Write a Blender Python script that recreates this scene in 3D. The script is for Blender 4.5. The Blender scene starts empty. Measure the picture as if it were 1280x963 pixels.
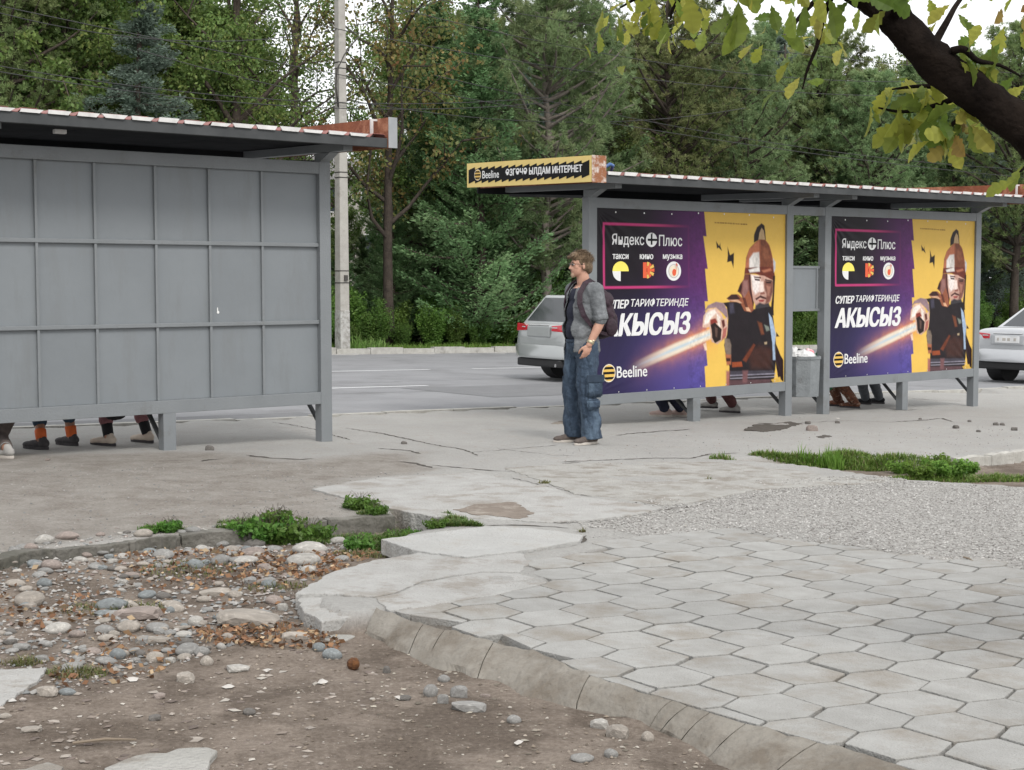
import bpy, bmesh, math, random
import numpy as np
from mathutils import Vector, Matrix, noise
sc = bpy.context.scene
COL = sc.collection
rnd = random.Random(7)
RN = np.random.default_rng(11)
# ------------------------------------------------------------------ camera
F_PX, HOR, CAM_H = 1870.0, 350.0, 1.526
PITCH = math.atan((481.5 - HOR) / F_PX)
cam = bpy.data.cameras.new('camera'); camo = bpy.data.objects.new('camera', cam); COL.objects.link(camo)
cam.sensor_width = 36.0; cam.lens = F_PX / 1280 * 36.0; cam.clip_end = 3000; cam.clip_start = .05
camo.location = (0, 0, CAM_H); camo.rotation_euler = (math.pi / 2 - PITCH, 0, 0)
sc.camera = camo
# ------------------------------------------------------------------ sky and sun: bright overcast day
SUN_EL, SUN_AZ = math.radians(47), math.radians(155)      # azimuth clockwise from +Y: behind the camera, a little to the right
w = bpy.data.worlds.new('World'); sc.world = w; w.use_nodes = True
nt = w.node_tree; N = nt.nodes; L = nt.links
bg = N['Background']
sky = N.new('ShaderNodeTexSky'); sky.sky_type = 'NISHITA'; sky.sun_disc = False
sky.sun_elevation = SUN_EL; sky.sun_rotation = SUN_AZ; sky.dust_density = 4.0; sky.air_density = 1.0
hs = N.new('ShaderNodeHueSaturation'); hs.inputs['Saturation'].default_value = .18
mx = N.new('ShaderNodeMix'); mx.data_type = 'RGBA'
tc = N.new('ShaderNodeTexCoord'); nz = N.new('ShaderNodeTexNoise'); nz.inputs['Scale'].default_value = 2.2; nz.inputs['Detail'].default_value = 6
rp = N.new('ShaderNodeValToRGB'); rp.color_ramp.elements[0].position = .25; rp.color_ramp.elements[1].position = .75
rp.color_ramp.elements[0].color = (10.5, 10.8, 11.2, 1); rp.color_ramp.elements[1].color = (13.5, 13.5, 13.5, 1)
L.new(tc.outputs['Generated'], nz.inputs['Vector']); L.new(nz.outputs['Fac'], rp.inputs['Fac'])
L.new(sky.outputs['Color'], hs.inputs['Color'])
mx.inputs['Factor'].default_value = .75                     # cloud cover over the sky
L.new(hs.outputs['Color'], mx.inputs['A']); L.new(rp.outputs['Color'], mx.inputs['B'])
L.new(mx.outputs['Result'], bg.inputs['Color']); bg.inputs['Strength'].default_value = .1
sl = bpy.data.lights.new('sun', 'SUN'); sl.energy = 1.5; sl.angle = math.radians(16); sl.color = (1, .965, .91)
so = bpy.data.objects.new('sun', sl); COL.objects.link(so)
sd = Vector((math.sin(SUN_AZ) * math.cos(SUN_EL), math.cos(SUN_AZ) * math.cos(SUN_EL), math.sin(SUN_EL)))
so.rotation_euler = sd.to_track_quat('Z', 'Y').to_euler()
sc.view_settings.view_transform = 'Standard'; sc.view_settings.look = 'None'
sc.view_settings.exposure = .50; sc.view_settings.gamma = 1.0
sc.render.engine = 'CYCLES'
sc.cycles.max_bounces = 6; sc.cycles.diffuse_bounces = 3; sc.cycles.glossy_bounces = 2; sc.cycles.transmission_bounces = 4
sc.cycles.transparent_max_bounces = 6; sc.cycles.use_denoising = True

# ------------------------------------------------------------------ the lie of the land: a street falling gently to the right
DX, DY = .776, .631          # along the street
PX_, PY_ = -.631, .776       # across it, away from the camera
YAW = math.atan2(DY, DX)
def G(x, y):
    a = np.clip(DX * np.asarray(x) + DY * np.asarray(y), -30, 45)
    return .165 - .022 * a
def ray(px, py):
    u, v = px - 640, 481.5 - py
    c, s = math.cos(PITCH), math.sin(PITCH)
    return Vector((u, F_PX * c + v * s, -F_PX * s + v * c)) / F_PX
def gp(px, py, dz=0.0):
    """point of the ground (raised by dz) seen at a pixel of the photograph"""
    r = ray(px, py)
    k = (CAM_H - .165 - dz) / (-.022 * (DX * r.x + DY * r.y) - r.z)
    return Vector((r.x * k, r.y * k, CAM_H + r.z * k))
def at(px, py, depth):
    r = ray(px, py); k = depth / r.y
    return Vector((r.x * k, depth, CAM_H + r.z * k))
def scale_at(p): return F_PX / p.y
def gxy(px, py, dz=0.0):
    p = gp(px, py, dz); return (p.x, p.y)

# ------------------------------------------------------------------ materials
MATS = {}
def mat(name, c1, c2=None, scale=6.0, rough=.8, bump=.0, bscale=40.0, metal=0.0, detail=6, c3=None, c3pos=.72, coord='Object', objvar=0.0, spec=.4, c3scale=None, coat=0.0, streak=None):
    if name in MATS: return MATS[name]
    m = bpy.data.materials.new(name); m.use_nodes = True
    nt = m.node_tree; n = nt.nodes; l = nt.links; b = n['Principled BSDF']
    b.inputs['Roughness'].default_value = rough; b.inputs['Metallic'].default_value = metal
    b.inputs['Specular IOR Level'].default_value = spec; b.inputs['Coat Weight'].default_value = coat
    tc = n.new('ShaderNodeTexCoord'); vec = tc.outputs[coord]
    if objvar:
        oi = n.new('ShaderNodeObjectInfo'); ad = n.new('ShaderNodeVectorMath'); ad.operation = 'MULTIPLY_ADD'
        ad.inputs[1].default_value = (1, 1, 1); l.new(vec, ad.inputs[0])
        sca = n.new('ShaderNodeMath'); sca.operation = 'MULTIPLY'; sca.inputs[1].default_value = 37.0
        l.new(oi.outputs['Random'], sca.inputs[0]); l.new(sca.outputs[0], ad.inputs[2]); vec = ad.outputs[0]
    nz = n.new('ShaderNodeTexNoise'); nz.inputs['Scale'].default_value = scale; nz.inputs['Detail'].default_value = detail
    nz.inputs['Roughness'].default_value = .62; l.new(vec, nz.inputs['Vector'])
    r = n.new('ShaderNodeValToRGB'); e = r.color_ramp.elements
    c2 = c2 or tuple(x * .8 for x in c1)
    e[0].position = .32; e[1].position = .68; e[0].color = (*c2, 1); e[1].color = (*c1, 1)
    l.new(nz.outputs['Fac'], r.inputs['Fac']); colr = r.outputs['Color']
    if c3:
        n2 = n.new('ShaderNodeTexNoise'); n2.inputs['Scale'].default_value = c3scale or scale * .35; n2.inputs['Detail'].default_value = 8; n2.inputs['Roughness'].default_value = .7
        l.new(vec, n2.inputs['Vector'])
        if streak:
            sm_ = n.new('ShaderNodeVectorMath'); sm_.operation = 'MULTIPLY'; sm_.inputs[1].default_value = streak; l.new(vec, sm_.inputs[0]); l.new(sm_.outputs[0], n2.inputs['Vector'])
        r2 = n.new('ShaderNodeValToRGB'); r2.color_ramp.elements[0].position = c3pos - .1; r2.color_ramp.elements[1].position = c3pos + .04
        l.new(n2.outputs['Fac'], r2.inputs['Fac'])
        mm = n.new('ShaderNodeMix'); mm.data_type = 'RGBA'; l.new(r2.outputs['Color'], mm.inputs['Factor'])
        l.new(colr, mm.inputs['A']); mm.inputs['B'].default_value = (*c3, 1); colr = mm.outputs['Result']
    if objvar:
        hv = n.new('ShaderNodeHueSaturation'); mr = n.new('ShaderNodeMapRange')
        mr.inputs['To Min'].default_value = 1 - objvar; mr.inputs['To Max'].default_value = 1 + objvar
        l.new(oi.outputs['Random'], mr.inputs['Value']); l.new(mr.outputs['Result'], hv.inputs['Value']); l.new(colr, hv.inputs['Color']); colr = hv.outputs['Color']
    l.new(colr, b.inputs['Base Color'])
    if bump:
        n3 = n.new('ShaderNodeTexNoise'); n3.inputs['Scale'].default_value = bscale; n3.inputs['Detail'].default_value = 8; l.new(vec, n3.inputs['Vector'])
        bp = n.new('ShaderNodeBump'); bp.inputs['Strength'].default_value = bump; bp.inputs['Distance'].default_value = .02
        l.new(n3.outputs['Fac'], bp.inputs['Height']); l.new(bp.outputs['Normal'], b.inputs['Normal'])
    MATS[name] = m; return m
def leaf_mat(name, trans=.35, rough=.55, objvar=.18):
    """foliage: the colour of each leaf comes from its own colour attribute, shifted a little per plant"""
    m = bpy.data.materials.new(name); m.use_nodes = True; n = m.node_tree.nodes; l = m.node_tree.links
    b = n['Principled BSDF']; out = n['Material Output']
    at_ = n.new('ShaderNodeAttribute'); at_.attribute_name = 'tint'
    oi = n.new('ShaderNodeObjectInfo'); hv = n.new('ShaderNodeHueSaturation')
    mr = n.new('ShaderNodeMapRange'); mr.inputs['To Min'].default_value = 1 - objvar; mr.inputs['To Max'].default_value = 1 + objvar
    mh = n.new('ShaderNodeMapRange'); mh.inputs['To Min'].default_value = .485; mh.inputs['To Max'].default_value = .515
    l.new(oi.outputs['Random'], mr.inputs['Value']); l.new(mr.outputs['Result'], hv.inputs['Value'])
    l.new(oi.outputs['Random'], mh.inputs['Value']); l.new(mh.outputs['Result'], hv.inputs['Hue'])
    l.new(at_.outputs['Color'], hv.inputs['Color']); l.new(hv.outputs['Color'], b.inputs['Base Color'])
    b.inputs['Roughness'].default_value = rough; b.inputs['Specular IOR Level'].default_value = .3
    if trans:
        t = n.new('ShaderNodeBsdfTranslucent'); mxs = n.new('ShaderNodeMixShader'); mxs.inputs[0].default_value = trans
        l.new(hv.outputs['Color'], t.inputs['Color']); l.new(b.outputs[0], mxs.inputs[1]); l.new(t.outputs[0], mxs.inputs[2]); l.new(mxs.outputs[0], out.inputs['Surface'])
    MATS[name] = m; return m

# ------------------------------------------------------------------ mesh helpers
class MB:
    def __init__(s): s.v = []; s.f = []
    def add(s, vs, fs):
        o = len(s.v); s.v += [tuple(v) for v in vs]; s.f += [tuple(i + o for i in f) for f in fs]; return s
    def box(s, c, d, M=None):
        x, y, z = d[0] / 2, d[1] / 2, d[2] / 2
        vs = [Vector((a * x, b * y, e * z)) for e in (-1, 1) for b in (-1, 1) for a in (-1, 1)]
        if M is not None: vs = [M @ v for v in vs]
        vs = [v + Vector(c) for v in vs]
        return s.add(vs, [(0, 2, 3, 1), (4, 5, 7, 6), (0, 1, 5, 4), (1, 3, 7, 5), (3, 2, 6, 7), (2, 0, 4, 6)])
    def box2(s, a, b):
        return s.box([(a[i] + b[i]) / 2 for i in range(3)], [abs(b[i] - a[i]) for i in range(3)])
    def bar(s, p, q, wd, ht, up=Vector((0, 0, 1))):
        p, q = Vector(p), Vector(q); d = (q - p).normalized(); r = d.cross(up)
        if r.length < 1e-4: r = d.cross(Vector((0, 1, 0)))
        r.normalize(); u = r.cross(d)
        M = Matrix((r, d, u)).transposed()
        return s.box((p + q) / 2, (wd, (q - p).length, ht), M)
    def prism(s, poly, z0, z1):
        """poly: xy list; z0, z1: numbers or functions of (x, y)"""
        n = len(poly); f0 = z0 if callable(z0) else (lambda x, y: z0); f1 = z1 if callable(z1) else (lambda x, y: z1)
        vs = [(x, y, f0(x, y)) for x, y in poly] + [(x, y, f1(x, y)) for x, y in poly]
        return s.add(vs, [tuple(range(n - 1, -1, -1)), tuple(range(n, 2 * n))] + [(i, (i + 1) % n, n + (i + 1) % n, n + i) for i in range(n)])
    def tube(s, pts, rad, n=8, cap=True):
        pts = [Vector(p) for p in pts]; k = len(pts)
        if not hasattr(rad, '__len__'): rad = [rad] * k
        vs = []; ref = Vector((.13, .21, 1)).normalized()
        for i, p in enumerate(pts):
            d = (pts[min(i + 1, k - 1)] - pts[max(i - 1, 0)]); d = d.normalized() if d.length > 1e-9 else Vector((0, 0, 1))
            a = d.cross(ref)
            if a.length < .05: a = d.cross(Vector((1, 0, 0)))
            a.normalize(); b = d.cross(a)
            for j in range(n):
                t = 2 * math.pi * j / n; vs.append(p + (a * math.cos(t) + b * math.sin(t)) * rad[i])
        fs = [(i * n + j, i * n + (j + 1) % n, (i + 1) * n + (j + 1) % n, (i + 1) * n + j) for i in range(k - 1) for j in range(n)]
        if cap: fs += [tuple(range(n - 1, -1, -1)), tuple((k - 1) * n + j for j in range(n))]
        return s.add(vs, fs)
    def ball(s, c, r, nu=12, nv=8, M=None):
        r = (r, r, r) if not hasattr(r, '__len__') else r; vs = []; fs = []; c = Vector(c)
        T = (lambda v: (M @ v if M is not None else v) + c)
        vs.append(T(Vector((0, 0, -r[2]))))
        for i in range(1, nv):
            ph = -math.pi / 2 + math.pi * i / nv
            for j in range(nu):
                t = 2 * math.pi * j / nu; vs.append(T(Vector((r[0] * math.cos(ph) * math.cos(t), r[1] * math.cos(ph) * math.sin(t), r[2] * math.sin(ph)))))
        vs.append(T(Vector((0, 0, r[2])))); top = len(vs) - 1
        for j in range(nu): fs.append((0, 1 + (j + 1) % nu, 1 + j))
        for i in range(nv - 2):
            for j in range(nu):
                a = 1 + i * nu; fs.append((a + j, a + (j + 1) % nu, a + nu + (j + 1) % nu, a + nu + j))
        a = 1 + (nv - 2) * nu
        for j in range(nu): fs.append((a + j, a + (j + 1) % nu, top))
        return s.add(vs, fs)
    def cap(s, p, q, r0, r1, n=14):
        """closed tapered limb with round ends"""
        p, q = Vector(p), Vector(q); d = q - p; ln = d.length; d = d / ln
        a = d.cross(Vector((.3, .2, 1))); a = a if a.length > .05 else d.cross(Vector((1, 0, 0))); a.normalize(); b = d.cross(a)
        prof = [(-r0 * math.cos(t), r0 * math.sin(t)) for t in (0.25, .7, 1.2)] + [(0, r0), (ln, r1)] + [(ln + r1 * math.cos(t), r1 * math.sin(t)) for t in (1.2, .7, .25)]
        vs = [p + d * h + (a * math.cos(2 * math.pi * j / n) + b * math.sin(2 * math.pi * j / n)) * r for h, r in prof for j in range(n)]
        k = len(prof)
        fs = [(i * n + j, i * n + (j + 1) % n, (i + 1) * n + (j + 1) % n, (i + 1) * n + j) for i in range(k - 1) for j in range(n)]
        fs += [tuple(range(n - 1, -1, -1)), tuple((k - 1) * n + j for j in range(n))]
        return s.add(vs, fs)
    def chain(s, pts, rads, n=14):
        for i in range(len(pts) - 1): s.cap(pts[i], pts[i + 1], rads[i], rads[i + 1], n)
        return s
    def mesh(s, name):
        m = bpy.data.meshes.new(name); m.from_pydata(s.v, [], s.f); m.update(); return m
    def build(s, name, material, parent=None, smooth=False, bevel=0.0, kind=None):
        m = s.mesh(name)
        bm = bmesh.new(); bm.from_mesh(m); bmesh.ops.recalc_face_normals(bm, faces=bm.faces)
        if bevel:
            bmesh.ops.bevel(bm, geom=[e for e in bm.edges if len(e.link_faces) == 2 and e.calc_face_angle(0) > .5], offset=bevel, segments=2, affect='EDGES', profile=.6)
        bm.to_mesh(m); bm.free()
        return link(name, m, material, parent, smooth, kind)
def link(name, me, material=None, parent=None, smooth=False, kind=None):
    o = bpy.data.objects.new(name, me); COL.objects.link(o)
    if material is not None and not me.materials: me.materials.append(material)
    if smooth:
        me.polygons.foreach_set('use_smooth', [True] * len(me.polygons))
    if parent is not None: o.parent = parent
    if kind: o['kind'] = kind
    return o
def tag(o, label, cat=None, group=None):
    o['label'] = label
    if cat: o['category'] = cat
    if group: o['group'] = group
    return o
def empty(name, loc, rz=0.0, label=None, cat=None, group=None):
    o = bpy.data.objects.new(name, None); COL.objects.link(o); o.location = loc; o.rotation_euler = (0, 0, rz); o.empty_display_size = .2
    if label: tag(o, label, cat, group)
    return o
def kids(o): return [c for c in COL.objects if c.parent is o]
def copy_tree(o, parent=None):
    c = o.copy(); COL.objects.link(c)
    if parent is not None: c.parent = parent
    for ch in kids(o): copy_tree(ch, c)
    return c
def quick_mesh(name, verts, nper, tint=None):
    """verts: (n*nper, 3) array, every nper verts one face; tint: (n, 3) colour per face"""
    n = len(verts) // nper; m = bpy.data.meshes.new(name)
    m.vertices.add(len(verts)); m.vertices.foreach_set('co', np.ascontiguousarray(verts, dtype=np.float32).ravel())
    m.loops.add(len(verts)); m.loops.foreach_set('vertex_index', np.arange(len(verts), dtype=np.int32))
    m.polygons.add(n); m.polygons.foreach_set('loop_start', np.arange(0, n * nper, nper, dtype=np.int32))
    try: m.polygons.foreach_set('loop_total', np.full(n, nper, dtype=np.int32))
    except Exception: pass
    m.update(calc_edges=True)
    if tint is not None:
        a = m.attributes.new('tint', 'FLOAT_COLOR', 'POINT')
        c = np.ones((len(verts), 4), dtype=np.float32); c[:, :3] = np.repeat(tint, nper, axis=0); a.data.foreach_set('color', c.ravel())
    return m
def remesh(mb, name, voxel, smooth=3):
    """one continuous surface grown over a set of overlapping limbs"""
    me = mb.mesh(name + '_raw')
    bm = bmesh.new(); bm.from_mesh(me); bmesh.ops.recalc_face_normals(bm, faces=bm.faces); bm.to_mesh(me); bm.free()
    o = bpy.data.objects.new(name + '_raw', me); COL.objects.link(o)
    md = o.modifiers.new('r', 'REMESH'); md.mode = 'VOXEL'; md.voxel_size = voxel
    if smooth:
        ms = o.modifiers.new('s', 'SMOOTH'); ms.factor = .5; ms.iterations = smooth
    dg = bpy.context.evaluated_depsgraph_get()
    out = bpy.data.meshes.new_from_object(o.evaluated_get(dg)); out.name = name
    bpy.data.objects.remove(o); bpy.data.meshes.remove(me)
    return out
def poly_sd(P, poly):
    """signed distance to a polygon, negative inside"""
    poly = np.asarray(poly, float); P = np.asarray(P, float)
    d = np.full(len(P), 1e18); inside = np.zeros(len(P), bool); n = len(poly)
    for i in range(n):
        a, b = poly[i], poly[(i + 1) % n]; e = b - a; wv = P - a
        t = np.clip((wv @ e) / max(e @ e, 1e-12), 0, 1); q = wv - t[:, None] * e
        d = np.minimum(d, (q * q).sum(1))
        c = (a[1] > P[:, 1]) != (b[1] > P[:, 1])
        with np.errstate(divide='ignore', invalid='ignore'):
            xi = a[0] + (P[:, 1] - a[1]) * e[0] / (e[1] if e[1] != 0 else 1e-12)
        inside ^= c & (P[:, 0] < xi)
    return np.where(inside, -np.sqrt(d), np.sqrt(d))
def vnoise(P, s, seed=0.0, octv=3):
    return np.array([noise.fractal(Vector((x * s + seed, y * s - seed, seed * .7)), 1.0, 2.0, octv) for x, y in P])
def sstep(a, b, x):
    t = np.clip((x - a) / (b - a), 0, 1); return t * t * (3 - 2 * t)
# ------------------------------------------------------------------ ground: outlines are real places on the ground
def W_(pts, dz=0.0): return [gxy(x, y, dz) for x, y in pts]
dirt_poly = W_([(-160, 712), (-60, 702), (0, 697), (69, 685.5), (162, 676), (227, 667), (309, 661), (410, 650), (494, 644), (515, 655), (541, 642), (560, 655), (500, 668), (535, 684), (530, 698), (480, 708), (425, 722), (390, 742), (400, 756), (430, 766), (462, 764),
                (490, 760), (560, 778), (612, 792), (665, 804), (707, 820), (737, 834), (816, 856), (919, 886), (1059, 920), (1117, 938), (1300, 1000), (1700, 1120), (1700, 2600), (-1500, 2600), (-500, 760)])
ditch_poly = W_([(905, 574), (960, 571), (1010, 570), (1120, 573), (1215, 570.5), (1285, 563), (1420, 548), (1420, 615), (1280, 608), (1130, 599), (1060, 590), (1000, 582), (940, 577)])
culvert_poly = W_([(470, 652), (500, 634), (560, 646), (515, 660)])
gravel_poly = W_([(735, 655), (825, 634), (880, 626), (950, 613), (1040, 607), (1130, 602), (1280, 610), (1450, 622), (1450, 760), (1280, 716), (1150, 704), (1000, 678), (918, 664), (800, 672)])
tile_zone = W_([(470, 768), (619, 744), (686, 728), (660, 704), (730, 690), (794, 676), (918, 661), (960, 673), (1125, 690), (1160, 701), (1240, 702), (1320, 722), (1500, 760), (1800, 900), (1500, 1120), (1117, 954), (919, 899), (707, 830), (560, 786)])
road_p0 = Vector(gxy(415, 518.5)); road_p1 = Vector(gxy(480, 440.5))
def pcoord(p): return PX_ * p[0] + PY_ * p[1]
RP0, RP1 = pcoord(road_p0), pcoord(road_p1)
dust_poly = W_([(-300, 556), (60, 572), (215, 566), (300, 569), (378, 576), (440, 566), (520, 566), (530, 592), (484, 597), (400, 610), (442, 625), (480, 647), (162, 677), (-60, 700), (-400, 720)])
def axis(vals):
    out = []
    for a, b, st in vals: out += list(np.arange(a, b - 1e-6, st))
    out.append(vals[-1][1]); return np.array(out)
xs = axis([(-400, -60, 20), (-60, -12, 2), (-12, -4.4, .3), (-4.4, 4.2, .05), (4.2, 9, .12), (9, 20, .6), (20, 60, 2.5), (60, 400, 20)])
ys = axis([(-60, -4, 6), (-4, 3.2, .6), (3.2, 9.2, .045), (9.2, 11, .05), (11, 15, .1), (15, 24, .4), (24, 70, 1.5), (70, 700, 25)])
X, Y = np.meshgrid(xs, ys); P = np.stack([X.ravel(), Y.ravel()], 1)
near = (P[:, 0] > -12) & (P[:, 0] < 12) & (P[:, 1] > 2) & (P[:, 1] < 24)
Z = G(P[:, 0], P[:, 1]).copy()
n1 = np.zeros(len(P)); n2 = n1.copy(); n1[near] = vnoise(P[near], .9, 3.1, 4); n2[near] = vnoise(P[near], 5.0, 8.2, 4)
sd_d = poly_sd(P, dirt_poly); sd_t = poly_sd(P, tile_zone); sd_g = poly_sd(P, gravel_poly); sd_di = poly_sd(P, ditch_poly); sd_c = poly_sd(P, culvert_poly); sd_du = poly_sd(P, dust_poly)
pc = PX_ * P[:, 0] + PY_ * P[:, 1]
road_m = sstep(RP0 - .05, RP0 + .02, pc) * (1 - sstep(RP1 - .02, RP1 + .1, pc))
dm = 1 - sstep(-.05, .015, sd_d); tm = 1 - sstep(-.03, .02, sd_t); gm = 1 - sstep(-.25, .3, sd_g + n2 * .22 + n1 * .15)
dim = 1 - sstep(-.12, .02, sd_di); cm = 1 - sstep(-.05, .02, sd_c); dum = 1 - sstep(-.25, .3, sd_du + n1 * .35)
Z += n1 * .012 * (1 - tm) + n2 * .004 * (1 - tm) * near
Z -= dm * (.093 + .012 * sstep(6.2, 7.6, P[:, 1]) + n1 * .026 + n2 * .016)
mound_c = Vector(gxy(230, 715, -.1))
Z += dm * .07 * np.exp(-(((P[:, 0] - mound_c.x) / 1.1) ** 2 + ((P[:, 1] - mound_c.y) / .55) ** 2))
pat_c = Vector(gxy(405, 752, -.1)); Z += dm * .045 * np.exp(-(((P[:, 0] - pat_c.x) / .45) ** 2 + ((P[:, 1] - pat_c.y) / .5) ** 2))
Z -= tm * (1 - dm) * .022 + dim * .10 + cm * (1 - dm) * .15 + road_m * .12
Z -= dum * n2 * .012
forest_m = sstep(RP1 + .3, RP1 + .9, pc)
nx, ny = len(xs), len(ys)
idx = np.arange(nx * ny).reshape(ny, nx)
q = np.stack([idx[:-1, :-1], idx[:-1, 1:], idx[1:, 1:], idx[1:, :-1]], -1).reshape(-1, 4)
gme = bpy.data.meshes.new('ground'); gme.from_pydata(np.column_stack([P, Z]).tolist(), [], q.tolist()); gme.update()
for nm, val in (('dirt', np.clip(dm + cm + dim, 0, 1)), ('gravel', gm * (1 - dm) * (1 - dim)), ('dust', dum), ('forest', forest_m), ('joint', tm * (1 - dm) * (1 - gm))):
    a = gme.attributes.new(nm, 'FLOAT', 'POINT'); a.data.foreach_set('value', val.astype(np.float32))
from mathutils.bvhtree import BVHTree
GROUND_BVH = BVHTree.FromPolygons([tuple(v) for v in np.column_stack([P, Z]).tolist()], q.tolist())
def gz(x, y):
    h = GROUND_BVH.ray_cast(Vector((x, y, 50)), Vector((0, 0, -1)))
    return h[0].z if h[0] is not None else float(G(x, y))
def ground_mat():
    m = bpy.data.materials.new('ground'); m.use_nodes = True; n = m.node_tree.nodes; l = m.node_tree.links; b = n['Principled BSDF']
    b.inputs['Roughness'].default_value = .92; b.inputs['Specular IOR Level'].default_value = .2
    tc = n.new('ShaderNodeTexCoord')
    def nzz(scale, det=8, rough=.65):
        x = n.new('ShaderNodeTexNoise'); x.inputs['Scale'].default_value = scale; x.inputs['Detail'].default_value = det; x.inputs['Roughness'].default_value = rough
        l.new(tc.outputs['Object'], x.inputs['Vector']); return x.outputs['Fac']
    def ramp(f, stops):
        r = n.new('ShaderNodeValToRGB'); e = r.color_ramp.elements
        while len(e) < len(stops): e.new(.5)
        for i, (p, c) in enumerate(stops): e[i].position = p; e[i].color = (*c, 1)
        l.new(f, r.inputs['Fac']); return r.outputs['Color']
    def mix(fac, a, bb):
        x = n.new('ShaderNodeMix'); x.data_type = 'RGBA'
        if isinstance(fac, float): x.inputs['Factor'].default_value = fac
        else: l.new(fac, x.inputs['Factor'])
        l.new(a, x.inputs['A']); l.new(bb, x.inputs['B']); return x.outputs['Result']
    def att(nm):
        x = n.new('ShaderNodeAttribute'); x.attribute_name = nm; return x.outputs['Fac']
    fine, mid, big = nzz(55), nzz(7), nzz(1.1)
    pave = mix(nzz(160, 4), ramp(big, [(.3, (0.311, 0.302, 0.288)), (.5, (0.365, 0.358, 0.341)), (.72, (0.420, 0.413, 0.398))]), ramp(fine, [(.3, (0.278, 0.268, 0.253)), (.7, (0.436, 0.428, 0.412))]))
    spots = ramp(mid, [(.36, (.0, .0, .0)), (.44, (1, 1, 1))])
    pave = mix(spots, ramp(fine, [(.3, (0.287, 0.270, 0.247)), (.7, (0.414, 0.391, 0.362))]), pave)
    dust = mix(.5, ramp(mid, [(.3, (0.204, 0.183, 0.162)), (.5, (0.275, 0.253, 0.228)), (.72, (0.374, 0.352, 0.325))]), ramp(fine, [(.3, (0.193, 0.172, 0.151)), (.5, (0.281, 0.259, 0.233)), (.75, (0.429, 0.407, 0.376))]))
    dirt = mix(.5, ramp(mid, [(.28, (0.126, 0.099, 0.080)), (.5, (0.213, 0.174, 0.143)), (.7, (0.301, 0.254, 0.213))]), ramp(fine, [(.3, (0.113, 0.088, 0.070)), (.5, (0.213, 0.175, 0.144)), (.75, (0.373, 0.324, 0.280))]))
    dust = mix(ramp(nzz(2.6, 8, .7), [(.38, (1, 1, 1)), (.52, (0, 0, 0))]), dust, ramp(fine, [(.3, (.16, .14, .12)), (.6, (.25, .225, .2)), (.8, (.36, .335, .305))]))
    dirt = mix(ramp(nzz(1.7, 8, .72), [(.40, (1.170, 1.170, 1.170)), (.55, (0.000, 0.000, 0.000))]), dirt, ramp(fine, [(.3, (0.088, 0.068, 0.054)), (.6, (0.146, 0.117, 0.094)), (.8, (0.257, 0.216, 0.181))]))
    vor = n.new('ShaderNodeTexVoronoi'); vor.inputs['Scale'].default_value = 62; l.new(tc.outputs['Object'], vor.inputs['Vector'])
    grav = ramp(vor.outputs['Color'], [(.1, (0.240, 0.232, 0.216)), (.5, (0.348, 0.336, 0.318)), (.9, (0.456, 0.444, 0.426))])
    joint = mix(ramp(mid, [(.40, (0, 0, 0)), (.62, (1, 1, 1))]), ramp(fine, [(.3, (.085, .073, .06)), (.7, (.15, .132, .112))]), ramp(fine, [(.3, (.15, .135, .115)), (.7, (.25, .23, .205))]))
    forest = ramp(mid, [(.3, (.035, .04, .02)), (.55, (.06, .065, .03)), (.75, (.09, .075, .05))])
    c = mix(att('dust'), pave, dust); c = mix(att('gravel'), c, grav); c = mix(att('joint'), c, joint); c = mix(att('dirt'), c, dirt); c = mix(att('forest'), c, forest)
    l.new(c, b.inputs['Base Color'])
    bp = n.new('ShaderNodeBump'); bp.inputs['Strength'].default_value = .8; bp.inputs['Distance'].default_value = .016
    ad = n.new('ShaderNodeMath'); ad.operation = 'ADD'; l.new(fine, ad.inputs[0]); l.new(nzz(180, 3), ad.inputs[1]); l.new(ad.outputs[0], bp.inputs['Height']); l.new(bp.outputs['Normal'], b.inputs['Normal'])
    return m
link('ground', gme, ground_mat(), smooth=True, kind='structure')

# ------------------------------------------------------------------ the road
def ap(a, p): return (a * DX + p * PX_, a * DY + p * PY_)
def strip(name, a0, a1, p0, p1, dz, material, step=1.5, thick=0.0, parent=None, kind='structure'):
    mb = MB(); na = max(2, int((a1 - a0) / step) + 1); npp = max(2, int(abs(p1 - p0) / 1.5) + 2)
    A = np.linspace(a0, a1, na); Pp = np.linspace(p0, p1, npp); vs = []
    for a in A:
        for p in Pp:
            x, y = ap(a, p); vs.append((x, y, float(G(x, y)) + dz))
    fs = [(i * npp + j, (i + 1) * npp + j, (i + 1) * npp + j + 1, i * npp + j + 1) for i in range(na - 1) for j in range(npp - 1)]
    mb.add(vs, fs)
    if thick:
        o = len(vs); n = npp
        mb.add([(x, y, z - thick) for x, y, z in vs], [])
        for i in range(na - 1):
            mb.f += [(i * n, o + i * n, o + (i + 1) * n, (i + 1) * n), ((i + 1) * n - 1, (i + 2) * n - 1, o + (i + 2) * n - 1, o + (i + 1) * n - 1)]
        mb.f += [tuple(list(range(n)) + [o + j for j in range(n - 1, -1, -1)]), tuple([(na - 1) * n + j for j in range(n - 1, -1, -1)] + [o + (na - 1) * n + j for j in range(n)])]
    return mb.build(name, material, parent, kind=kind)
M_ASPH = mat('asphalt', (.235, .237, .245), (.195, .197, .205), scale=1.2, rough=.85, bump=.35, bscale=220, c3=(.165, .165, .17), c3scale=.55, c3pos=.62, streak=(1, 1, 1))
M_KERB = mat('kerb_concrete', (.42, .41, .38), (.30, .29, .265), scale=7, rough=.9, bump=.6, bscale=30, c3=(.2, .19, .17), c3pos=.68)
M_MARK = mat('road_paint', (.72, .73, .74), (.5, .5, .51), scale=14, rough=.6, c3=(.3, .3, .31), c3pos=.72, c3scale=9)
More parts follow.
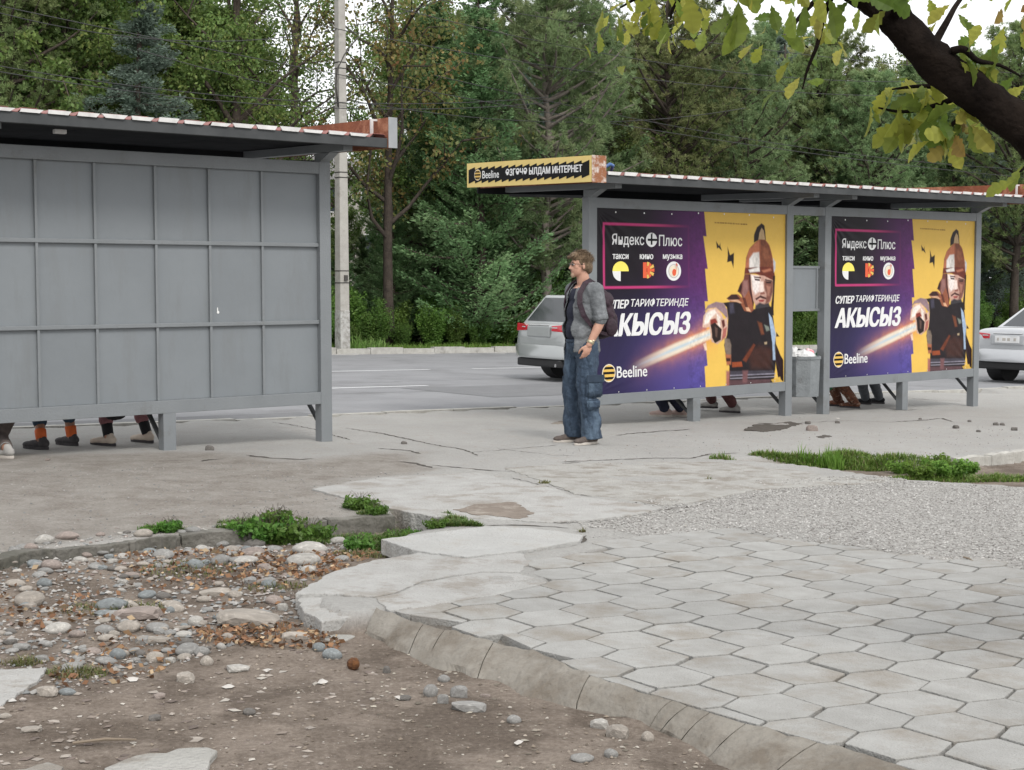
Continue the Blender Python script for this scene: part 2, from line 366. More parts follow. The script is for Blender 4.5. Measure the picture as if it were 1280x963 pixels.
strip('road', -120, 160, RP0, RP1, -.05, M_ASPH)
M_PATCH = mat('asphalt_patch', (.17, .172, .178), (.145, .147, .152), scale=3, rough=.9, bump=.4, bscale=180); M_SEAM = mat('tar_seam', (.10, .10, .105), (.13, .13, .135), scale=4, rough=.8)
strip('road_patch', 13.5, 17.2, RP0 + 2.2, RP0 + 4.6, -.0465, M_PATCH); strip('road_patch', 27, 34, RP0 + 9.0, RP0 + 10.3, -.0465, M_PATCH); strip('road_patch', 3, 9.5, RP0 + .3, RP0 + 1.0, -.0465, M_PATCH)
seams = empty('road_seams', (0, 0, 0)); seams['kind'] = 'structure'
for s0, s1, pp in ((-20, 60, .37), (2, 48, .60), (-10, 30, .23), (12, 70, .82)):
    for a_ in np.arange(s0, s1, 2.3):
        q_ = RP0 + (RP1 - RP0) * pp + .10 * math.sin(a_ * .9) + rnd.uniform(-.03, .03)
        if rnd.random() < .7: strip('tar_seam', a_, a_ + 2.3, q_ - .012, q_ + .012, -.0462, M_SEAM, parent=seams, kind=None)
l1a, l1b = gxy(537, 462.3, -.05), gxy(582, 460.6, -.05); l2a = gxy(534, 482.4, -.05)
ac = lambda p: DX * p[0] + DY * p[1]
pl1, pl2 = pcoord(l1a), pcoord(l2a)
dash, gap = 6.0, ac(l1b) - ac(l1a)
for k in range(-3, 7):
    a1 = ac(l1a) + k * (dash + gap); strip('road_marking', a1 - dash, a1, pl1 - .06, pl1 + .06, -.046, M_MARK)
for k in range(-3, 2):
    a1 = ac(l2a) + k * (dash + gap * 4); strip('road_marking', a1 - dash - gap, a1, pl2 - .06, pl2 + .06, -.046, M_MARK)
# kerb stones on both sides, each one its own piece
kr = empty('kerb', (0, 0, 0)); kr['kind'] = 'structure'
for i in range(46):
    a0 = -6 + i * 1.0; j = rnd.uniform(-.012, .012)
    o = strip('kerb_stone', a0 + .008, a0 + .992, RP0 - .13 + j, RP0 + .0 + j, .006 + rnd.uniform(-.012, .012), M_KERB, step=.5, thick=.14, parent=kr, kind=None)
kf = empty('far_kerb', (0, 0, 0)); kf['kind'] = 'structure'
for i in range(60):
    a0 = 0 + i * 1.0; j = rnd.uniform(-.02, .02)
    strip('kerb_stone', a0 + .008, a0 + .992, RP1 + .02 + j, RP1 + .2 + j, .11 + rnd.uniform(-.03, .015), M_KERB, step=.5, thick=.24, parent=kf, kind=None)

# ------------------------------------------------------------------ hexagonal concrete tiles
M_TILE = mat('concrete_tile', (.325, .322, .31), (.262, .257, .243), scale=7, rough=.9, bump=.5, bscale=110, c3=(.225, .205, .178), c3scale=1.6, c3pos=.60, objvar=.06)
walk = empty('paved_walkway', (0, 0, 0)); walk['kind'] = 'structure'
HS = .1713; HPHI = .167
C0 = Vector((.5651, 5.3757))
TV = [Vector((.1769, .0107)), Vector((.0547, .1783)), Vector((-.1004, .1126))]      # corners of one (slightly stretched) hexagon
TV += [-v for v in TV]
def hexc(i, j): return C0 + (TV[0] + TV[1]) * i + (TV[0] - TV[2]) * j
def clip(poly, a, n):
    out = []
    for i in range(len(poly)):
        p, q_ = poly[i], poly[(i + 1) % len(poly)]; dp, dq = (p - a).dot(n), (q_ - a).dot(n)
        if dp >= 0: out.append(p)
        if dp * dq < 0: out.append(p.lerp(q_, dp / (dp - dq)))
    return out
edge = [Vector(v) for v in W_([(440, 757), (485, 764), (560, 788), (665, 812), (737, 845), (919, 900), (1117, 955), (1400, 1050)])]
cells = [(i, j) for i in range(-40, 40) for j in range(-40, 40)]
cc = np.array([hexc(i, j)[:] for i, j in cells]); sdc = poly_sd(cc, tile_zone)
ntile = 0
TMESH = [None] * 3
for (i, j), c, s_ in zip(cells, cc, sdc):
    if s_ > .19 or not (2.6 < c[1] < 9): continue
    c = Vector(c); R = 1 - (.0058 + rnd.choice((0, 0, .0012, .0025))) / .15
    jx, jy = rnd.uniform(-.003, .003), rnd.uniform(-.003, .003)
    poly = [c + v * R + Vector((jx, jy)) for v in TV]
    area = lambda q_: abs(sum(q_[k].x * q_[k - 1].y - q_[k - 1].x * q_[k].y for k in range(len(q_)))) / 2
    a0 = area(poly)
    for e0, e1 in zip(edge[:-1], edge[1:]):
        dd = (e1 - e0).normalized(); t = (c - e0).dot(dd)
        if -.25 < t < (e1 - e0).length + .25:
            nn = Vector((-dd.y, dd.x)); poly = clip(poly, e0 + nn * .006, nn)
            if len(poly) < 3: break
    if len(poly) < 3 or area(poly) < .08 * a0 or (s_ > .05 and area(poly) > .97 * a0): continue
    base = .001 + rnd.uniform(-.002, .002); tx, ty = rnd.uniform(-.008, .008), rnd.uniform(-.008, .008)
    zt = lambda x, y, c=c, b=base, tx=tx, ty=ty: float(G(x, y)) + b + tx * (x - c.x) + ty * (y - c.y)
    mb = MB(); mb.prism([(p.x, p.y) for p in poly], lambda x, y: float(G(x, y)) - .05, zt)
    mb.build('tile', M_TILE, walk, bevel=.003); ntile += 1
# the sloping concrete haunch that holds the tiles, broken into lengths
M_HAUNCH = mat('haunch_concrete', (.24, .223, .195), (.165, .15, .128), scale=5, rough=.92, bump=.9, bscale=22, c3=(.13, .11, .088), c3scale=2.0, c3pos=.56)
T_ = [(470, 761), (510, 774), (546, 786), (585, 794), (612, 801), (665, 813), (707, 831), (760, 852), (816, 869), (870, 886), (919, 901), (985, 919), (1059, 937), (1130, 959), (1250, 1000), (1420, 1059)]
B_ = [(455, 795), (492, 812), (523, 824), (560, 838), (590, 848), (636, 862), (690, 880), (735, 893), (790, 906), (828, 922), (872, 946), (910, 972), (975, 1005), (1060, 1050), (1200, 1110), (1380, 1180)]
Tp = [Vector(gp(x, y, 0.0)) for x, y in T_]; Bp = [Vector(gp(x, y, -.088)) for x, y in B_]
def haunch(i0, f0, i1, f1):
    mb = MB(); K = 5; n = max(6, int((i1 + f1 - i0 - f0) * 8)); rows = []
    for a in range(n + 1):
        s = (i0 + f0) + (i1 + f1 - i0 - f0) * a / n; i = min(int(s), len(Tp) - 2); f = s - i
        t, b = Tp[i].lerp(Tp[i + 1], f), Bp[i].lerp(Bp[i + 1], f)
        tz = float(G(t.x, t.y)) + .001
        row = []
        for k in range(K + 1):
            u = k / K; p = Vector((t.x, t.y, tz)).lerp(Vector((b.x, b.y, float(G(b.x, b.y)) - .105)), u)
            p.z += .018 * math.sin(math.pi * u) + noise.noise(Vector((p.x * 9, p.y * 9, 4))) * .009 + (0 if k else noise.noise(Vector((p.x * 16, p.y * 16, 1))) * .008)
            if k == K: p.x += noise.noise(Vector((p.x * 7, p.y * 7, 9))) * .05; p.y += noise.noise(Vector((p.x * 7, p.y * 7, 12))) * .07
            row.append(p)
        rows.append(row)
    vs = [p for r_ in rows for p in r_]; m_ = K + 1
    fs = [(a * m_ + k, (a + 1) * m_ + k, (a + 1) * m_ + k + 1, a * m_ + k + 1) for a in range(n) for k in range(K)]
    o = len(vs); vs += [Vector((p.x, p.y, p.z - .14)) for p in vs]
    for a in range(n): fs += [(a * m_, o + a * m_, o + (a + 1) * m_, (a + 1) * m_), (a * m_ + K, (a + 1) * m_ + K, o + (a + 1) * m_ + K, o + a * m_ + K)]
    for a in (0, n): fs += [tuple(a * m_ + k for k in range(m_)) + tuple(o + a * m_ + k for k in range(m_ - 1, -1, -1))]
    mb.add(vs, fs); return mb.build('kerb_block', M_HAUNCH, walk, smooth=False)
cuts = [(0, 0), (1, .55), (2, .25), (4, .1), (6, .6), (8, .45), (8, .8), (9, .35), (10, .2), (11, .5), (13, .2), (14, .98)]
for (a, fa), (b, fb) in zip(cuts[:-1], cuts[1:]): haunch(a, fa + .015, b, fb - .01)

# ------------------------------------------------------------------ concrete slabs and patches
M_SLAB = mat('slab_concrete', (.365, .36, .348), (.305, .298, .284), scale=6, rough=.92, bump=.8, bscale=60, c3=(.25, .23, .205), c3scale=3.2, c3pos=.60)
M_SLABP = mat('pale_slab_concrete', (.385, .383, .373), (.33, .326, .314), scale=6, rough=.9, bump=.7, bscale=60, c3=(.31, .295, .27), c3scale=3, c3pos=.64)
M_SLAB2 = mat('old_concrete', (.34, .332, .312), (.275, .267, .248), scale=5, rough=.93, bump=.9, bscale=50, c3=(.21, .19, .165), c3scale=3.5, c3pos=.58)
def slab(name, pts, top, thick, material, jag=.010, tilt=(0, 0), bevel=.006):
    w_ = [Vector(v) for v in W_(pts, top)]; poly = []
    for i in range(len(w_)):
        p, q_ = w_[i], w_[(i + 1) % len(w_)]; k = max(1, int((q_ - p).length / .04)); nn = (q_ - p).normalized(); nn = Vector((-nn.y, nn.x))
        for s in range(k): poly.append(p.lerp(q_, s / k) + nn * (rnd.uniform(-jag, jag) if s else 0))
    c = sum(poly, Vector((0, 0))) / len(poly)
    mb = MB(); mb.prism([(p.x, p.y) for p in poly], lambda x, y: float(G(x, y)) + top - thick, lambda x, y: float(G(x, y)) + top + tilt[0] * (x - c.x) + tilt[1] * (y - c.y))
    return mb.build(name, material, bevel=bevel, kind='structure')
slab('concrete_slab', [(476, 674), (530, 667), (580, 661), (606, 657.5), (660, 660), (700, 664), (729, 669), (723, 676), (690, 682), (667, 686), (633, 690), (583, 696), (557, 693), (521, 688), (504, 683)], .020, .09, M_SLABP)
slab('concrete_slab', [(390, 611), (440, 602), (484, 596.5), (535, 593), (602, 591), (625, 598), (695, 610), (712, 619), (760, 625), (828, 634), (800, 642), (735, 650), (680, 652), (602, 648), (541, 645.5), (490, 636), (442, 624.5)], .014, .16, M_SLAB)
slab('concrete_slab', [(630, 585), (700, 580), (770, 578), (860, 577), (905, 578), (960, 585), (1040, 591), (1125, 602), (1040, 606), (945, 612), (880, 625), (830, 632), (765, 622), (716, 617), (698, 608)], .006, .05, M_SLAB2, jag=.02)
PATCH1 = [(369, 742), (414, 715.5), (465, 700.5), (523, 691), (560, 694), (585, 698), (640, 691), (655, 692), (661, 704), (650, 715), (603, 714), (561, 720), (527, 726), (498, 739), (469, 745), (420, 742)]
slab('concrete_patch', PATCH1, .01, .15, M_SLAB)
slab('concrete_patch', [(470, 747), (499, 741), (528, 728), (562, 722), (603, 716), (650, 717), (684, 728), (619, 744), (561, 753), (487, 763)], .006, .12, M_SLAB)
slab('concrete_patch', [(371, 744), (420, 744), (467, 747), (466, 758), (445, 768), (402, 773), (378, 760)], -.012, .11, M_SLAB, tilt=(.02, .05))
slab('concrete_patch', [(396, 787), (420, 776), (452, 778), (456, 790), (430, 800), (400, 799)], -.085, .08, M_SLAB2, tilt=(.0, .03))
slab('concrete_slab', [(-70, 845), (-20, 838), (60, 834), (50, 848), (22, 866), (-2, 884), (-70, 905)], -.075, .08, M_SLAB)
slab('concrete_slab', [(130, 960), (170, 944), (240, 934), (272, 938), (262, 955), (244, 985), (120, 1000)], -.082, .06, M_SLAB2, jag=.02)
slab('concrete_slab', [(0, 968), (60, 952), (80, 958), (70, 985), (-10, 990)], -.085, .06, M_SLAB2, jag=.02)
# worn mud showing through, broken edges and cracks
M_CRACK = mat('crack_soil', (.085, .075, .065), (.05, .043, .036), scale=20, rough=1)
M_MUD = mat('mud', (.215, .18, .15), (.15, .122, .1), scale=9, rough=.95, bump=.6, bscale=60, c3=(.3, .27, .235), c3scale=6, c3pos=.62)
def patch(name, pts, dz, material):
    return slab(name, pts, dz, .01, material, jag=.025, bevel=0)
patch('mud_patch', [(566, 637), (600, 630), (640, 627.5), (655, 634), (668, 641), (650, 648), (615, 644), (590, 643)], .018, M_MUD)
patch('mud_patch', [(930, 537), (948, 529), (972, 529), (988, 527), (1004, 530), (980, 536), (955, 540)], .005, M_CRACK)
patch('mud_patch', [(686, 531), (700, 526), (716, 527), (712, 533), (694, 534)], .005, M_MUD)
patch('mud_patch', [(1020, 546), (1032, 543.5), (1040, 546), (1028, 548)], .005, M_CRACK)
crk = empty('pavement_crack', (0, 0, 0)); crk['kind'] = 'structure'
def crack(pts, width, dz=.003):
    w_ = [Vector(v) for v in W_(pts)]; P2 = []
    for p, q_ in zip(w_[:-1], w_[1:]):
        k = max(2, int((q_ - p).length / .05)); nn = (q_ - p).normalized(); nn = Vector((-nn.y, nn.x))
        for s in range(k): P2.append((p.lerp(q_, s / k) + nn * rnd.uniform(-.014, .014), nn))
    P2.append((w_[-1], nn)); vs = []
    for i, (p, nn) in enumerate(P2):
        h = width * rnd.uniform(.25, 1.0) * (.3 if i in (0, len(P2) - 1) else 1)
        for s in (-1, 1):
            q_ = p + nn * h * s; vs.append((q_.x, q_.y, max(gz(q_.x, q_.y), float(G(q_.x, q_.y)) - .02) + dz))
    MB().add(vs, [(2 * i, 2 * i + 1, 2 * i + 3, 2 * i + 2) for i in range(len(P2) - 1)]).build('crack', M_CRACK, crk)
for pts, wd in (([(467, 540), (535, 554), (580, 562), (597, 570)], .012), ([(473, 561), (493, 562.5), (512, 564), (526, 568)], .022), ([(498, 578), (518, 579.5), (540, 585)], .03),
                ([(540, 582), (571, 585), (602, 588.5), (645, 590), (670, 586), (695, 581), (726, 578)], .014), ([(700, 577.5), (766, 575.5), (822, 573.5), (864, 573.5), (887, 568), (925, 567)], .018),
                ([(341, 527), (391, 536.5), (414, 543), (437, 550)], .012), ([(432, 535), (483, 543), (519, 550)], .01), ([(307, 569.5), (341, 574), (378, 575.5), (392, 574)], .03), ([(250, 576), (262, 574), (280, 574)], .035),
                ([(770, 545), (782, 543), (810, 540), (838, 538), (862, 536)], .022), ([(1116, 528), (1153, 526), (1177, 523), (1191, 528)], .022), ([(1112, 512.5), (1130, 513), (1146, 512.5)], .03), ([(590, 566), (650, 560), (700, 556)], .006),
                ([(1000, 529), (1060, 527), (1120, 529)], .012), ([(1140, 499), (1165, 501), (1200, 502)], .02), ([(640, 598), (700, 612), (740, 622)], .008), ([(752, 640), (800, 640), (850, 636), (880, 630)], .018),
                ([(620, 560), (690, 570), (725, 571)], .006), ([(655, 650), (700, 655), (760, 650), (800, 641)], .012), ([(500, 684), (521, 690), (557, 695), (583, 697.5), (633, 691.5), (667, 687.5), (692, 683.5), (725, 677.5), (733, 670)], .02), ([(606, 658), (640, 657), (680, 659), (712, 661)], .012)):
    crack(pts, wd)
# walls of the open ditch
M_WALL = mat('ditch_wall_concrete', (.17, .16, .142), (.105, .10, .088), scale=5, rough=.95, bump=.9, bscale=28, c3=(.085, .082, .068), c3scale=3.2, c3pos=.54)
def ditch_wall(pts, top, bot, th, label, M_WALL=M_WALL):
    o = empty('ditch_wall', (0, 0, 0)); tag(o, label, 'low wall'); o['kind'] = 'thing'
    w_ = [Vector(v) for v in W_(pts, top)]
    for p, q_ in zip(w_[:-1], w_[1:]):
        d = (q_ - p).normalized(); n_ = Vector((-d.y, d.x)); n_ = n_ if n_.y > 0 else -n_
        ln = (q_ - p).length; k = max(1, round(ln / 1.9))
        for s in range(k):
            a, b = p + d * (ln * s / k + .001), p + d * (ln * (s + 1) / k - .001); poly = []
            m_ = 14
            for i in range(m_ + 1): poly.append(a.lerp(b, i / m_) + n_ * rnd.uniform(-.012, .012))
            for i in range(m_, -1, -1): poly.append(a.lerp(b, i / m_) + n_ * (th + rnd.uniform(-.015, .015)))
            jz = rnd.uniform(-.008, .006)
            MB().prism([(v.x, v.y) for v in poly], lambda x, y: float(G(x, y)) + bot, lambda x, y: float(G(x, y)) + top + jz + noise.noise(Vector((x * 6, y * 6, 0))) * .016).build('wall_block', M_WALL, o, bevel=.006)
    return o
ditch_wall([(-120, 711), (0, 698), (69, 686.5), (162, 677), (227, 668), (309, 662), (410, 651), (494, 645)], .004, -.34, .1, 'low concrete wall along the ditch beside the heap of cobbles')
ditch_wall([(1200, 572), (1240, 569), (1285, 564), (1420, 550)], .01, -.3, .09, 'low pale concrete wall behind the leafy weeds by the gravel', M_KERB)
# ------------------------------------------------------------------ bus shelters
M_GREY = mat('grey_paint', (.182, .195, .204), (.16, .172, .18), scale=3, rough=.5, bump=.15, bscale=60, c3=(.135, .138, .136), c3scale=2.2, c3pos=.66)
M_GREY2 = mat('grey_panel_paint', (.178, .194, .206), (.16, .175, .187), scale=1.6, rough=.5, bump=.22, bscale=5, c3=(.158, .170, .178), c3scale=1.0, c3pos=.62, objvar=.03, streak=(4, 1, .8))
M_DARK = mat('dark_roof_paint', (.03, .031, .034), (.02, .021, .023), scale=4, rough=1, bump=.1, spec=.03)
M_PURL = mat('purlin_paint', (.07, .073, .075), (.05, .053, .055), scale=4, rough=.8, spec=.15)
M_WHITE = mat('white_sheet_end', (.62, .61, .60), (.46, .45, .44), scale=9, rough=.5)
M_RUST = mat('rusty_sheet', (.24, .085, .04), (.16, .05, .026), scale=5, rough=.8, bump=.3, c3=(.45, .22, .13), c3scale=3, c3pos=.6)
M_RUSTW = mat('flaking_white_paint', (.62, .57, .52), (.50, .44, .40), scale=14, rough=.7, bump=.4, c3=(.25, .10, .045), c3scale=9, c3pos=.52)
M_CAP = mat('fascia_cap_paint', (.30, .31, .32), (.24, .25, .26), scale=5, rough=.5)
M_BENCH = mat('bench_board', (.16, .12, .085), (.11, .08, .06), scale=8, rough=.7)
M_TRIM = mat('red_roof_sheet', (.27, .10, .085), (.2, .07, .06), scale=8, rough=.5)
T1, T2, T3, T4 = 0.0, 3.12, 3.96, 7.08
def pix_x(px, P0):                       # distance along a shelter's wall at which a column of the photograph crosses it
    u = (px - 640) / F_PX; return (u * P0[1] - P0[0]) / (DX - u * DY)
def shelter(P0, dz, label, bars, sign):
    s = empty('bus_shelter', (P0[0], P0[1], dz), YAW, label, 'bus shelter', None)
    def gl(x, y=0.0):                    # ground under a point of the shelter, in its own heights
        return gz(P0[0] + DX * x + PX_ * y, P0[1] + DY * x + PY_ * y) - dz
    def b(name, p, q_, m=M_GREY, bv=.004, parent=s): return MB().box2(p, q_).build(name, m, parent, bevel=bv)
    for x0, x1 in ((T1 - .12, T1), (T2, T2 + .12), (T3 - .12, T3), (T4, T4 + .12)):
        b('post', (x0, 0, gl((x0 + x1) / 2) - .1), (x1, .11, 2.622))
    b('top_beam', (T1, .003, 2.51), (T2, .105, 2.62)); b('top_beam', (T3, .003, 2.51), (T4, .105, 2.62)); b('top_beam', (T2 + .12, .003, 2.51), (T3 - .12, .105, 2.615))
    b('bottom_beam', (T1, .003, .36), (T2, .105, .473)); b('bottom_beam', (T3, .003, .36), (T4, .105, .473))
    for x in (T1 + 1.51, T3 + 1.51):
        b('leg', (x, .004, gl(x) - .1), (x + .12, .108, .36))
    for x in (T1 + 1.51, T2 + .05, T3 + 1.51, T4 + .05, T1 - .07, T3 - .07):
        MB().bar((x + .02, .11, max(.12, gl(x) + .1)), (x + .02, .42, .415), .03, .03).build('bench_bracket', M_PURL, s)
    # wall panels between the bars
    for a, e in ((T1, T2), (T3, T4)):
        xsb = [a] + [e - k for k in (2.70, 2.19, 1.637, 1.12, .59)] + [e]
        zr = [.473, 1.13, 1.85, 2.51] if bars else [.473, 2.51]
        if not bars: xsb = [a, e]
        for k in range(len(zr) - 1):
            for j in range(len(xsb) - 1):
                MB().box2((xsb[j] + .0015, .052 + rnd.uniform(0, .004), zr[k] + .0015), (xsb[j + 1] - .0015, .07, zr[k + 1] - .0015)).build('wall_panel', M_GREY2, s)
        if bars:
            for z in zr[1:-1]:
                MB().box2((a, .022, z - .018), (e, .051, z + .018)).build('cross_rail', M_GREY, s, bevel=.005)
            for k in range(3):
                for x in xsb[1:-1]:
                    MB().box2((x - .012, .028, zr[k] + (.018 if k else 0)), (x + .012, .0505, zr[k + 1] - (.018 if k < 2 else 0))).build('upright_bar', M_GREY, s, bevel=.003)
        # bench on the road side
        for k in range(3):
            MB().box2((a + .08, .13 + k * .125, .415), (e - .08, .245 + k * .125, .445)).build('bench_slat', M_BENCH, s, bevel=.005)
    # roof
    RS = .019
    rz = lambda y: RS * (y + .55)
    XA, XB = T1 - .42, T4 + .36
    for x0 in (T1 - .11, T2 + .01, T3 - .11, T4 + .01):
        MB().bar((x0 + .05, -.40, 2.737), (x0 + .05, 1.45, 2.737 + rz(1.45)), .1, .075).build('rafter', M_GREY, s, bevel=.004)
        # knee from the post top out to the rafter
        mb = MB(); y0, y1 = 0, -.17
        mb.add([(x0, .10, 2.622), (x0, .0, 2.622), (x0, -.17, 2.70), (x0, .10, 2.70), (x0 + .1, .10, 2.622), (x0 + .1, 0, 2.622), (x0 + .1, -.17, 2.70), (x0 + .1, .10, 2.70)],
               [(0, 1, 2, 3), (7, 6, 5, 4), (0, 4, 5, 1), (1, 5, 6, 2), (2, 6, 7, 3), (3, 7, 4, 0)]); mb.build('knee_bracket', M_GREY, s)
        MB().bar((x0 + .02, 1.38, 2.70), (x0 + .02, .12, 2.63), .03, .03).build('tie_rod', M_PURL, s)
    for y, m, h in ((-.555, M_PURL, .085), (.5, M_DARK, .04), (1.5, M_DARK, .05)):
        z = (2.775 if y > 0 else 2.733) + rz(y)
        MB().box2((XA, y - .03, z - .0), (XB + (.008 if y < 0 else 0), y + .03, z + .0 + h)).build('purlin', m, s, bevel=.003)
    # profiled roof sheets: trapezoid ribs, each sheet a part
    per, hgt = .232, .032
    nsh = 8; wsh = (XB - XA) / nsh
    for k in range(nsh):
        xa, xb = XA + k * wsh, XA + (k + 1) * wsh - .002
        pts = []; x = xa
        n0 = int(math.floor((xa - XA) / per)); prof = []
        for i in range(n0, n0 + int(wsh / per) + 3):
            o_ = XA + i * per
            prof += [(o_ + .02, 0), (o_ + .055, hgt), (o_ + .175, hgt), (o_ + .21, 0)]
        def h_at(xx):
            for (p0, h0), (p1, h1) in zip(prof[:-1], prof[1:]):
                if p0 <= xx <= p1: return h0 + (h1 - h0) * (xx - p0) / max(p1 - p0, 1e-9)
            return 0
        xx = sorted([xa, xb] + [p for p, h in prof if xa < p < xb]); vs = []
        for y in (-.585, 1.56):
            for x in xx: vs.append((x, y, 2.822 + rz(y) + h_at(x)))
        n = len(xx); fs = [(i, i + 1, n + i + 1, n + i) for i in range(n - 1)]
        vs += [(x, y, z - .004) for x, y, z in vs]; fs += [(2 * n + n + i, 2 * n + n + i + 1, 2 * n + i + 1, 2 * n + i) for i in range(n - 1)] + [(i + 1, i, 2 * n + i, 2 * n + i + 1) for i in range(n - 1)]
        me = MB().add(vs, fs); sh = me.build('roof_sheet', M_TRIM, s)
    # added white strips along the back edge: brightness of lit rib ends as colour
    i = 0
    while XA + i * per + .22 < XB:
        o_ = XA + i * per; j = rnd.uniform(-.012, .012); h = .031 * rnd.uniform(.75, 1.15); w0 = rnd.uniform(-.004, .05)
        vs = [(o_ + .034 + j, 2.818), (o_ + .19, 2.816), (o_ + .222 + j, 2.818 + h), (o_ + w0 + j, 2.82 + h)]
        MB().add([(x, -.602, z) for x, z in vs] + [(x, -.588, z) for x, z in vs],
                 [(0, 1, 2, 3), (7, 6, 5, 4), (0, 4, 5, 1), (1, 5, 6, 2), (2, 6, 7, 3), (3, 7, 4, 0)]).build('painted_rib_light', M_WHITE, s); i += 1
    # ceiling boards under the roof
    for k in range(6):
        xa = XA + .01 + k * (XB - XA) / 6; xb = xa + (XB - XA) / 6 - .008
        mb = MB(); mb.add([(xa, -.44, 2.778 + rz(-.44) - .002), (xb, -.44, 2.778 + rz(-.44) - .002), (xb, 1.45, 2.778 + rz(1.45) - .002), (xa, 1.45, 2.778 + rz(1.45) - .002)] + [(xa, -.44, 2.79 + rz(-.44)), (xb, -.44, 2.79 + rz(-.44)), (xb, 1.45, 2.79 + rz(1.45)), (xa, 1.45, 2.79 + rz(1.45))],
               [(3, 2, 1, 0), (4, 5, 6, 7), (0, 1, 5, 4), (1, 2, 6, 5), (2, 3, 7, 6), (3, 0, 4, 7)]); mb.build('ceiling_board', M_DARK, s)
    # fascia boxes at the two ends and along the front
    def fascia(x0, x1, name, skin, inner, capm):
        f = empty(name, (0, 0, 0)); f.parent = s
        y0, y1 = -.6, 1.5
        def qd(nm, a, e, m):                     # a sheet panel that follows the fall of the roof
            MB().add([(a, y0, 2.735), (e, y0, 2.735), (e, y1, 2.735 + .04), (a, y1, 2.775), (a, y0, 3.005), (e, y0, 3.005), (e, y1, 3.045), (a, y1, 3.045)],
                     [(3, 2, 1, 0), (4, 5, 6, 7), (0, 1, 5, 4), (1, 2, 6, 5), (2, 3, 7, 6), (3, 0, 4, 7)]).build(nm, m, f)
        qd('face_sheet', x0, x0 + .004, skin); qd('back_sheet', x1 - .004, x1, inner)
        MB().add([(x0 + .004, y0, 3.0), (x1 - .004, y0, 3.0), (x1 - .004, y1, 3.04), (x0 + .004, y1, 3.04), (x0 + .004, y0, 3.003), (x1 - .004, y0, 3.003), (x1 - .004, y1, 3.043), (x0 + .004, y1, 3.043)], [(3, 2, 1, 0), (4, 5, 6, 7), (0, 1, 5, 4), (1, 2, 6, 5), (2, 3, 7, 6), (3, 0, 4, 7)]).build('top_sheet', inner, f)
        MB().box2((x0 - .003, y0 - .008, 2.73), (x1 + .003, y0 - .001, 3.008)).build('end_cap', capm, f, bevel=.002)
        for y in (-.4, .3, 1.0): 
            MB().box2((x0 + .006, y, 2.80), (x1 - .006, y + .03, 2.985 + .019 * (y + .6))).build('stud', inner, f)
        return f
    fl = fascia(T1 - .62, T1 - .43, 'roof_sign', M_DARK if not sign else M_RUSTW, M_RUST, M_RUSTW)
    fr = fascia(T4 + .37, T4 + .46, 'roof_sign', M_RUST, M_RUST, M_CAP)
    for y in (-.42,):
        MB().box2((T4 + .30, y, 2.84), (T4 + .325, y + .02, 2.985)).build('stay', M_WHITE, fr)
        MB().box2((T4 + .3, y, 2.985), (T4 + .37, y + .02, 3.003)).build('stay', M_WHITE, fr)
    MB().add([(XA, 1.562, 2.72), (XB, 1.562, 2.72), (XB, 1.58, 2.72), (XA, 1.58, 2.72), (XA, 1.562, 3.0), (XB, 1.562, 3.0), (XB, 1.58, 3.0), (XA, 1.58, 3.0)],
             [(3, 2, 1, 0), (4, 5, 6, 7), (0, 1, 5, 4), (1, 2, 6, 5), (2, 3, 7, 6), (3, 0, 4, 7)]).build('front_fascia', M_DARK, s)
    return s, gl, fl
PL = (-1.76 - .776 * .043 - DX * T4, 14.06 - .631 * .043 - DY * T4)
PR = (.93, 16.30)
shel_l, gl_l, _ = shelter(PL, 0.0, 'grey bus shelter with bare gridded wall panels and no poster', True, False)
shel_r, gl_r, sign_r = shelter(PR, -.205, 'grey bus shelter carrying two yellow and purple posters and a roof sign', False, True)
shel_r.rotation_euler = (0, -.004, YAW)
MB().box((T4 - 2.62, -.30, 2.715), (.10, .05, .035)).build('lamp', M_WHITE, shel_l, bevel=.006)
M_DROP = mat('bird_dropping', (.75, .75, .73), rough=.8)
mb = MB(); mb.ball((T4 - 1.04, .0505, 1.235), (.012, .004, .014), 8, 6); mb.ball((T4 - 1.045, .0505, 1.26), (.006, .003, .02), 8, 6); mb.build('paint_spot', M_DROP, shel_l)

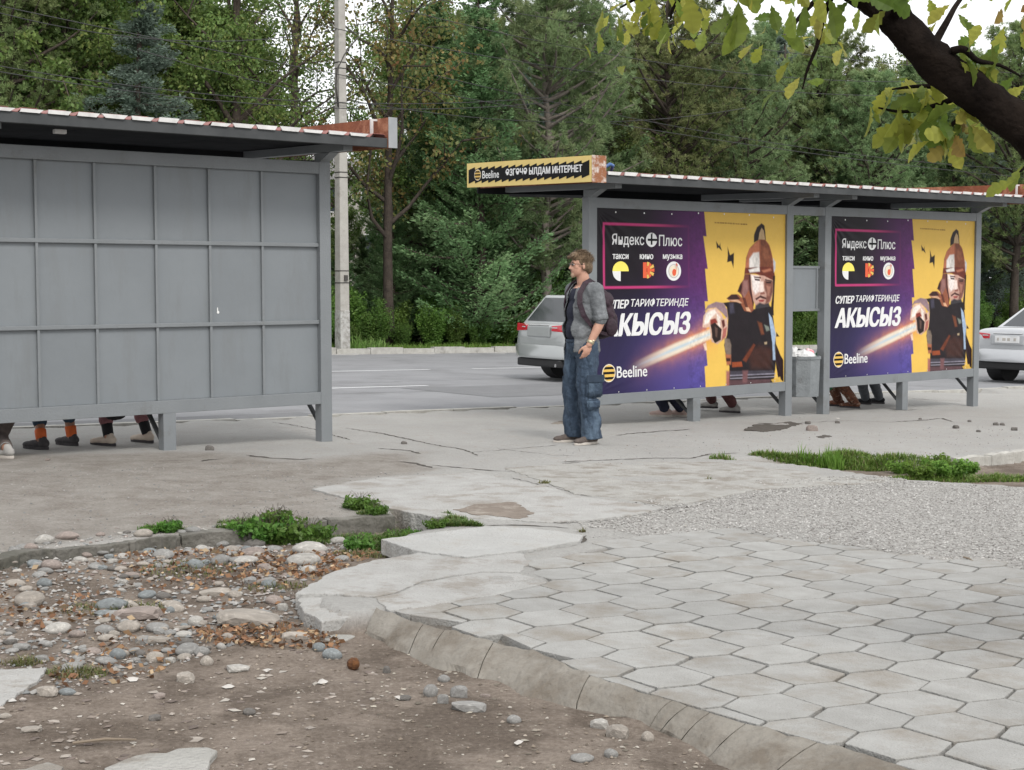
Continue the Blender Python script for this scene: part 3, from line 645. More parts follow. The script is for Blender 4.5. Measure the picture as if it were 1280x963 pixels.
# ------------------------------------------------------------------ flat print
M_BLACK = mat('print_black', (.008, .008, .009), (.007, .007, .007), rough=.6, spec=.12)
M_PWHITE = mat('print_white', (.68, .68, .68), (.65, .65, .65), rough=.45)
M_PYEL = mat('print_yellow', (.66, .42, .09), (.62, .39, .08), rough=.45)
M_PYEL2 = mat('print_lemon', (.78, .68, .12), (.74, .64, .10), rough=.45)
M_PRED = mat('print_red', (.66, .10, .03), (.6, .08, .03), rough=.45)
M_PCREAM = mat('print_cream', (.75, .67, .52), rough=.45)
def text(body, width, height, material, parent, loc, name='lettering', shear=0.0, bold=.0, x_right=False, spacing=1.0):
    """lettering cut as flat shapes, fitted to a box of width x height whose lower left corner is loc (in the parent's x, z)"""
    c = bpy.data.curves.new(name, 'FONT'); c.body = body; c.size = 1; c.shear = shear; c.space_character = spacing; c.resolution_u = 3
    o = bpy.data.objects.new(name, c); COL.objects.link(o); dg = bpy.context.evaluated_depsgraph_get(); dg.update()
    me = bpy.data.meshes.new_from_object(o.evaluated_get(dg)); bpy.data.objects.remove(o); bpy.data.curves.remove(c)
    if bold:                                  # heavier strokes: the cut-out laid again a hair to each side
        mb = MB(); vs = [x.co.copy() for x in me.vertices]; fs = [tuple(p.vertices) for p in me.polygons]
        for i, (dx, dy) in enumerate(((-1, -.4), (-.33, .4), (.33, -.4), (1, .4))): mb.add([(x.x + dx * bold, x.y + dy * bold, i * .01) for x in vs], fs)
        me = mb.mesh(name)
    bd_ = bold
    v = np.array([x.co[:] for x in me.vertices]); lo, hi = v.min(0), v.max(0)
    out = [(loc[0] + (a[0] - lo[0]) / (hi[0] - lo[0]) * width, loc[1] - a[2] * .04, loc[2] + (a[1] - lo[1]) / (hi[1] - lo[1]) * height) for a in v]
    for x, co in zip(me.vertices, out): x.co = co
    me.materials.clear(); me.update(); me.name = name
    return link(name, me, material, parent)
def disc(name, c, rx, rz, y, material, parent, a0=0.0, a1=2 * math.pi, n=28, inner=0.0):
    vs, fs = [], []
    if inner:
        for i in range(n + 1):
            t = a0 + (a1 - a0) * i / n
            vs += [(c[0] + rx * math.cos(t), y, c[1] + rz * math.sin(t)), (c[0] + rx * inner * math.cos(t), y, c[1] + rz * inner * math.sin(t))]
        fs = [(2 * i, 2 * i + 2, 2 * i + 3, 2 * i + 1) for i in range(n)]
    else:
        vs = [(c[0], y, c[1])] + [(c[0] + rx * math.cos(a0 + (a1 - a0) * i / n), y, c[1] + rz * math.sin(a0 + (a1 - a0) * i / n)) for i in range(n + 1)]
        fs = [(0, i + 1, i + 2) for i in range(n)]
    m = MB().add(vs, fs).mesh(name); return link(name, m, material, parent)
def flat(name, pts, y, material, parent):
    return link(name, MB().add([(p[0], y, p[1]) for p in pts], [tuple(range(len(pts)))]).mesh(name), material, parent)
def bee_logo(c, r, y, parent):
    """round emblem of black and yellow bands inside a pale ring"""
    e = disc('emblem', c, r * 1.0, r, y, M_PCREAM, parent)
    disc('band', c, r * .88, r * .88, y - .0015, M_PYEL, e)
    for lo, hi in ((.50, .80), (-.14, .17), (-.80, -.50)):
        pts = []
        for i in range(9):
            z = hi + (lo - hi) * i / 8; pts.append((c[0] + r * .86 * math.sqrt(max(0, 1 - z * z)), c[1] + r * .86 * z))
        for i in range(9):
            z = lo + (hi - lo) * i / 8; pts.append((c[0] - r * .86 * math.sqrt(max(0, 1 - z * z)), c[1] + r * .86 * z))
        flat('band', pts, y - .003, M_BLACK, e)
    return e
# sign on the end of the right-hand shelter's roof (its face looks along -x of the shelter)
sg = bpy.data.objects.new('sign_face', None); COL.objects.link(sg); sg.parent = sign_r
sgl, sgh = 2.1, .27
fx = T1 - .62 - .003
def sign_mesh(name, pts, lift, material):
    """pts in (s, h): s from the far end (0) to the near end (2.1), h up from the sign's lower edge"""
    vs = [(fx - lift, 1.5 - s, 2.775 - .019 * s + h) for s, h in pts]
    return link(name, MB().add(vs, [tuple(range(len(pts)))]).mesh(name), material, sg)
bpy.data.objects.remove(sg)
sg = sign_r
sign_mesh('yellow_band', [(0, 0), (sgl, 0), (sgl, sgh), (0, sgh)], 0, M_PYEL2 if False else mat('sign_yellow', (.64, .49, .17), (.60, .45, .15), rough=.45))
tz = []
k = 17
for i in range(k):
    s0, s1 = .03 + (sgl - .06) * i / k, .03 + (sgl - .06) * (i + 1) / k
    tz.append([(s0, .06 + .016), (s1, .04), (s1, sgh - .055), (s0, sgh - .05 + .0)])
top = []; bot = []
for i in range(k):
    s0, s1 = .03 + (sgl - .06) * i / k, .03 + (sgl - .06) * (i + 1) / k
    top += [(s0, sgh - .075), (s1 - .004, sgh - .045)]; bot += [(s0, .042), (s1 - .004, .072)]
sign_mesh('black_band', bot + top[::-1], .002, M_BLACK)
def sign_place(me_obj):
    for v in me_obj.data.vertices:
        s, lift, h = v.co; v.co = (fx - .004 + lift, 1.5 - s, 2.775 - .019 * s + h)
    return me_obj
e = bee_logo((.20, .135), .062, 0, sg)
for o_ in [e] + kids(e): sign_place(o_)
sign_place(text('Beeline', .30, .085, M_PWHITE, sg, (.285, 0, .092), bold=.02))
sign_place(text('ӨЗГӨЧӨ ЫЛДАМ ИНТЕРНЕТ', 1.26, .092, M_PWHITE, sg, (.70, 0, .092), bold=.05))
M_BLUE = mat('blue_hose', (.05, .12, .3), (.04, .1, .25), rough=.4)
cab = MB(); cab.tube([(T1 - .42, -.5, 2.85), (T1 - .38, -.54, 2.90), (T1 - .33, -.56, 2.93), (T1 - .27, -.54, 2.92), (T1 - .26, -.5, 2.87)], .018, 8); cab.build('cable_loop', M_BLUE, shel_r, smooth=True)
# ------------------------------------------------------------------ the two posters: printed sheets stretched over the panels
def homog(src, dst):
    A = []; B = []
    for (x, y), (u, v) in zip(src, dst):
        A += [[x, y, 1, 0, 0, 0, -u * x, -u * y], [0, 0, 0, x, y, 1, -v * x, -v * y]]; B += [u, v]
    h = np.linalg.solve(np.array(A, float), np.array(B, float)); return np.append(h, 1).reshape(3, 3)
def happly(H, pts):
    p = np.column_stack([np.asarray(pts, float), np.ones(len(pts))]) @ H.T; return p[:, :2] / p[:, 2:]
SQ = [(0, 0), (1, 0), (1, 1), (0, 1)]
H1 = homog([(752.6, 262.6), (983.3, 268.4), (980.1, 478.8), (750.6, 494.0)], SQ)
H2 = homog([(58, 65), (765, 82), (740, 825), (45, 855)], SQ)
PW, PH = 3.12, 2.037
def A_(*p): return happly(H1, [(870 + x / 7.408, 265 + y / 7.408) for x, y in p]) * (PW, PH)
def B_2(*p): return happly(H1, [(870 + x / 7.408, 365 + y / 7.408) for x, y in p]) * (PW, PH)
def C_(*p): return happly(H1, [(745 + x / 3.932, 255 + y / 3.932) for x, y in p]) * (PW, PH)
def D_(*p): return happly(H2, p) * (PW, PH)
def lin(c): return np.array([((v / 255 + .055) / 1.055) ** 2.4 if v > 10 else v / 255 / 12.92 for v in c])
NU, NV = 391, 256
uu, vv = np.meshgrid(np.linspace(0, PW, NU), np.linspace(0, PH, NV)); UV = np.stack([uu.ravel(), vv.ravel()], 1)
img = np.zeros((len(UV), 3))
U_, V_ = UV[:, 0] / PW, UV[:, 1] / PH
def mixc(a, b, t): return a * (1 - t[:, None]) + b * t[:, None]
base = mixc(np.tile(lin((22, 14, 24)), (len(UV), 1)), lin((92, 38, 100)), sstep(.18, .6, U_))
low = mixc(np.tile(lin((44, 38, 74)), (len(UV), 1)), lin((84, 74, 150)), sstep(.05, .55, U_))
img[:] = base * (1 - sstep(.32, .88, V_))[:, None] + low * sstep(.32, .88, V_)[:, None]
def fillp(poly, c, soft=.008, op=1.0):
    global img
    lo = poly.min(0) - .06; hi = poly.max(0) + .06
    k = (UV[:, 0] > lo[0]) & (UV[:, 0] < hi[0]) & (UV[:, 1] > lo[1]) & (UV[:, 1] < hi[1])
    a = (1 - sstep(-soft, soft, poly_sd(UV[k], poly))) * op
    img[k] = mixc(img[k], lin(c), a)
yel = np.vstack([A_((100, -10), (122, 235), (92, 232), (130, 535), (105, 535), (130, 835), (100, 835)), B_2((118, 390), (100, 392), (122, 690), (95, 698), (105, 905)), [[PW + .1, PH + .1], [PW + .1, -.1]]])
fillp(yel, (236, 194, 92), .005)
k = poly_sd(UV, yel) < 0; img[k] *= (1.0 + .10 * sstep(.2, .9, V_[k]) - .06)[:, None]
# glowing blade with its fringe of sparks
core = C_((588, 612), (596, 655), (420, 735), (270, 800), (150, 850), (120, 835), (240, 765), (400, 690))
sdb = poly_sd(UV, core); along = sstep(.35, 1.75, UV[:, 0])
nse = np.array([noise.fractal(Vector((u * 7, v * 7, 0)), 1, 2, 3) for u, v in UV])
glow = np.exp(-np.maximum(sdb + nse * .03, 0) / .075) * along * (UV[:, 0] < 1.95)
img = mixc(img, lin((236, 150, 84)), np.clip(glow * .85, 0, 1))
img = mixc(img, lin((240, 226, 205)), (1 - sstep(-.02, .02, sdb)) * sstep(.45, 1.3, UV[:, 0]))
img = mixc(img, lin((176, 206, 226)), (1 - sstep(-.075, -.02, sdb)) * sstep(.4, 1.2, UV[:, 0]))
# the helmeted swordsman
for P_, c, *o in (
    (A_((548, 290), (552, 215), (578, 145), (620, 108), (648, 130), (655, 200), (660, 265), (600, 262)), (36, 22, 20)),
    (A_((590, 262), (602, 195), (622, 150), (640, 175), (654, 262)), (188, 158, 118)),
    (A_((465, 575), (478, 430), (508, 342), (556, 292), (600, 258), (655, 262), (692, 310), (716, 400), (728, 480), (738, 600), (600, 575)), (150, 84, 56)),
    (A_((470, 530), (482, 430), (512, 345), (560, 296), (600, 262), (598, 380), (560, 400), (520, 450), (505, 540)), (172, 104, 74)),
    (A_((612, 262), (650, 266), (690, 322), (714, 420), (722, 520), (606, 520)), (118, 66, 44)),
    (A_((640, 330), (680, 350), (690, 430), (650, 450), (628, 400)), (140, 84, 58), .02),
    (A_((505, 545), (508, 440), (545, 385), (596, 378), (602, 470), (598, 560), (520, 560)), (222, 216, 210), .015),
    (A_((468, 525), (600, 512), (722, 515), (740, 600), (736, 645), (650, 610), (560, 578), (462, 582)), (104, 44, 30)),
    (A_((500, 542), (600, 512), (602, 556), (512, 566)), (228, 222, 216), .012), (A_((620, 548), (700, 528), (712, 548), (640, 566)), (178, 110, 84), .015),
    (A_((724, 430), (746, 470), (744, 530), (730, 565)), (188, 192, 202), .012),
    (A_((462, 582), (518, 582), (522, 700), (546, 850), (536, 935), (480, 902), (430, 770), (398, 742), (420, 680), (455, 630)), (112, 62, 52)),
    (A_((450, 640), (492, 640), (504, 800), (474, 850), (440, 760)), (152, 108, 102), .02), (A_((398, 744), (432, 656), (440, 700), (428, 748)), (48, 20, 20)),
    (A_((500, 585), (520, 585), (524, 700), (548, 850), (540, 900), (520, 820), (508, 720)), (70, 30, 26)),
    (A_((520, 585), (640, 596), (722, 640), (722, 740), (702, 830), (642, 900), (570, 890), (540, 820), (522, 700)), (206, 164, 148)),
    (A_((522, 590), (592, 600), (606, 640), (596, 740), (560, 770), (536, 725)), (244, 232, 226), .02), (A_((602, 650), (632, 650), (640, 735), (612, 765), (598, 740)), (242, 222, 212), .012),
    (A_((642, 640), (725, 645), (722, 740), (692, 840), (650, 862), (662, 770), (640, 700)), (122, 76, 64), .02), (A_((664, 690), (700, 700), (690, 780), (670, 780)), (170, 118, 100), .02),
    (A_((552, 622), (602, 628), (602, 646), (558, 640)), (52, 24, 24)), (A_((656, 648), (706, 650), (702, 668), (662, 666)), (48, 22, 22)), (A_((546, 602), (612, 608), (614, 622), (552, 616)), (70, 34, 30)), (A_((648, 626), (716, 640), (712, 650), (652, 640)), (50, 24, 22)),
    (A_((604, 752), (642, 745), (648, 765), (608, 772)), (150, 92, 80)),
    (A_((560, 808), (608, 778), (662, 800), (660, 818), (604, 800), (568, 826)), (74, 38, 36)), (A_((588, 820), (646, 818), (632, 840), (596, 838)), (158, 68, 66)),
    (A_((562, 872), (600, 846), (642, 858), (682, 848), (702, 900), (694, 965), (580, 965), (556, 915)), (58, 54, 58), .015),
    (A_((722, 600), (742, 598), (734, 750), (726, 905), (728, 965), (698, 965), (706, 850), (722, 740)), (36, 16, 16)),
    (B_2((262, 108), (330, 98), (430, 98), (480, 178), (560, 165), (702, 140), (722, 240), (742, 420), (747, 500), (742, 700), (722, 862), (310, 884), (320, 700), (290, 600), (272, 500), (300, 400), (312, 250), (300, 150)), (30, 22, 27)),
    (B_2((480, 560), (600, 500), (712, 540), (702, 720), (520, 720)), (64, 36, 30), .05), (B_2((320, 110), (360, 110), (370, 200), (330, 210)), (66, 62, 78), .02),
    (B_2((300, 66), (340, 30), (402, 28), (452, 70), (500, -10), (522, 60), (546, 172), (522, 196), (460, 182), (420, 100), (330, 98)), (150, 88, 62)),
    (B_2((298, 68), (346, 30), (388, 30), (424, 72), (362, 84)), (58, 30, 26)), (B_2((300, 84), (400, 78), (440, 110), (420, 112), (380, 96)), (214, 170, 140)), (B_2((440, 60), (470, 60), (500, 170), (480, 178)), (96, 48, 36)), (B_2((470, 150), (500, 150), (520, 190), (480, 180)), (226, 176, 140)),
    (B_2((86, 200), (130, 130), (205, 98), (272, 110), (302, 170), (312, 265), (262, 205), (200, 152), (130, 162)), (152, 126, 132)),
    (B_2((78, 335), (88, 230), (130, 168), (204, 153), (252, 210), (272, 262), (302, 240), (308, 332), (292, 422), (212, 492), (160, 470), (140, 332), (110, 338)), (220, 182, 162)),
    (B_2((92, 310), (112, 205), (190, 168), (206, 200), (160, 245), (130, 300)), (246, 236, 226), .015), (B_2((206, 200), (240, 240), (240, 330), (222, 330)), (244, 232, 222), .01),
    (B_2((148, 265), (196, 250), (216, 290), (180, 312), (150, 308)), (136, 54, 44), .01), (B_2((250, 270), (276, 262), (284, 320), (262, 350)), (96, 40, 34), .01), (B_2((264, 350), (300, 330), (290, 420), (250, 462)), (176, 104, 92), .012),
    (B_2((150, 312), (190, 290), (252, 352), (242, 452), (190, 484), (164, 432), (160, 360)), (38, 22, 20)), (B_2((190, 330), (215, 345), (210, 430), (195, 420)), (96, 72, 64), .01),
    (B_2((85, 490), (110, 475), (118, 545), (98, 550)), (246, 214, 190), .01),
    (B_2((276, 432), (322, 446), (338, 500), (334, 600), (300, 622), (280, 540)), (128, 112, 100), .015), (B_2((282, 585), (334, 590), (336, 680), (296, 690)), (174, 104, 72), .015), (B_2((290, 620), (330, 622), (330, 650), (292, 652)), (60, 30, 26)),
    (B_2((344, 660), (432, 654), (440, 700), (346, 706)), (152, 72, 38)), (B_2((440, 640), (542, 488), (560, 500), (474, 660)), (112, 54, 32), .012),
    (B_2((640, 310), (680, 328), (690, 362), (660, 372)), (126, 134, 124), .012), (B_2((578, 280), (620, 296), (640, 400), (612, 404)), (112, 62, 40), .015), (B_2((640, 475), (665, 470), (664, 492), (645, 495)), (182, 160, 130), .01),
    (B_2((680, 200), (712, 250), (746, 400), (736, 500), (742, 640), (718, 640), (714, 480), (690, 300)), (166, 186, 212)),
    (B_2((747, 490), (790, 600), (812, 640), (812, 845), (762, 800), (740, 650)), (38, 16, 20)), (B_2((750, 380), (778, 420), (748, 424)), (38, 20, 24)),
    (B_2((326, 742), (724, 736), (724, 772), (326, 784)), (66, 62, 72)), (B_2((326, 778), (740, 762), (740, 772), (326, 790)), (140, 136, 150)), (B_2((326, 806), (740, 790), (740, 797), (326, 815)), (156, 152, 164)),
    (B_2((300, 826), (694, 820), (694, 862), (300, 880)), (92, 66, 70), .01), (B_2((440, 740), (490, 738), (480, 850), (440, 852)), (120, 82, 84), .02), (B_2((290, 740), (322, 740), (316, 880), (290, 884)), (168, 104, 96), .02),
    (B_2((700, 824), (782, 798), (794, 838), (720, 858)), (216, 176, 82), .012),
    (A_((207, 278), (234, 322), (246, 292), (246, 325), (260, 368), (228, 338), (214, 348)), (40, 26, 20), .006), (A_((310, 325), (332, 408), (368, 384), (366, 460), (362, 528), (344, 462), (304, 474), (312, 410)), (34, 22, 20), .006)):
    fillp(P_, c, o[0] if o else .007)
for i in range(13):
    a = 195 + i * 23.2; fillp(A_((a, 100 + i * 1.2), (a + 17 + (i % 3) * 2, 101 + i * 1.2), (a + 17 + (i % 3) * 2, 112 + i * 1.2), (a, 111 + i * 1.2)), (150, 116, 50), .004)
# the grain of the printed photograph
k = poly_sd(UV, yel) < 0
gr = np.array([.55 * noise.fractal(Vector((u * 9, v * 9, 2)), 1, 2, 4) + .45 * noise.fractal(Vector((u * 34, v * 34, 7)), 1, 2, 3) for u, v in UV])
fig = np.abs(img - lin((236, 194, 92))).sum(1) > .16
img *= (1 + np.where(fig & (UV[:, 0] > 1.45), .42, .05) * gr)[:, None]
# pink frame, fading out to the right
fr = C_((68, 106), (470, 116), (470, 411), (68, 417))
sdf = np.abs(poly_sd(UV, fr)); fa = (1 - sstep(.008, .02, sdf)) * (1 - sstep(.75, 1.5, UV[:, 0]) * .95)
img = mixc(img, lin((196, 60, 120)), fa)
# the print on a sheet with slight tension creases
wave = np.zeros(len(UV))
for (cx, cy), ang, fq, am in (((0, 0), .65, 0, .012), ((PW, PH), .6, 0, .006), ((0, PH), -.5, 0, .007), ((PW, 0), -.6, 0, .006)):
    dx, dy = UV[:, 0] - cx, UV[:, 1] - cy; r_ = np.hypot(dx, dy) + 1e-6; th = np.arctan2(np.abs(dy), np.abs(dx))
    wave += am * np.sin(th * 26) * np.exp(-r_ / .45) * sstep(.02, .2, r_)
wave += np.array([noise.fractal(Vector((u * 1.3, v * 1.3, 5)), 1, 2, 3) for u, v in UV]) * .006
edge_ = np.minimum(np.minimum(UV[:, 0], PW - UV[:, 0]), np.minimum(UV[:, 1], PH - UV[:, 1])); wave *= .45 * sstep(0, .12, edge_)
ov = np.column_stack([UV[:, 0], -wave + .03, 2.51 - UV[:, 1]])
gi = np.arange(NU * NV).reshape(NV, NU); gq = np.stack([gi[:-1, :-1], gi[1:, :-1], gi[1:, 1:], gi[:-1, 1:]], -1).reshape(-1, 4)
M_PRINT = bpy.data.materials.new('poster_print'); M_PRINT.use_nodes = True
_n = M_PRINT.node_tree.nodes; _a = _n.new('ShaderNodeAttribute'); _a.attribute_name = 'print'; M_PRINT.node_tree.links.new(_a.outputs['Color'], _n['Principled BSDF'].inputs['Base Color'])
_n['Principled BSDF'].inputs['Roughness'].default_value = .45; _n['Principled BSDF'].inputs['Specular IOR Level'].default_value = .2
pme = bpy.data.meshes.new('poster_sheet'); pme.from_pydata(ov.tolist(), [], gq.tolist()); pme.update()
_c = pme.attributes.new('print', 'FLOAT_COLOR', 'POINT'); _c.data.foreach_set('color', np.column_stack([np.clip(img * .76, 0, 1), np.ones(len(img))]).astype(np.float32).ravel())
M_EYE = mat('grommet_metal', (.6, .6, .6), rough=.35, metal=.6)
def poster(x0, label):
    p = empty('poster', (0, 0, 0), 0, label, 'poster', 'posters on the shelter walls')
    p.location = shel_r.location + Matrix.Rotation(YAW, 3, 'Z') @ Vector((x0, 0, 0)); p.rotation_euler = (0, -.004, YAW)
    p.location.z += .004 * x0
    return p
p1 = poster(T1, 'yellow and purple poster of a helmeted swordsman behind the man with the backpack')
link('printed_sheet', pme, M_PRINT, p1, smooth=True)
TY = .016
WV = wave.reshape(NV, NU)
def settle(o_):
    for v in o_.data.vertices:
        i = min(max(v.co.x / PW * (NU - 1), 0), NU - 1); j = min(max((2.51 - v.co.z) / PH * (NV - 1), 0), NV - 1); i0, j0 = int(min(i, NU - 2)), int(min(j, NV - 2)); fi, fj = i - i0, j - j0
        wv_ = (WV[j0, i0] * (1 - fi) + WV[j0, i0 + 1] * fi) * (1 - fj) + (WV[j0 + 1, i0] * (1 - fi) + WV[j0 + 1, i0 + 1] * fi) * fj
        v.co.y += .011 - wv_
def zt(v): return 2.51 - v
def tbox(body, pts, m, bold, shear=0.0, par=None, up=0):
    a = np.asarray(pts); return text(body, a[1][0] - a[0][0], a[1][1] - a[0][1], m, par or p1, (a[0][0], TY, zt(a[1][1])), bold=bold, shear=shear)
tbox('Яндекс', C_((106, 154), (258, 220)), M_PWHITE, .012); tbox('Плюс', C_((328, 158), (438, 214)), M_PWHITE, .012)
tbox('такси', C_((108, 253), (183, 278)), M_PWHITE, .028); tbox('кино', C_((237, 253), (300, 278)), M_PWHITE, .028); tbox('музыка', C_((346, 253), (438, 284)), M_PWHITE, .028)
tbox('СУПЕР', D_((82, 456), (170, 493)), M_PWHITE, .045, .22); tbox('ТАРИФТЕРИНДЕ', D_((178, 452), (387, 490)), M_PWHITE, .015, .22)
tbox('АКЫСЫЗ', D_((78, 514), (392, 606)), M_PWHITE, .055, .18); tbox('Beeline', D_((122, 738), (230, 783)), M_PWHITE, .015)
def ell(c, rxp, ryp, F):
    q_ = F(c, (c[0] + rxp, c[1]), (c[0], c[1] + ryp)); return (q_[0][0], zt(q_[0][1])), q_[1][0] - q_[0][0], q_[2][1] - q_[0][1]
c_, rx, rz_ = ell((293, 183), 26, 35, C_); e = disc('emblem', c_, rx, rz_, TY, M_PWHITE, p1)
flat('bar', [(c_[0] - .012, c_[1] - .055), (c_[0] + .012, c_[1] - .055), (c_[0] + .012, c_[1] + .08), (c_[0] - .012, c_[1] + .06)], TY - .002, M_BLACK, e)
flat('bar', [(c_[0] - .06, c_[1] - .012), (c_[0] + .09, c_[1] - .012), (c_[0] + .09, c_[1] + .012), (c_[0] - .06, c_[1] + .012)], TY - .0024, M_BLACK, e)
c_, rx, rz_ = ell((146, 337), 38, 48, C_)
disc('emblem', c_, rx, rz_, TY, M_PYEL2, p1, 0, math.pi); disc('emblem', c_, rx, rz_, TY, M_PWHITE, p1, math.pi, 1.5 * math.pi)
c_, rx, rz_ = ell((276, 331), 34, 38, C_)
e = flat('emblem', [(c_[0] - .08, c_[1] - rz_), (c_[0] - .022, c_[1] - rz_), (c_[0] - .022, c_[1] + rz_), (c_[0] - .08, c_[1] + rz_)], TY, M_PRED, p1)
for i in range(7):
    t = math.radians(-78 + i * 26); d = (math.cos(t), math.sin(t)); q_ = (-d[1], d[0]); ln = .115 if abs(d[1]) < .6 else .092; w0, w1 = .008, .019
    flat('ray', [(c_[0] - .02 + d[0] * .02 - q_[0] * w0, c_[1] + d[1] * .02 - q_[1] * w0), (c_[0] - .02 + d[0] * ln - q_[0] * w1, c_[1] + d[1] * ln - q_[1] * w1), (c_[0] - .02 + d[0] * ln + q_[0] * w1, c_[1] + d[1] * ln + q_[1] * w1), (c_[0] - .02 + d[0] * .02 + q_[0] * w0, c_[1] + d[1] * .02 + q_[1] * w0)],
         TY - .0004 * (i + 1), (M_PYEL if i % 2 == 0 else M_PRED), e)
disc('ray', (c_[0] - .02, c_[1]), .05, .05, TY - .004, M_PRED, e, -math.pi / 2, math.pi / 2)
c_, rx, rz_ = ell((397, 335), 35, 47, C_); e = disc('emblem', c_, rx, rz_, TY, M_PWHITE, p1)
M_PGREY = mat('print_grey', (.45, .42, .38), rough=.45)
disc('ring', c_, rx * .72, rz_ * .72, TY - .0015, M_PGREY, e, inner=.9); disc('ring', c_, rx * .6, rz_ * .6, TY - .0018, M_PCREAM, e); disc('ring', (c_[0] + .005, c_[1] - .015), .032, .04, TY - .003, M_PRED, e)
flat('ring', [(c_[0] + .028, c_[1] - .01), (c_[0] + .038, c_[1] - .01), (c_[0] + .04, c_[1] + .075), (c_[0] + .06, c_[1] + .055), (c_[0] + .062, c_[1] + .07), (c_[0] + .036, c_[1] + .095)], TY - .0034, M_PRED, e)
c_, rx, rz_ = ell((94, 765), 25, 38, D_); bee_logo(c_, rz_, TY, p1)
for x in list(np.linspace(.3, 2.9, 7)): disc('grommet', (x, 2.49 - .02 * (int(x * 10) % 2)), .010, .010, TY - .001, M_EYE, p1, n=10); disc('grommet', (x + .05, .49), .008, .008, TY - .001, M_EYE, p1, n=10)
for o_ in kids(p1):
    if o_.name.split('.')[0] != 'printed_sheet':
        settle(o_)
        for q_ in kids(o_): settle(q_)
p2 = copy_tree(p1); tag(p2, 'yellow and purple poster of a helmeted swordsman beside the silver sedan', 'poster', 'posters on the shelter walls')
p2.location = p1.location + Vector((DX, DY, 0)) * T3; p2.location.z += .004 * T3

# ------------------------------------------------------------------ bin and board in the gap between the two bays
def sl(x, y, z):                             # a place given in the right shelter's own axes
    return Vector((PR[0] + DX * x + PX_ * y, PR[1] + DY * x + PY_ * y, z - .205 + .004 * x))
M_BIN = mat('bin_paint', (.20, .215, .222), (.15, .163, .17), scale=9, rough=.6, bump=.3, c3=(.1, .1, .1), c3scale=4, c3pos=.66)
bn = empty('litter_bin', sl((T2 + T3) / 2 + .02, .12, 0), YAW, 'grey metal litter bin overflowing with rubbish between the two posters', 'litter bin')
bx = MB(); rb = .235
ring = [(rb * math.cos(math.radians(22.5 + 45 * k)), rb * math.sin(math.radians(22.5 + 45 * k))) for k in range(8)]
def at_h(s, z): return [(x * s, y * s, z) for x, y in ring]
bz0, bz1 = .27, .765
vs = at_h(.93, bz0) + at_h(1, bz1) + at_h(.95, bz1) + at_h(.9, bz1 - .2); n = 8
fs = [tuple(range(7, -1, -1))] + [(a * 8 + i, a * 8 + (i + 1) % 8, (a + 1) * 8 + (i + 1) % 8, (a + 1) * 8 + i) for a in range(3) for i in range(8)] + [tuple(24 + i for i in range(8))]
bx.add(vs, fs).build('tub', M_BIN, bn, bevel=.004)
rm = MB(); rv = at_h(1.04, bz1 - .03) + at_h(1.04, bz1 + .005) + at_h(.96, bz1 + .005) + at_h(.96, bz1 - .03)
rm.add(rv, [(a * 8 + i, a * 8 + (i + 1) % 8, ((a + 1) % 4) * 8 + (i + 1) % 8, ((a + 1) % 4) * 8 + i) for a in range(4) for i in range(8)]).build('rim', M_BIN, bn)
MB().box2((-.42, -.02, .62), (.42, .0, .66)).build('hanger_bar', M_GREY, bn); MB().box2((-.42, -.02, .40), (.42, .0, .43)).build('hanger_bar', M_GREY, bn)
def crumple(name, c, r, m, label, cat, seed, parent=None):
    b_ = MB(); b_.ball((0, 0, 0), r, 14, 10); o_ = b_.build(name, m, None, smooth=False)
    for v in o_.data.vertices:
        k_ = 1 + .42 * noise.noise(v.co * 17 + Vector((seed, 0, 0))); v.co *= k_
    o_.location = c; tag(o_, label, cat); return o_
M_BAG = mat('white_plastic', (.70, .70, .69), (.58, .58, .58), scale=8, rough=.35); M_PINK = mat('pink_wrapper', (.65, .12, .16), (.75, .70, .70), scale=14, rough=.4); M_DKB = mat('dark_plastic', (.02, .022, .03), rough=.4)
M_GRN = mat('clear_bottle', (.42, .47, .44), (.3, .36, .33), scale=14, rough=.2)
bc = bn.location + Vector((0, 0, bz1))
R3 = Matrix.Rotation(YAW, 3, 'Z')
crumple('plastic_bag', bc + R3 @ Vector((-.03, -.06, .01)), (.12, .10, .075), M_BAG, 'crumpled white plastic bag heaped on the litter bin', 'plastic bag', 1)
crumple('plastic_bag', bc + R3 @ Vector((-.14, .02, .03)), (.055, .05, .10), M_BAG, 'twisted white bag sticking up from the litter bin', 'plastic bag', 5)
crumple('food_wrapper', bc + R3 @ Vector((.10, -.02, .04)), (.06, .05, .055), M_PINK, 'red and white wrapper on top of the litter bin', 'wrapper', 9)
crumple('dark_bag', bc + R3 @ Vector((.03, .06, .03)), (.08, .06, .06), M_DKB, 'small black bag stuffed in the litter bin', 'plastic bag', 13)
crumple('plastic_bottle', bc + R3 @ Vector((.155, -.03, .0)), (.05, .05, .05), M_GRN, 'squashed clear bottle at the edge of the litter bin', 'bottle', 17)
bd = empty('notice_board', sl(T2 + .12, .09, 0), YAW, 'blank grey framed board hanging behind the gap between the posters', 'notice board')
MB().box2((.004, 0, 1.36), (.53, .012, 1.86)).build('board', M_GREY2, bd)
for a, e_ in (((.002, -.012, 1.86), (.595, .016, 1.89)), ((.002, -.012, 1.33), (.595, .016, 1.36)), ((.53, -.012, 1.36), (.56, .016, 1.86))):
    MB().box2(a, e_).build('frame', M_GREY, bd)
bd.location.z = sl(T2, .5, 0).z
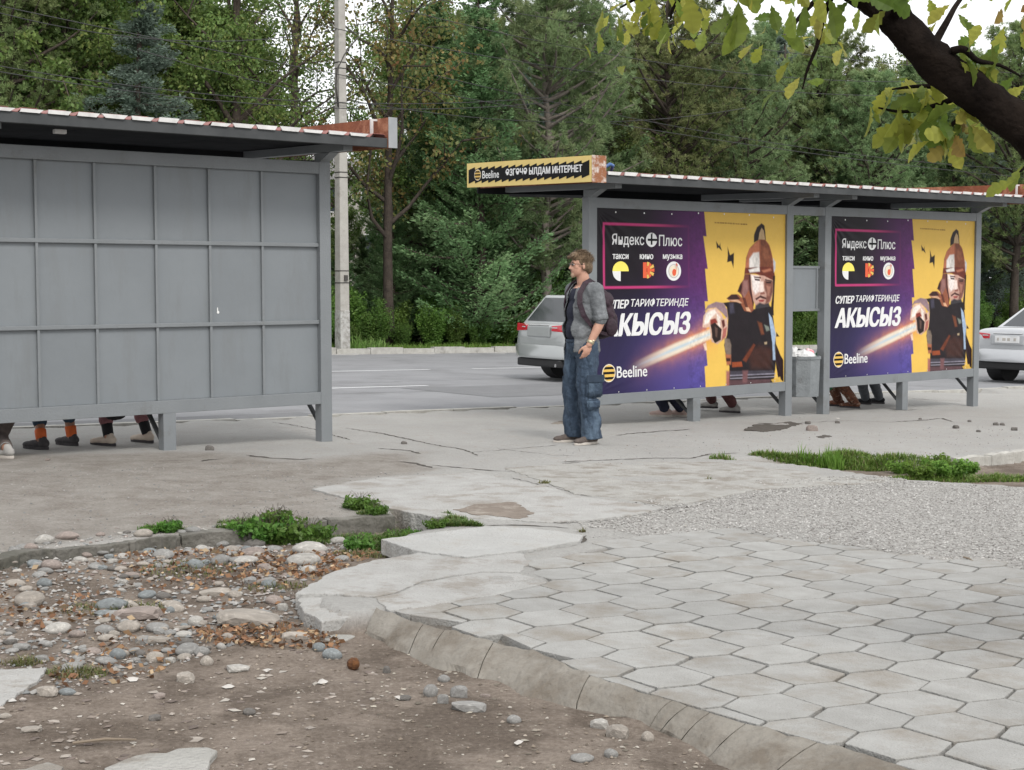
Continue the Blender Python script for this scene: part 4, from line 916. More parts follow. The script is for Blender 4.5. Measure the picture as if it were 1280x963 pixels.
# ------------------------------------------------------------------ people
M_SKIN = mat('skin', (.50, .29, .21), (.43, .23, .165), scale=20, rough=.5, spec=.35)
M_SKIN2 = mat('tanned_skin', (.33, .18, .12), (.27, .14, .095), scale=20, rough=.5, spec=.35)
M_HAIR = mat('sandy_hair', (.20, .135, .08), (.105, .068, .038), scale=60, rough=.55, bump=.8, bscale=140)
M_BEARD = mat('pale_beard', (.40, .29, .20), (.28, .19, .13), scale=90, rough=.8, bump=.5, bscale=160)
M_SHIRT = mat('grey_shirt', (.142, .15, .158), (.112, .119, .126), scale=40, rough=.85, bump=.5, bscale=34, c3=(.19, .20, .21), c3scale=9, c3pos=.6)
M_TEE = mat('navy_tee', (.016, .019, .036), (.011, .013, .026), scale=14, rough=.9, bump=.3)
M_JEAN = mat('blue_denim', (.042, .066, .102), (.026, .042, .068), scale=24, rough=.85, bump=.7, bscale=36, c3=(.075, .11, .155), c3scale=5, c3pos=.60, streak=(1.6, 1.6, .5))
M_JEAN2 = mat('denim_seam', (.030, .048, .075), (.016, .026, .043), scale=13, rough=.85)
M_PACK = mat('maroon_pack', (.034, .015, .025), (.017, .009, .014), scale=16, rough=.7, bump=.5, bscale=30)
M_SHOE = mat('taupe_canvas', (.105, .085, .075), (.07, .056, .05), scale=30, rough=.85)
M_SOLE = mat('pale_sole', (.48, .44, .40), (.38, .35, .31), scale=20, rough=.7)
M_LENS = mat('dark_lens', (.02, .015, .012), rough=.12)
M_WATCH = mat('watch_metal', (.55, .48, .33), rough=.3, metal=.7)
M_EYEW = mat('eye_white', (.65, .62, .6), rough=.3); M_EYED = mat('iris', (.03, .03, .03), rough=.2); M_LIP = mat('lip', (.40, .17, .14), rough=.5)
def folds(me, amp, s, seed=0.0, stretch=(1, 1, 1)):
    n = len(me.vertices); co = np.empty(n * 3, np.float32); me.vertices.foreach_get('co', co); nr = np.empty(n * 3, np.float32); me.vertices.foreach_get('normal', nr)
    co = co.reshape(-1, 3); nr = nr.reshape(-1, 3); q_ = co * np.array(stretch) * s + np.array([seed, seed, 0])
    k = np.array([noise.fractal(Vector(v), 1.0, 2.0, 3) for v in q_]); co += nr * (amp * (np.abs(k) * 1.6 - .5))[:, None]
    me.vertices.foreach_set('co', co.astype(np.float32).ravel())
    me.update()
def smooth_link(name, me, m, parent): return link(name, me, m, parent, smooth=True)
def shoe(parent, ank, yaw, m_up, m_sole, name='shoe', L=.285, high=0.0, Wd=.05):
    """ank: ankle joint; the shoe points along -y turned by yaw"""
    R = Matrix.Rotation(yaw, 3, 'Z'); A = Vector(ank)
    def q_(x, y, z): return R @ Vector((x, y, z)) + Vector((A.x, A.y, 0))
    mb = MB()
    mb.ball(q_(0, .025, .055), (Wd * .80, .06, .045), 14, 9, R); mb.ball(q_(0, -.06, .045), (Wd * .86, .10, .037), 14, 9, R)
    mb.ball(q_(0, -.145, .037), (Wd * .92, .068, .03), 14, 9, R); mb.cap(q_(0, .012, .055), q_(0, .014, .088 + high), .040, .038)
    me = remesh(mb, name, .008, 2); 
    for v in me.vertices: v.co.z = max(v.co.z, .016)
    s = smooth_link(name, me, m_up, parent)
    out = []
    for i in range(24):
        t = 2 * math.pi * i / 24; y = math.cos(t); x = math.sin(t)
        wdt = Wd * (.98 if y < 0 else .82); cy = -.065
        p = q_(x * wdt * (1 - .12 * max(0, -y) ** 3), cy + y * .148, 0); out.append((p.x, p.y))
    MB().prism(out[::-1], .001, .026).build('sole', m_sole, s, bevel=.005)
    return s
def hand(mb, wrist, d, palm_n, side, curl=.9, s=1.0):
    """adds palm, four fingers and a thumb to a body: d along the hand, palm_n out of the palm, side towards the thumb"""
    d, n_, t = Vector(d).normalized(), Vector(palm_n).normalized(), Vector(side).normalized(); w_ = Vector(wrist)
    R = Matrix((t, d, n_)).transposed()
    mb.ball(w_ + d * .05 * s, (.042 * s, .052 * s, .017 * s), 12, 8, R)
    for k, (off, ln) in enumerate(((.030, .078), (.010, .088), (-.011, .082), (-.030, .064))):
        p = w_ + t * off * s + d * .088 * s; ang = .25; r = .0095 * s
        for j in range(3):
            a = ang + curl * j * .75 + .05 * k
            q_ = p + (d * math.cos(a) + n_ * math.sin(a)) * ln * s * (.42, .32, .26)[j]
            mb.cap(p, q_, r, r * .92, 10); p = q_; r *= .92
    p0 = w_ + t * .028 * s + d * .02 * s; p1_ = p0 + (t * .8 + d * .7 + n_ * .35) * .034 * s; p2_ = p1_ + (t * .25 + d * 1 + n_ * .5) * .03 * s; p3_ = p2_ + (d * 1 + n_ * .6 - t * .2) * .022 * s
    mb.cap(p0, p1_, .014 * s, .012 * s, 10); mb.cap(p1_, p2_, .0115 * s, .0105 * s, 10); mb.cap(p2_, p3_, .0105 * s, .009 * s, 10)
def head_shape(mb, c, Rh):
    """skull, jaw, nose, ears; front is -y before Rh turns it"""
    T = lambda x, y, z: Vector(c) + Rh @ Vector((x, y, z))
    mb.ball(T(0, .012, .03), (.074, .094, .086), 20, 14, Rh); mb.ball(T(0, -.028, -.035), (.058, .062, .075), 16, 12, Rh)
    mb.ball(T(0, -.062, -.078), (.027, .026, .024), 12, 8, Rh); mb.ball(T(0, -.072, .022), (.052, .018, .016), 12, 8, Rh)
    mb.cap(T(0, -.083, .012), T(0, -.104, -.026), .009, .0125, 10); mb.ball(T(.010, -.092, -.030), .009, 8, 6); mb.ball(T(-.010, -.092, -.030), .009, 8, 6)
    mb.ball(T(0, -.080, -.052), (.021, .011, .006), 10, 6, Rh); mb.ball(T(0, -.079, -.063), (.018, .011, .0065), 10, 6, Rh)
    for s in (-1, 1):
        mb.ball(T(.040 * s, -.050, -.016), (.022, .022, .022), 10, 8); mb.ball(T(.076 * s, .012, -.008), (.008, .018, .031), 10, 8, Rh)
def torso_chain(mb, g=0.0, belly=0.0):
    """g: how much wider than the body"""
    for (x, y, z), (rx, ry, rz_) in (((0, .0, .96), (.165, .115, .13)), ((0, -.005 - belly * .5, 1.10), (.155, .115 + belly, .15)), ((0, .0, 1.26), (.168, .122 + belly * .5, .16)), ((0, .012, 1.40), (.178, .115, .13))):
        mb.ball((x, y, z), (rx + g, ry + g, rz_ + g), 20, 14)
    for s in (-1, 1):
        mb.cap((0, .018, 1.475), (.175 * s, .022, 1.462), .068 + g, .062 + g)
# ---- the man with the backpack
man_p = gp(727, 554)
man = empty('person', (man_p.x, man_p.y, gz(man_p.x, man_p.y) + .002), math.radians(-58), 'man in open grey shirt and cargo jeans standing with hand at his pocket', 'person')
MJ = dict(hipL=(.095, .0, .93), kneeL=(.115, -.02, .50), ankL=(.118, .03, .085), hipR=(-.095, 0, .93), kneeR=(-.125, -.03, .50), ankR=(-.135, -.0, .085),
          shL=(.195, .025, 1.475), elL=(.245, .05, 1.185), wrL=(.205, -.06, .958), shR=(-.195, .025, 1.475), elR=(-.262, .14, 1.19), wrR=(-.195, .055, .965))
RHD = Matrix.Rotation(math.radians(-14), 3, 'Z'); HC = Vector((0, -.025, 1.71))
mb = MB(); torso_chain(mb)
mb.cap((0, .03, 1.46), (0, -.002, 1.66), .066, .058)
head_shape(mb, HC, RHD)
for s in 'LR':
    mb.chain([MJ['hip' + s], MJ['knee' + s], MJ['ank' + s]], [.085, .056, .042]); mb.chain([MJ['sh' + s], MJ['el' + s]], [.055, .044])
    mb.chain([MJ['el' + s], tuple(Vector(MJ['el' + s]).lerp(Vector(MJ['wr' + s]), .3)), MJ['wr' + s]], [.042, .045, .029]); a = Vector(MJ['ank' + s]); mb.cap(a + Vector((0, .02, -.035)), a + Vector((0, -.05, -.045)), .028, .022)
hand(mb, MJ['wrL'], (-.22, -.25, -.95), (-.9, .35, .1), (-.25, -.92, .1), curl=.75); hand(mb, MJ['wrR'], (.15, -.25, -.95), (.95, .1, .1), (.1, -.95, .2), curl=.55)
body = smooth_link('body', remesh(mb, 'body', .0058, 2), M_SKIN, man)
# T-shirt
mb = MB(); torso_chain(mb, .008, .020); me = remesh(mb, 'tee_shirt', .012, 3)
bm = bmesh.new(); bm.from_mesh(me); bmesh.ops.delete(bm, geom=[v for v in bm.verts if v.co.z < .93 or (v.co.z > 1.495 and abs(v.co.x) < .085)], context='VERTS'); bm.to_mesh(me); bm.free()
folds(me, .004, 7, 3, (1, 1, .6)); smooth_link('tee_shirt', me, M_TEE, man)
# open shirt: body of the shirt with the front left apart, collar, rolled sleeves
mb = MB(); torso_chain(mb, .026, .030)
mb.cap((0, .0, .98), (0, .0, .90), .172, .18)
for s in 'LR': mb.chain([MJ['sh' + s], tuple(Vector(MJ['sh' + s]).lerp(Vector(MJ['el' + s]), .93))], [.076, .066])
me = remesh(mb, 'shirt', .011, 3); folds(me, .009, 9, 11, (1, 1, .75))
bm = bmesh.new(); bm.from_mesh(me)
def opened(v):
    x, y, z = v.co
    if z < .865 + .02 * math.sin(x * 20) or (z > 1.505 and abs(x) < .075): return True
    if y < -.03:
        half = .062 + .055 * (1.5 - z) + .008 * math.sin(z * 21)
        return -half * 1.25 < x < half * .8
    return False
bmesh.ops.delete(bm, geom=[v for v in bm.verts if opened(v)], context='VERTS'); bm.to_mesh(me); bm.free()
sh = smooth_link('shirt', me, M_SHIRT, man); md = sh.modifiers.new('thick', 'SOLIDIFY'); md.thickness = .006; md.offset = 0
for s in 'LR':
    a, b = Vector(MJ['sh' + s]), Vector(MJ['el' + s]); MB().tube([a.lerp(b, .80), a.lerp(b, .83), a.lerp(b, .96), a.lerp(b, .985)], [.070, .075, .074, .068], 20, cap=False).build('rolled_cuff', M_SHIRT, sh, smooth=True).modifiers.new('t', 'SOLIDIFY').thickness = .008
mb = MB()
for s in (-1, 1):
    mb.add([(.018 * s, .095, 1.545), (.072 * s, .06, 1.55), (.085 * s, .0, 1.535), (.072 * s, -.085, 1.478), (.098 * s, -.098, 1.40), (.115 * s, -.045, 1.47), (.118 * s, .03, 1.51), (.075 * s, .105, 1.515), (.018 * s, .12, 1.515)],
           [(0, 1, 7, 8), (1, 2, 6, 7), (2, 3, 5, 6), (3, 4, 5)])
cl = mb.build('collar', M_SHIRT, sh); cl.modifiers.new('t', 'SOLIDIFY').thickness = .008
MB().box((.115, -.148, 1.325), (.075, .006, .02)).build('pocket_flap', M_SHIRT, sh, bevel=.003)
# jeans
mb = MB(); mb.ball((0, .0, .955), (.178, .132, .10), 18, 12); mb.cap((0, .0, .96), (0, .0, 1.0), .155, .15)
for s in 'LR':
    k_ = Vector(MJ['knee' + s]); h_ = Vector(MJ['hip' + s]); a_ = Vector(MJ['ank' + s])
    mb.chain([h_, h_.lerp(k_, .5), k_ + Vector((0, -.004, 0)), k_.lerp(a_, .5) + Vector((0, .012, 0)), a_ + Vector((0, .004, -.01))], [.113, .105, .092, .096, .098])
    mb.cap(a_ + Vector((0, .004, .0)), a_ + Vector((0, .008, -.02)), .098, .1)
me = remesh(mb, 'jeans', .010, 3); folds(me, .015, 6.5, 21, (1.3, 1.3, .75)); folds(me, .006, 20, 5, (1.2, 1.2, .35))
bm = bmesh.new(); bm.from_mesh(me); bmesh.ops.delete(bm, geom=[v for v in bm.verts if v.co.z < .048 or v.co.z > 1.01], context='VERTS'); bm.to_mesh(me); bm.free()
jn = smooth_link('jeans', me, M_JEAN, man); jn.modifiers.new('t', 'SOLIDIFY').thickness = .006
def pouch(c, d, rz, seed):
    me = MB().box((0, 0, 0), d).mesh('cargo_pocket'); bm = bmesh.new(); bm.from_mesh(me); bmesh.ops.bevel(bm, geom=bm.edges[:], offset=.016, segments=2, affect='EDGES'); bmesh.ops.subdivide_edges(bm, edges=bm.edges[:], cuts=2, use_grid_fill=True); bm.to_mesh(me); bm.free()
    for v in me.vertices: v.co += Vector((1, 0, 0)) * .008 * noise.noise(v.co * 30 + Vector((seed, 0, 0)))
    o_ = smooth_link('cargo_pocket', me, M_JEAN, jn); o_.location = c; o_.rotation_euler = (0, .04, rz); return o_
pk = pouch((.212, .0, .555), (.036, .175, .20), -.12, 1)
MB().box((.0225, 0, .085), (.012, .185, .07)).build('pocket_flap', M_JEAN2, None, bevel=.004).parent = jn
fl_ = kids(jn)[-1]; fl_.location = (.212, 0, .555); fl_.rotation_euler = (0, .04, -.12)
pouch((.225, -.02, .395), (.026, .14, .10), -.12, 4); pouch((-.215, .0, .555), (.036, .175, .20), .12, 7)
MB().tube([(.155 * math.cos(t), -.0 + .137 * math.sin(t), .985) for t in np.linspace(0, 2 * math.pi, 28)], .016, 6, cap=False).build('belt', M_JEAN2, jn, smooth=True)
shoe(man, MJ['ankL'], math.radians(6), M_SHOE, M_SOLE); shoe(man, MJ['ankR'], math.radians(-14), M_SHOE, M_SOLE)
# hair: a cap of volume with a tousled fringe, and the beard
def HT(x, y, z): return HC + RHD @ Vector((x, y, z))
mb = MB(); mb.ball(HT(0, .022, .052), (.081, .100, .082), 18, 12, RHD); mb.ball(HT(0, .075, -.015), (.072, .052, .075), 14, 10, RHD)
mb.ball(HT(.062, .045, -.0), (.024, .05, .055), 12, 8, RHD); mb.ball(HT(-.062, .045, -.0), (.024, .05, .055), 12, 8, RHD); mb.ball(HT(0, -.055, .098), (.062, .045, .034), 12, 8, RHD); mb.ball(HT(.03, -.075, .082), (.035, .026, .026), 10, 8, RHD); mb.ball(HT(-.035, -.07, .085), (.035, .026, .026), 10, 8, RHD)
me = remesh(mb, 'hair', .007, 2); folds(me, .008, 20, 2, (1.2, 1.2, .6))
hr = smooth_link('hair', me, M_HAIR, man)
mb = MB()
for i in range(420):
    t = rnd.uniform(0, 2 * math.pi); ph = rnd.uniform(-.05, 1.45); d = Vector((math.cos(t) * math.cos(ph), math.sin(t) * math.cos(ph), math.sin(ph)))
    if d.y < -.35 and d.z < .4: continue
    p = Vector((0, .022, .05)) + Vector((d.x * .084, d.y * .104, d.z * .088)); fl_d = (d * .5 + Vector((rnd.uniform(-.6, .6), rnd.uniform(-.9, .3), rnd.uniform(-.7, .3)))).normalized()
    mb.tube([HT(*p), HT(*(p + fl_d * .018)), HT(*(p + fl_d * .036 + Vector((0, 0, -.008))))], [.0026, .002, .0006], 4)
for i in range(80):
    x = rnd.uniform(-.07, .075); p = Vector((x, -.07 - .02 * rnd.random(), .095)); mb.tube([HT(*p), HT(*(p + Vector((rnd.uniform(-.01, .02), -.02, -.008)))), HT(*(p + Vector((rnd.uniform(-.02, .03), -.026, -.034))))], [.003, .0024, .0008], 4)
mb.build('tuft', M_HAIR, hr, smooth=True)
mb = MB(); mb.ball(HT(0, -.073, -.092), (.024, .022, .026), 12, 8, RHD); mb.ball(HT(0, -.087, -.044), (.026, .008, .005), 10, 6, RHD)
me = remesh(mb, 'beard', .004, 1); folds(me, .004, 60, 1); smooth_link('beard', me, M_BEARD, man)
mb = MB(); mb.ball(HT(0, -.0895, -.0555), (.019, .005, .0025), 10, 6, RHD); mb.build('lips', M_LIP, man, smooth=True)
for s in (-1, 1):
    mb = MB(); mb.ball(HT(.030 * s, -.075, .008), (.012, .008, .006), 12, 8, RHD); ey = mb.build('eye', M_EYEW, man, smooth=True); MB().ball(HT(.030 * s, -.0825, .008), .0045, 10, 6).build('iris', M_EYED, ey, smooth=True)
    MB().tube([HT(.012 * s, -.088, .026), HT(.03 * s, -.086, .031), HT(.05 * s, -.074, .025)], [.003, .004, .002], 6).build('eyebrow', M_HAIR, man)
gl_ = MB()
for s in (-1, 1): gl_.ball(HT(.031 * s, -.0915, .010), (.025, .003, .014), 16, 6, RHD)
gls = gl_.build('glasses', M_LENS, man, smooth=True)
mb = MB(); mb.tube([HT(-.012, -.097, .016), HT(.012, -.097, .016)], .002, 6)
for s in (-1, 1): mb.tube([HT(.054 * s, -.088, .014), HT(.072 * s, -.06, .014), HT(.082 * s, .02, .008)], .0024, 6)
mb.build('frame', M_LENS, gls)
wl, el_ = Vector(MJ['wrL']), Vector(MJ['elL']); dw = (el_ - wl).normalized()
wt = MB().tube([wl + dw * .018, wl + dw * .022, wl + dw * .040, wl + dw * .044], [.033, .036, .037, .034], 18, cap=False).build('watch', M_WATCH, man, smooth=True)
MB().ball(wl + dw * .03 + Vector((.032, .012, .012)), (.010, .015, .015), 12, 8).build('watch_face', M_WATCH, wt, smooth=True)
# the backpack he wears
bp_ = empty('backpack', man.location, man.rotation_euler.z, "dark maroon backpack worn on the standing man's back", 'backpack')
mb = MB(); mb.ball((0, .225, 1.36), (.15, .10, .12), 18, 12); mb.ball((0, .235, 1.23), (.165, .115, .16), 18, 12); mb.ball((0, .225, 1.10), (.16, .105, .10), 18, 12)
me = remesh(mb, 'pack_body', .012, 3); folds(me, .014, 8, 6); smooth_link('pack_body', me, M_PACK, bp_)
mb = MB(); mb.ball((0, .325, 1.17), (.115, .055, .11), 16, 10); me = remesh(mb, 'front_pocket', .012, 2); folds(me, .01, 10, 2); smooth_link('front_pocket', me, M_PACK, bp_)
mb = MB(); mb.ball((.165, .23, 1.12), (.03, .07, .09), 12, 8); me = mb.mesh('side_pocket'); folds(me, .006, 12, 1); smooth_link('side_pocket', me, M_PACK, bp_)
for s in (-1, 1):
    pth = [(.09 * s, .15, 1.43), (.105 * s, .09, 1.535), (.118 * s, .02, 1.568), (.13 * s, -.06, 1.535), (.145 * s, -.125, 1.45), (.162 * s, -.14, 1.35), (.185 * s, -.11, 1.24), (.195 * s, -.03, 1.14), (.175 * s, .1, 1.07), (.15 * s, .2, 1.05)]
    vs = []; fs = []
    for i, p in enumerate(pth):
        p = Vector(p);
        if s < 0: p = Vector((p.x * .93, p.y * (.62 if p.y < 0 else 1), p.z))
        o_ = Vector((.5 * s, 0, .86)) if i < 4 else Vector((.85 * s, -.5, .1)); o_.normalize(); d = (Vector(pth[min(i + 1, 9)]) - Vector(pth[max(i - 1, 0)])).normalized(); t = d.cross(o_).normalized(); wd = .026 if 1 < i < 7 else .016
        vs += [p + t * wd + o_ * .012, p - t * wd + o_ * .012, p - t * wd - o_ * .004, p + t * wd - o_ * .004]
    for i in range(len(pth) - 1):
        for j in range(4): fs.append((i * 4 + j, i * 4 + (j + 1) % 4, (i + 1) * 4 + (j + 1) % 4, (i + 1) * 4 + j))
    fs += [(3, 2, 1, 0), tuple(36 + j for j in range(4))]
    MB().add(vs, fs).build('strap', M_PACK, bp_, smooth=False, bevel=.003)
MB().tube([(-.03, .17, 1.46), (-.02, .2, 1.50), (.02, .2, 1.50), (.03, .17, 1.46)], .008, 6).build('haul_loop', M_PACK, bp_, smooth=True)

# ---- people sitting on the benches with their backs to the wall
def cloth(name, c, c2=None, sc_=14): return mat(name, c, c2, scale=sc_, rough=.88, bump=.3)
SEAT = {}
def seat_body(key, footL, footR):
    """bodies facing -y, seat at z = .45 under the hips; feet where the photograph shows them"""
    if key in SEAT: return SEAT[key]
    hips = {'L': (.095, 0, .54), 'R': (-.095, 0, .54)}; ank = {'L': Vector(footL), 'R': Vector(footR)}
    knee = {}
    for s in 'LR':
        h, a = Vector(hips[s]), ank[s]; mid = (h + a) / 2; d = (a - h); L1 = .43; half = d.length / 2; out = math.sqrt(max(.01, L1 * L1 - half * half))
        nrm = d.cross(Vector((1, 0, 0))).normalized(); nrm = nrm if (nrm.z - nrm.y) > 0 else -nrm; knee[s] = mid + nrm * out
    sh = {'L': (.18, .02, 1.03), 'R': (-.18, .02, 1.03)}; el = {'L': (.25, -.02, .76), 'R': (-.25, -.02, .76)}; wr = {'L': (.13, -.24, .70), 'R': (-.13, -.24, .70)}
    mb = MB()
    for c, r in (((0, 0, .56), (.16, .12, .12)), ((0, .0, .72), (.145, .11, .14)), ((0, .0, .88), (.16, .115, .14)), ((0, .01, .98), (.165, .105, .1))): mb.ball(c, r, 16, 12)
    mb.cap((0, .02, 1.04), (0, -.01, 1.22), .06, .054); head_shape(mb, Vector((0, -.02, 1.27)), Matrix.Identity(3))
    for s in 'LR':
        mb.chain([hips[s], knee[s], ank[s]], [.082, .054, .040]); mb.chain([sh[s], el[s]], [.052, .041]); mb.chain([el[s], wr[s]], [.041, .028]); mb.cap(ank[s] + Vector((0, .012, -.035)), ank[s] + Vector((0, -.03, -.045)), .028, .022)
    hand(mb, wr['L'], (-.5, -.8, -.15), (0, 0, -1), (-.8, .5, 0), .5); hand(mb, wr['R'], (.5, -.8, -.15), (0, 0, -1), (.8, .5, 0), .5)
    B_ = remesh(mb, 'body', .0105, 2)
    mb = MB()
    for c, r in (((0, 0, .58), (.175, .135, .12)), ((0, .0, .72), (.162, .127, .14)), ((0, .0, .88), (.177, .132, .14)), ((0, .01, .985), (.182, .122, .095))): mb.ball(c, r, 16, 12)
    for s in 'LR': mb.chain([sh[s], el[s]], [.07, .056]); mb.chain([el[s], tuple(Vector(el[s]).lerp(Vector(wr[s]), .85))], [.056, .045])
    S_ = remesh(mb, 'top', .013, 2); folds(S_, .008, 9, 1)
    def trous(f):
        mb = MB(); mb.ball((0, 0, .55), (.17, .13, .11), 14, 10)
        for s in 'LR': e_ = knee[s].lerp(ank[s], f); mb.chain([hips[s], knee[s], e_], [.10, .076, .064 if f > .5 else .068])
        T_ = remesh(mb, 'trousers', .013, 2); folds(T_, .008, 10, 5); return T_
    mb = MB(); mb.ball((0, .01, 1.31), (.088, .105, .09), 14, 10); mb.ball((0, .06, 1.24), (.075, .055, .09), 12, 8); H_ = remesh(mb, 'hair', .012, 2); folds(H_, .01, 20, 3)
    SEAT[key] = (B_, S_, trous, H_, ank, knee); return SEAT[key]
def sitter(P0, dz, x, y, feet_px, label, skin, top, trs, tf, hairm, upper, solem, socks=None, high=0.0, turn=0.0, lift=(0, 0)):
    """feet_px: photo pixels of the two heels on the ground (left foot of the person first)"""
    org = Vector((P0[0] + DX * x + PX_ * y, P0[1] + DY * x + PY_ * y)); z0 = dz
    rz = YAW + math.pi + turn
    o = empty('person', (org.x, org.y, z0), rz, label, 'person')
    Ri = Matrix.Rotation(-rz, 3, 'Z'); F = []
    for (px, py) in feet_px:
        g = gp(px, py); g.z = gz(g.x, g.y); F.append(Ri @ (g - Vector((org.x, org.y, z0))))
    key = label
    B_, S_, tr, H_, ank, knee = seat_body(key, F[0] + Vector((0, 0, .085 + lift[0])), F[1] + Vector((0, 0, .085 + lift[1])))
    smooth_link('body', B_, skin, o); smooth_link('top', S_, top, o); smooth_link('trousers', tr(tf), trs, o); smooth_link('hair', H_, hairm, o)
    for s, f, yw, lf in (('L', F[0], .42, lift[0]), ('R', F[1], .30, lift[1])):
        mb_sh = shoe(o, (f.x, f.y, 0), yw, upper, solem, L=.27, high=high); mb_sh.location.z = f.z + lf
        if socks:
            a, k_ = ank[s], knee[s]; d = (k_ - a).normalized(); MB().tube([a + d * .0, a + d * .03, a + d * socks[1], a + d * (socks[1] + .008)], [.046, .048, .05, .046], 16, cap=False).build('sock', socks[0], o, smooth=True)
    return o
HB = cloth('black_hair', (.012, .010, .009)); HBR = cloth('brown_hair', (.06, .035, .02))
C_ORANGE = cloth('orange_sock', (.62, .13, .035)); C_BLK = cloth('black_cloth', (.012, .012, .014)); C_CHAR = cloth('charcoal_shoe', (.055, .05, .052), (.03, .028, .03), 30); C_CREAM = cloth('cream_leather', (.50, .43, .36), (.42, .35, .29)); C_DENIM = cloth('dark_blue_denim', (.045, .075, .11), (.03, .05, .08))
C_PINK = cloth('dusty_pink_cloth', (.30, .14, .15), (.22, .10, .11)); C_GREYSH = cloth('grey_canvas', (.34, .33, .31), (.25, .24, .23)); C_TAUPE = cloth('taupe_cloth', (.13, .105, .095), (.09, .072, .066)); C_NAVY = cloth('navy_cloth', (.018, .022, .045), (.012, .014, .03)); C_ROSE = cloth('rose_canvas', (.46, .34, .30), (.38, .28, .25))
C_MAR = cloth('maroon_cloth', (.12, .045, .045), (.08, .03, .03)); C_BRN = mat('patterned_brown_cloth', (.20, .075, .04), (.05, .02, .014), scale=26, rough=.85, c3=(.42, .33, .25), c3scale=22, c3pos=.64); C_GREEN = cloth('green_cloth', (.03, .12, .055), (.02, .08, .035)); C_GRY = cloth('grey_trousers', (.095, .105, .12), (.07, .078, .09)); C_WHT = cloth('white_cotton', (.6, .6, .58)); C_BLU = cloth('blue_cotton', (.09, .16, .3))
SY = .36
def lx(px): return pix_x(px, PL)
def rx_(px): return pix_x(px, PR)
sitter(PL, .03, lx(14) + .25, SY, [(8, 572), (-26, 571)], 'person on the bench with grey trousers and one pale shoe showing at the frame edge', M_SKIN2, C_NAVY, C_TAUPE, .86, HB, C_GREYSH, C_SOLE if False else M_SOLE, (C_GREYSH, .10))
sitter(PL, .03, lx(70) + .26, SY, [(55, 562), (86, 558)][::-1] if False else [(52, 562), (90, 558)], 'person on the bench wearing bright orange socks and charcoal shoes', M_SKIN2, C_BLU, C_DENIM, .6, HBR, C_CHAR, C_CHAR, (C_ORANGE, .085), lift=(0, 0))
sitter(PL, .03, lx(158) + .24, SY, [(136, 558), (184, 554)], 'person on the bench wearing black ankle socks and cream shoes', M_SKIN, C_BLK, C_PINK, .66, HB, C_CREAM, C_CHAR, (C_BLK, .12))
sitter(PR, -.205, rx_(842) + .22, SY, [(832, 521), (852, 521)], 'person on the bench in navy trousers and two rose canvas shoes', M_SKIN, C_WHT, C_NAVY, .93, HB, C_ROSE, M_SOLE)
sitter(PR, -.205, rx_(905) + .22, SY, [(890, 514), (918, 517)], 'person on the bench in maroon trousers and pale trainers', M_SKIN2, C_TAUPE, C_MAR, .86, HBR, C_GREYSH, C_CHAR, lift=(.03, 0))
sitter(PR, -.205, rx_(1058) + .2, SY, [(1048, 508), (1068, 510)], 'person on the bench in patterned brown trousers beside the litter bin', M_SKIN2, C_GREEN, C_BRN, .95, HB, C_BRN, C_CHAR, high=.02)
sitter(PR, -.205, rx_(1100) + .22, SY, [(1082, 506), (1099, 505)], 'person on the bench in grey trousers and black shoes under the second poster', M_SKIN2, C_BLU, C_GRY, .93, HB, C_BLK, C_CHAR)
def soft_bag(name, c, r, m, label, strap):
    o = empty(name, c, YAW, label, 'bag'); mb = MB(); mb.ball((0, 0, 0), r, 16, 12); mb.ball((0, 0, -r[2] * .4), (r[0] * .9, r[1] * 1.1, r[2] * .6), 16, 12); me = remesh(mb, 'bag_body', .012, 2); folds(me, .012, 10, 4); smooth_link('bag_body', me, m, o)
    MB().tube([(-r[0] * .7, 0, r[2] * .8), (-r[0] * .4, 0, r[2] * 1.9), (r[0] * .4, 0, r[2] * 1.9), (r[0] * .7, 0, r[2] * .8)], .012, 6).build('strap', strap, o, smooth=True)
g_ = gp(148, 545); soft_bag('handbag', Vector((PL[0] + DX * (lx(152)+.13) + PX_ * .45, PL[1] + DY * (lx(152)+.13) + PY_ * .45, .43)), (.13, .09, .15), C_BLK, 'black handbag hanging beside the person with cream shoes', C_BLK)
soft_bag('shopping_bag', Vector((PR[0] + DX * (rx_(1060) + .2) + PX_ * .52, PR[1] + DY * (rx_(1060) + .2) + PY_ * .52, .215)), (.12, .10, .16), C_GREEN, 'green shopping bag hanging beside the person in brown trousers', C_GREEN)
# ------------------------------------------------------------------ vegetation
M_LEAF = leaf_mat('leaf', .45, .5); M_NEEDLE = leaf_mat('needle', .4, .6, .15); M_GRASS = leaf_mat('grass_blade', .35, .5, .0)
M_BARK = mat('dark_bark', (.085, .066, .052), (.042, .032, .026), scale=9, rough=.95, bump=1.0, bscale=24, objvar=.25)
M_BARKP = mat('pale_bark', (.21, .185, .16), (.12, .10, .085), scale=7, rough=.95, bump=.9, bscale=22)
def unit(v): return v / (np.linalg.norm(v, axis=-1, keepdims=True) + 1e-9)
def leaf_quads(C, ax, size, wid, g, tint, jitter=.25):
    """rhombic leaves at C along ax; size, wid arrays or numbers"""
    n = len(C); size = np.broadcast_to(size, n) * g.uniform(.7, 1.3, n); r = unit(g.normal(size=(n, 3))); s = unit(np.cross(ax, r)); w_ = size * wid
    b = C - ax * size[:, None] * .5; t = C + ax * size[:, None] * .5; nrm = np.cross(ax, s)
    m1 = C + s * w_[:, None] * .5 + nrm * size[:, None] * .08; m2 = C - s * w_[:, None] * .5 + nrm * size[:, None] * .08
    V = np.stack([b, m1, t, m2], 1).reshape(-1, 3)
    T = tint * g.uniform(1 - jitter, 1 + jitter, (n, 1)); return V, T
def palette(g, n, cols, wts):
    cols = np.array(cols); i = g.choice(len(cols), n, p=np.array(wts) / sum(wts)); return cols[i]
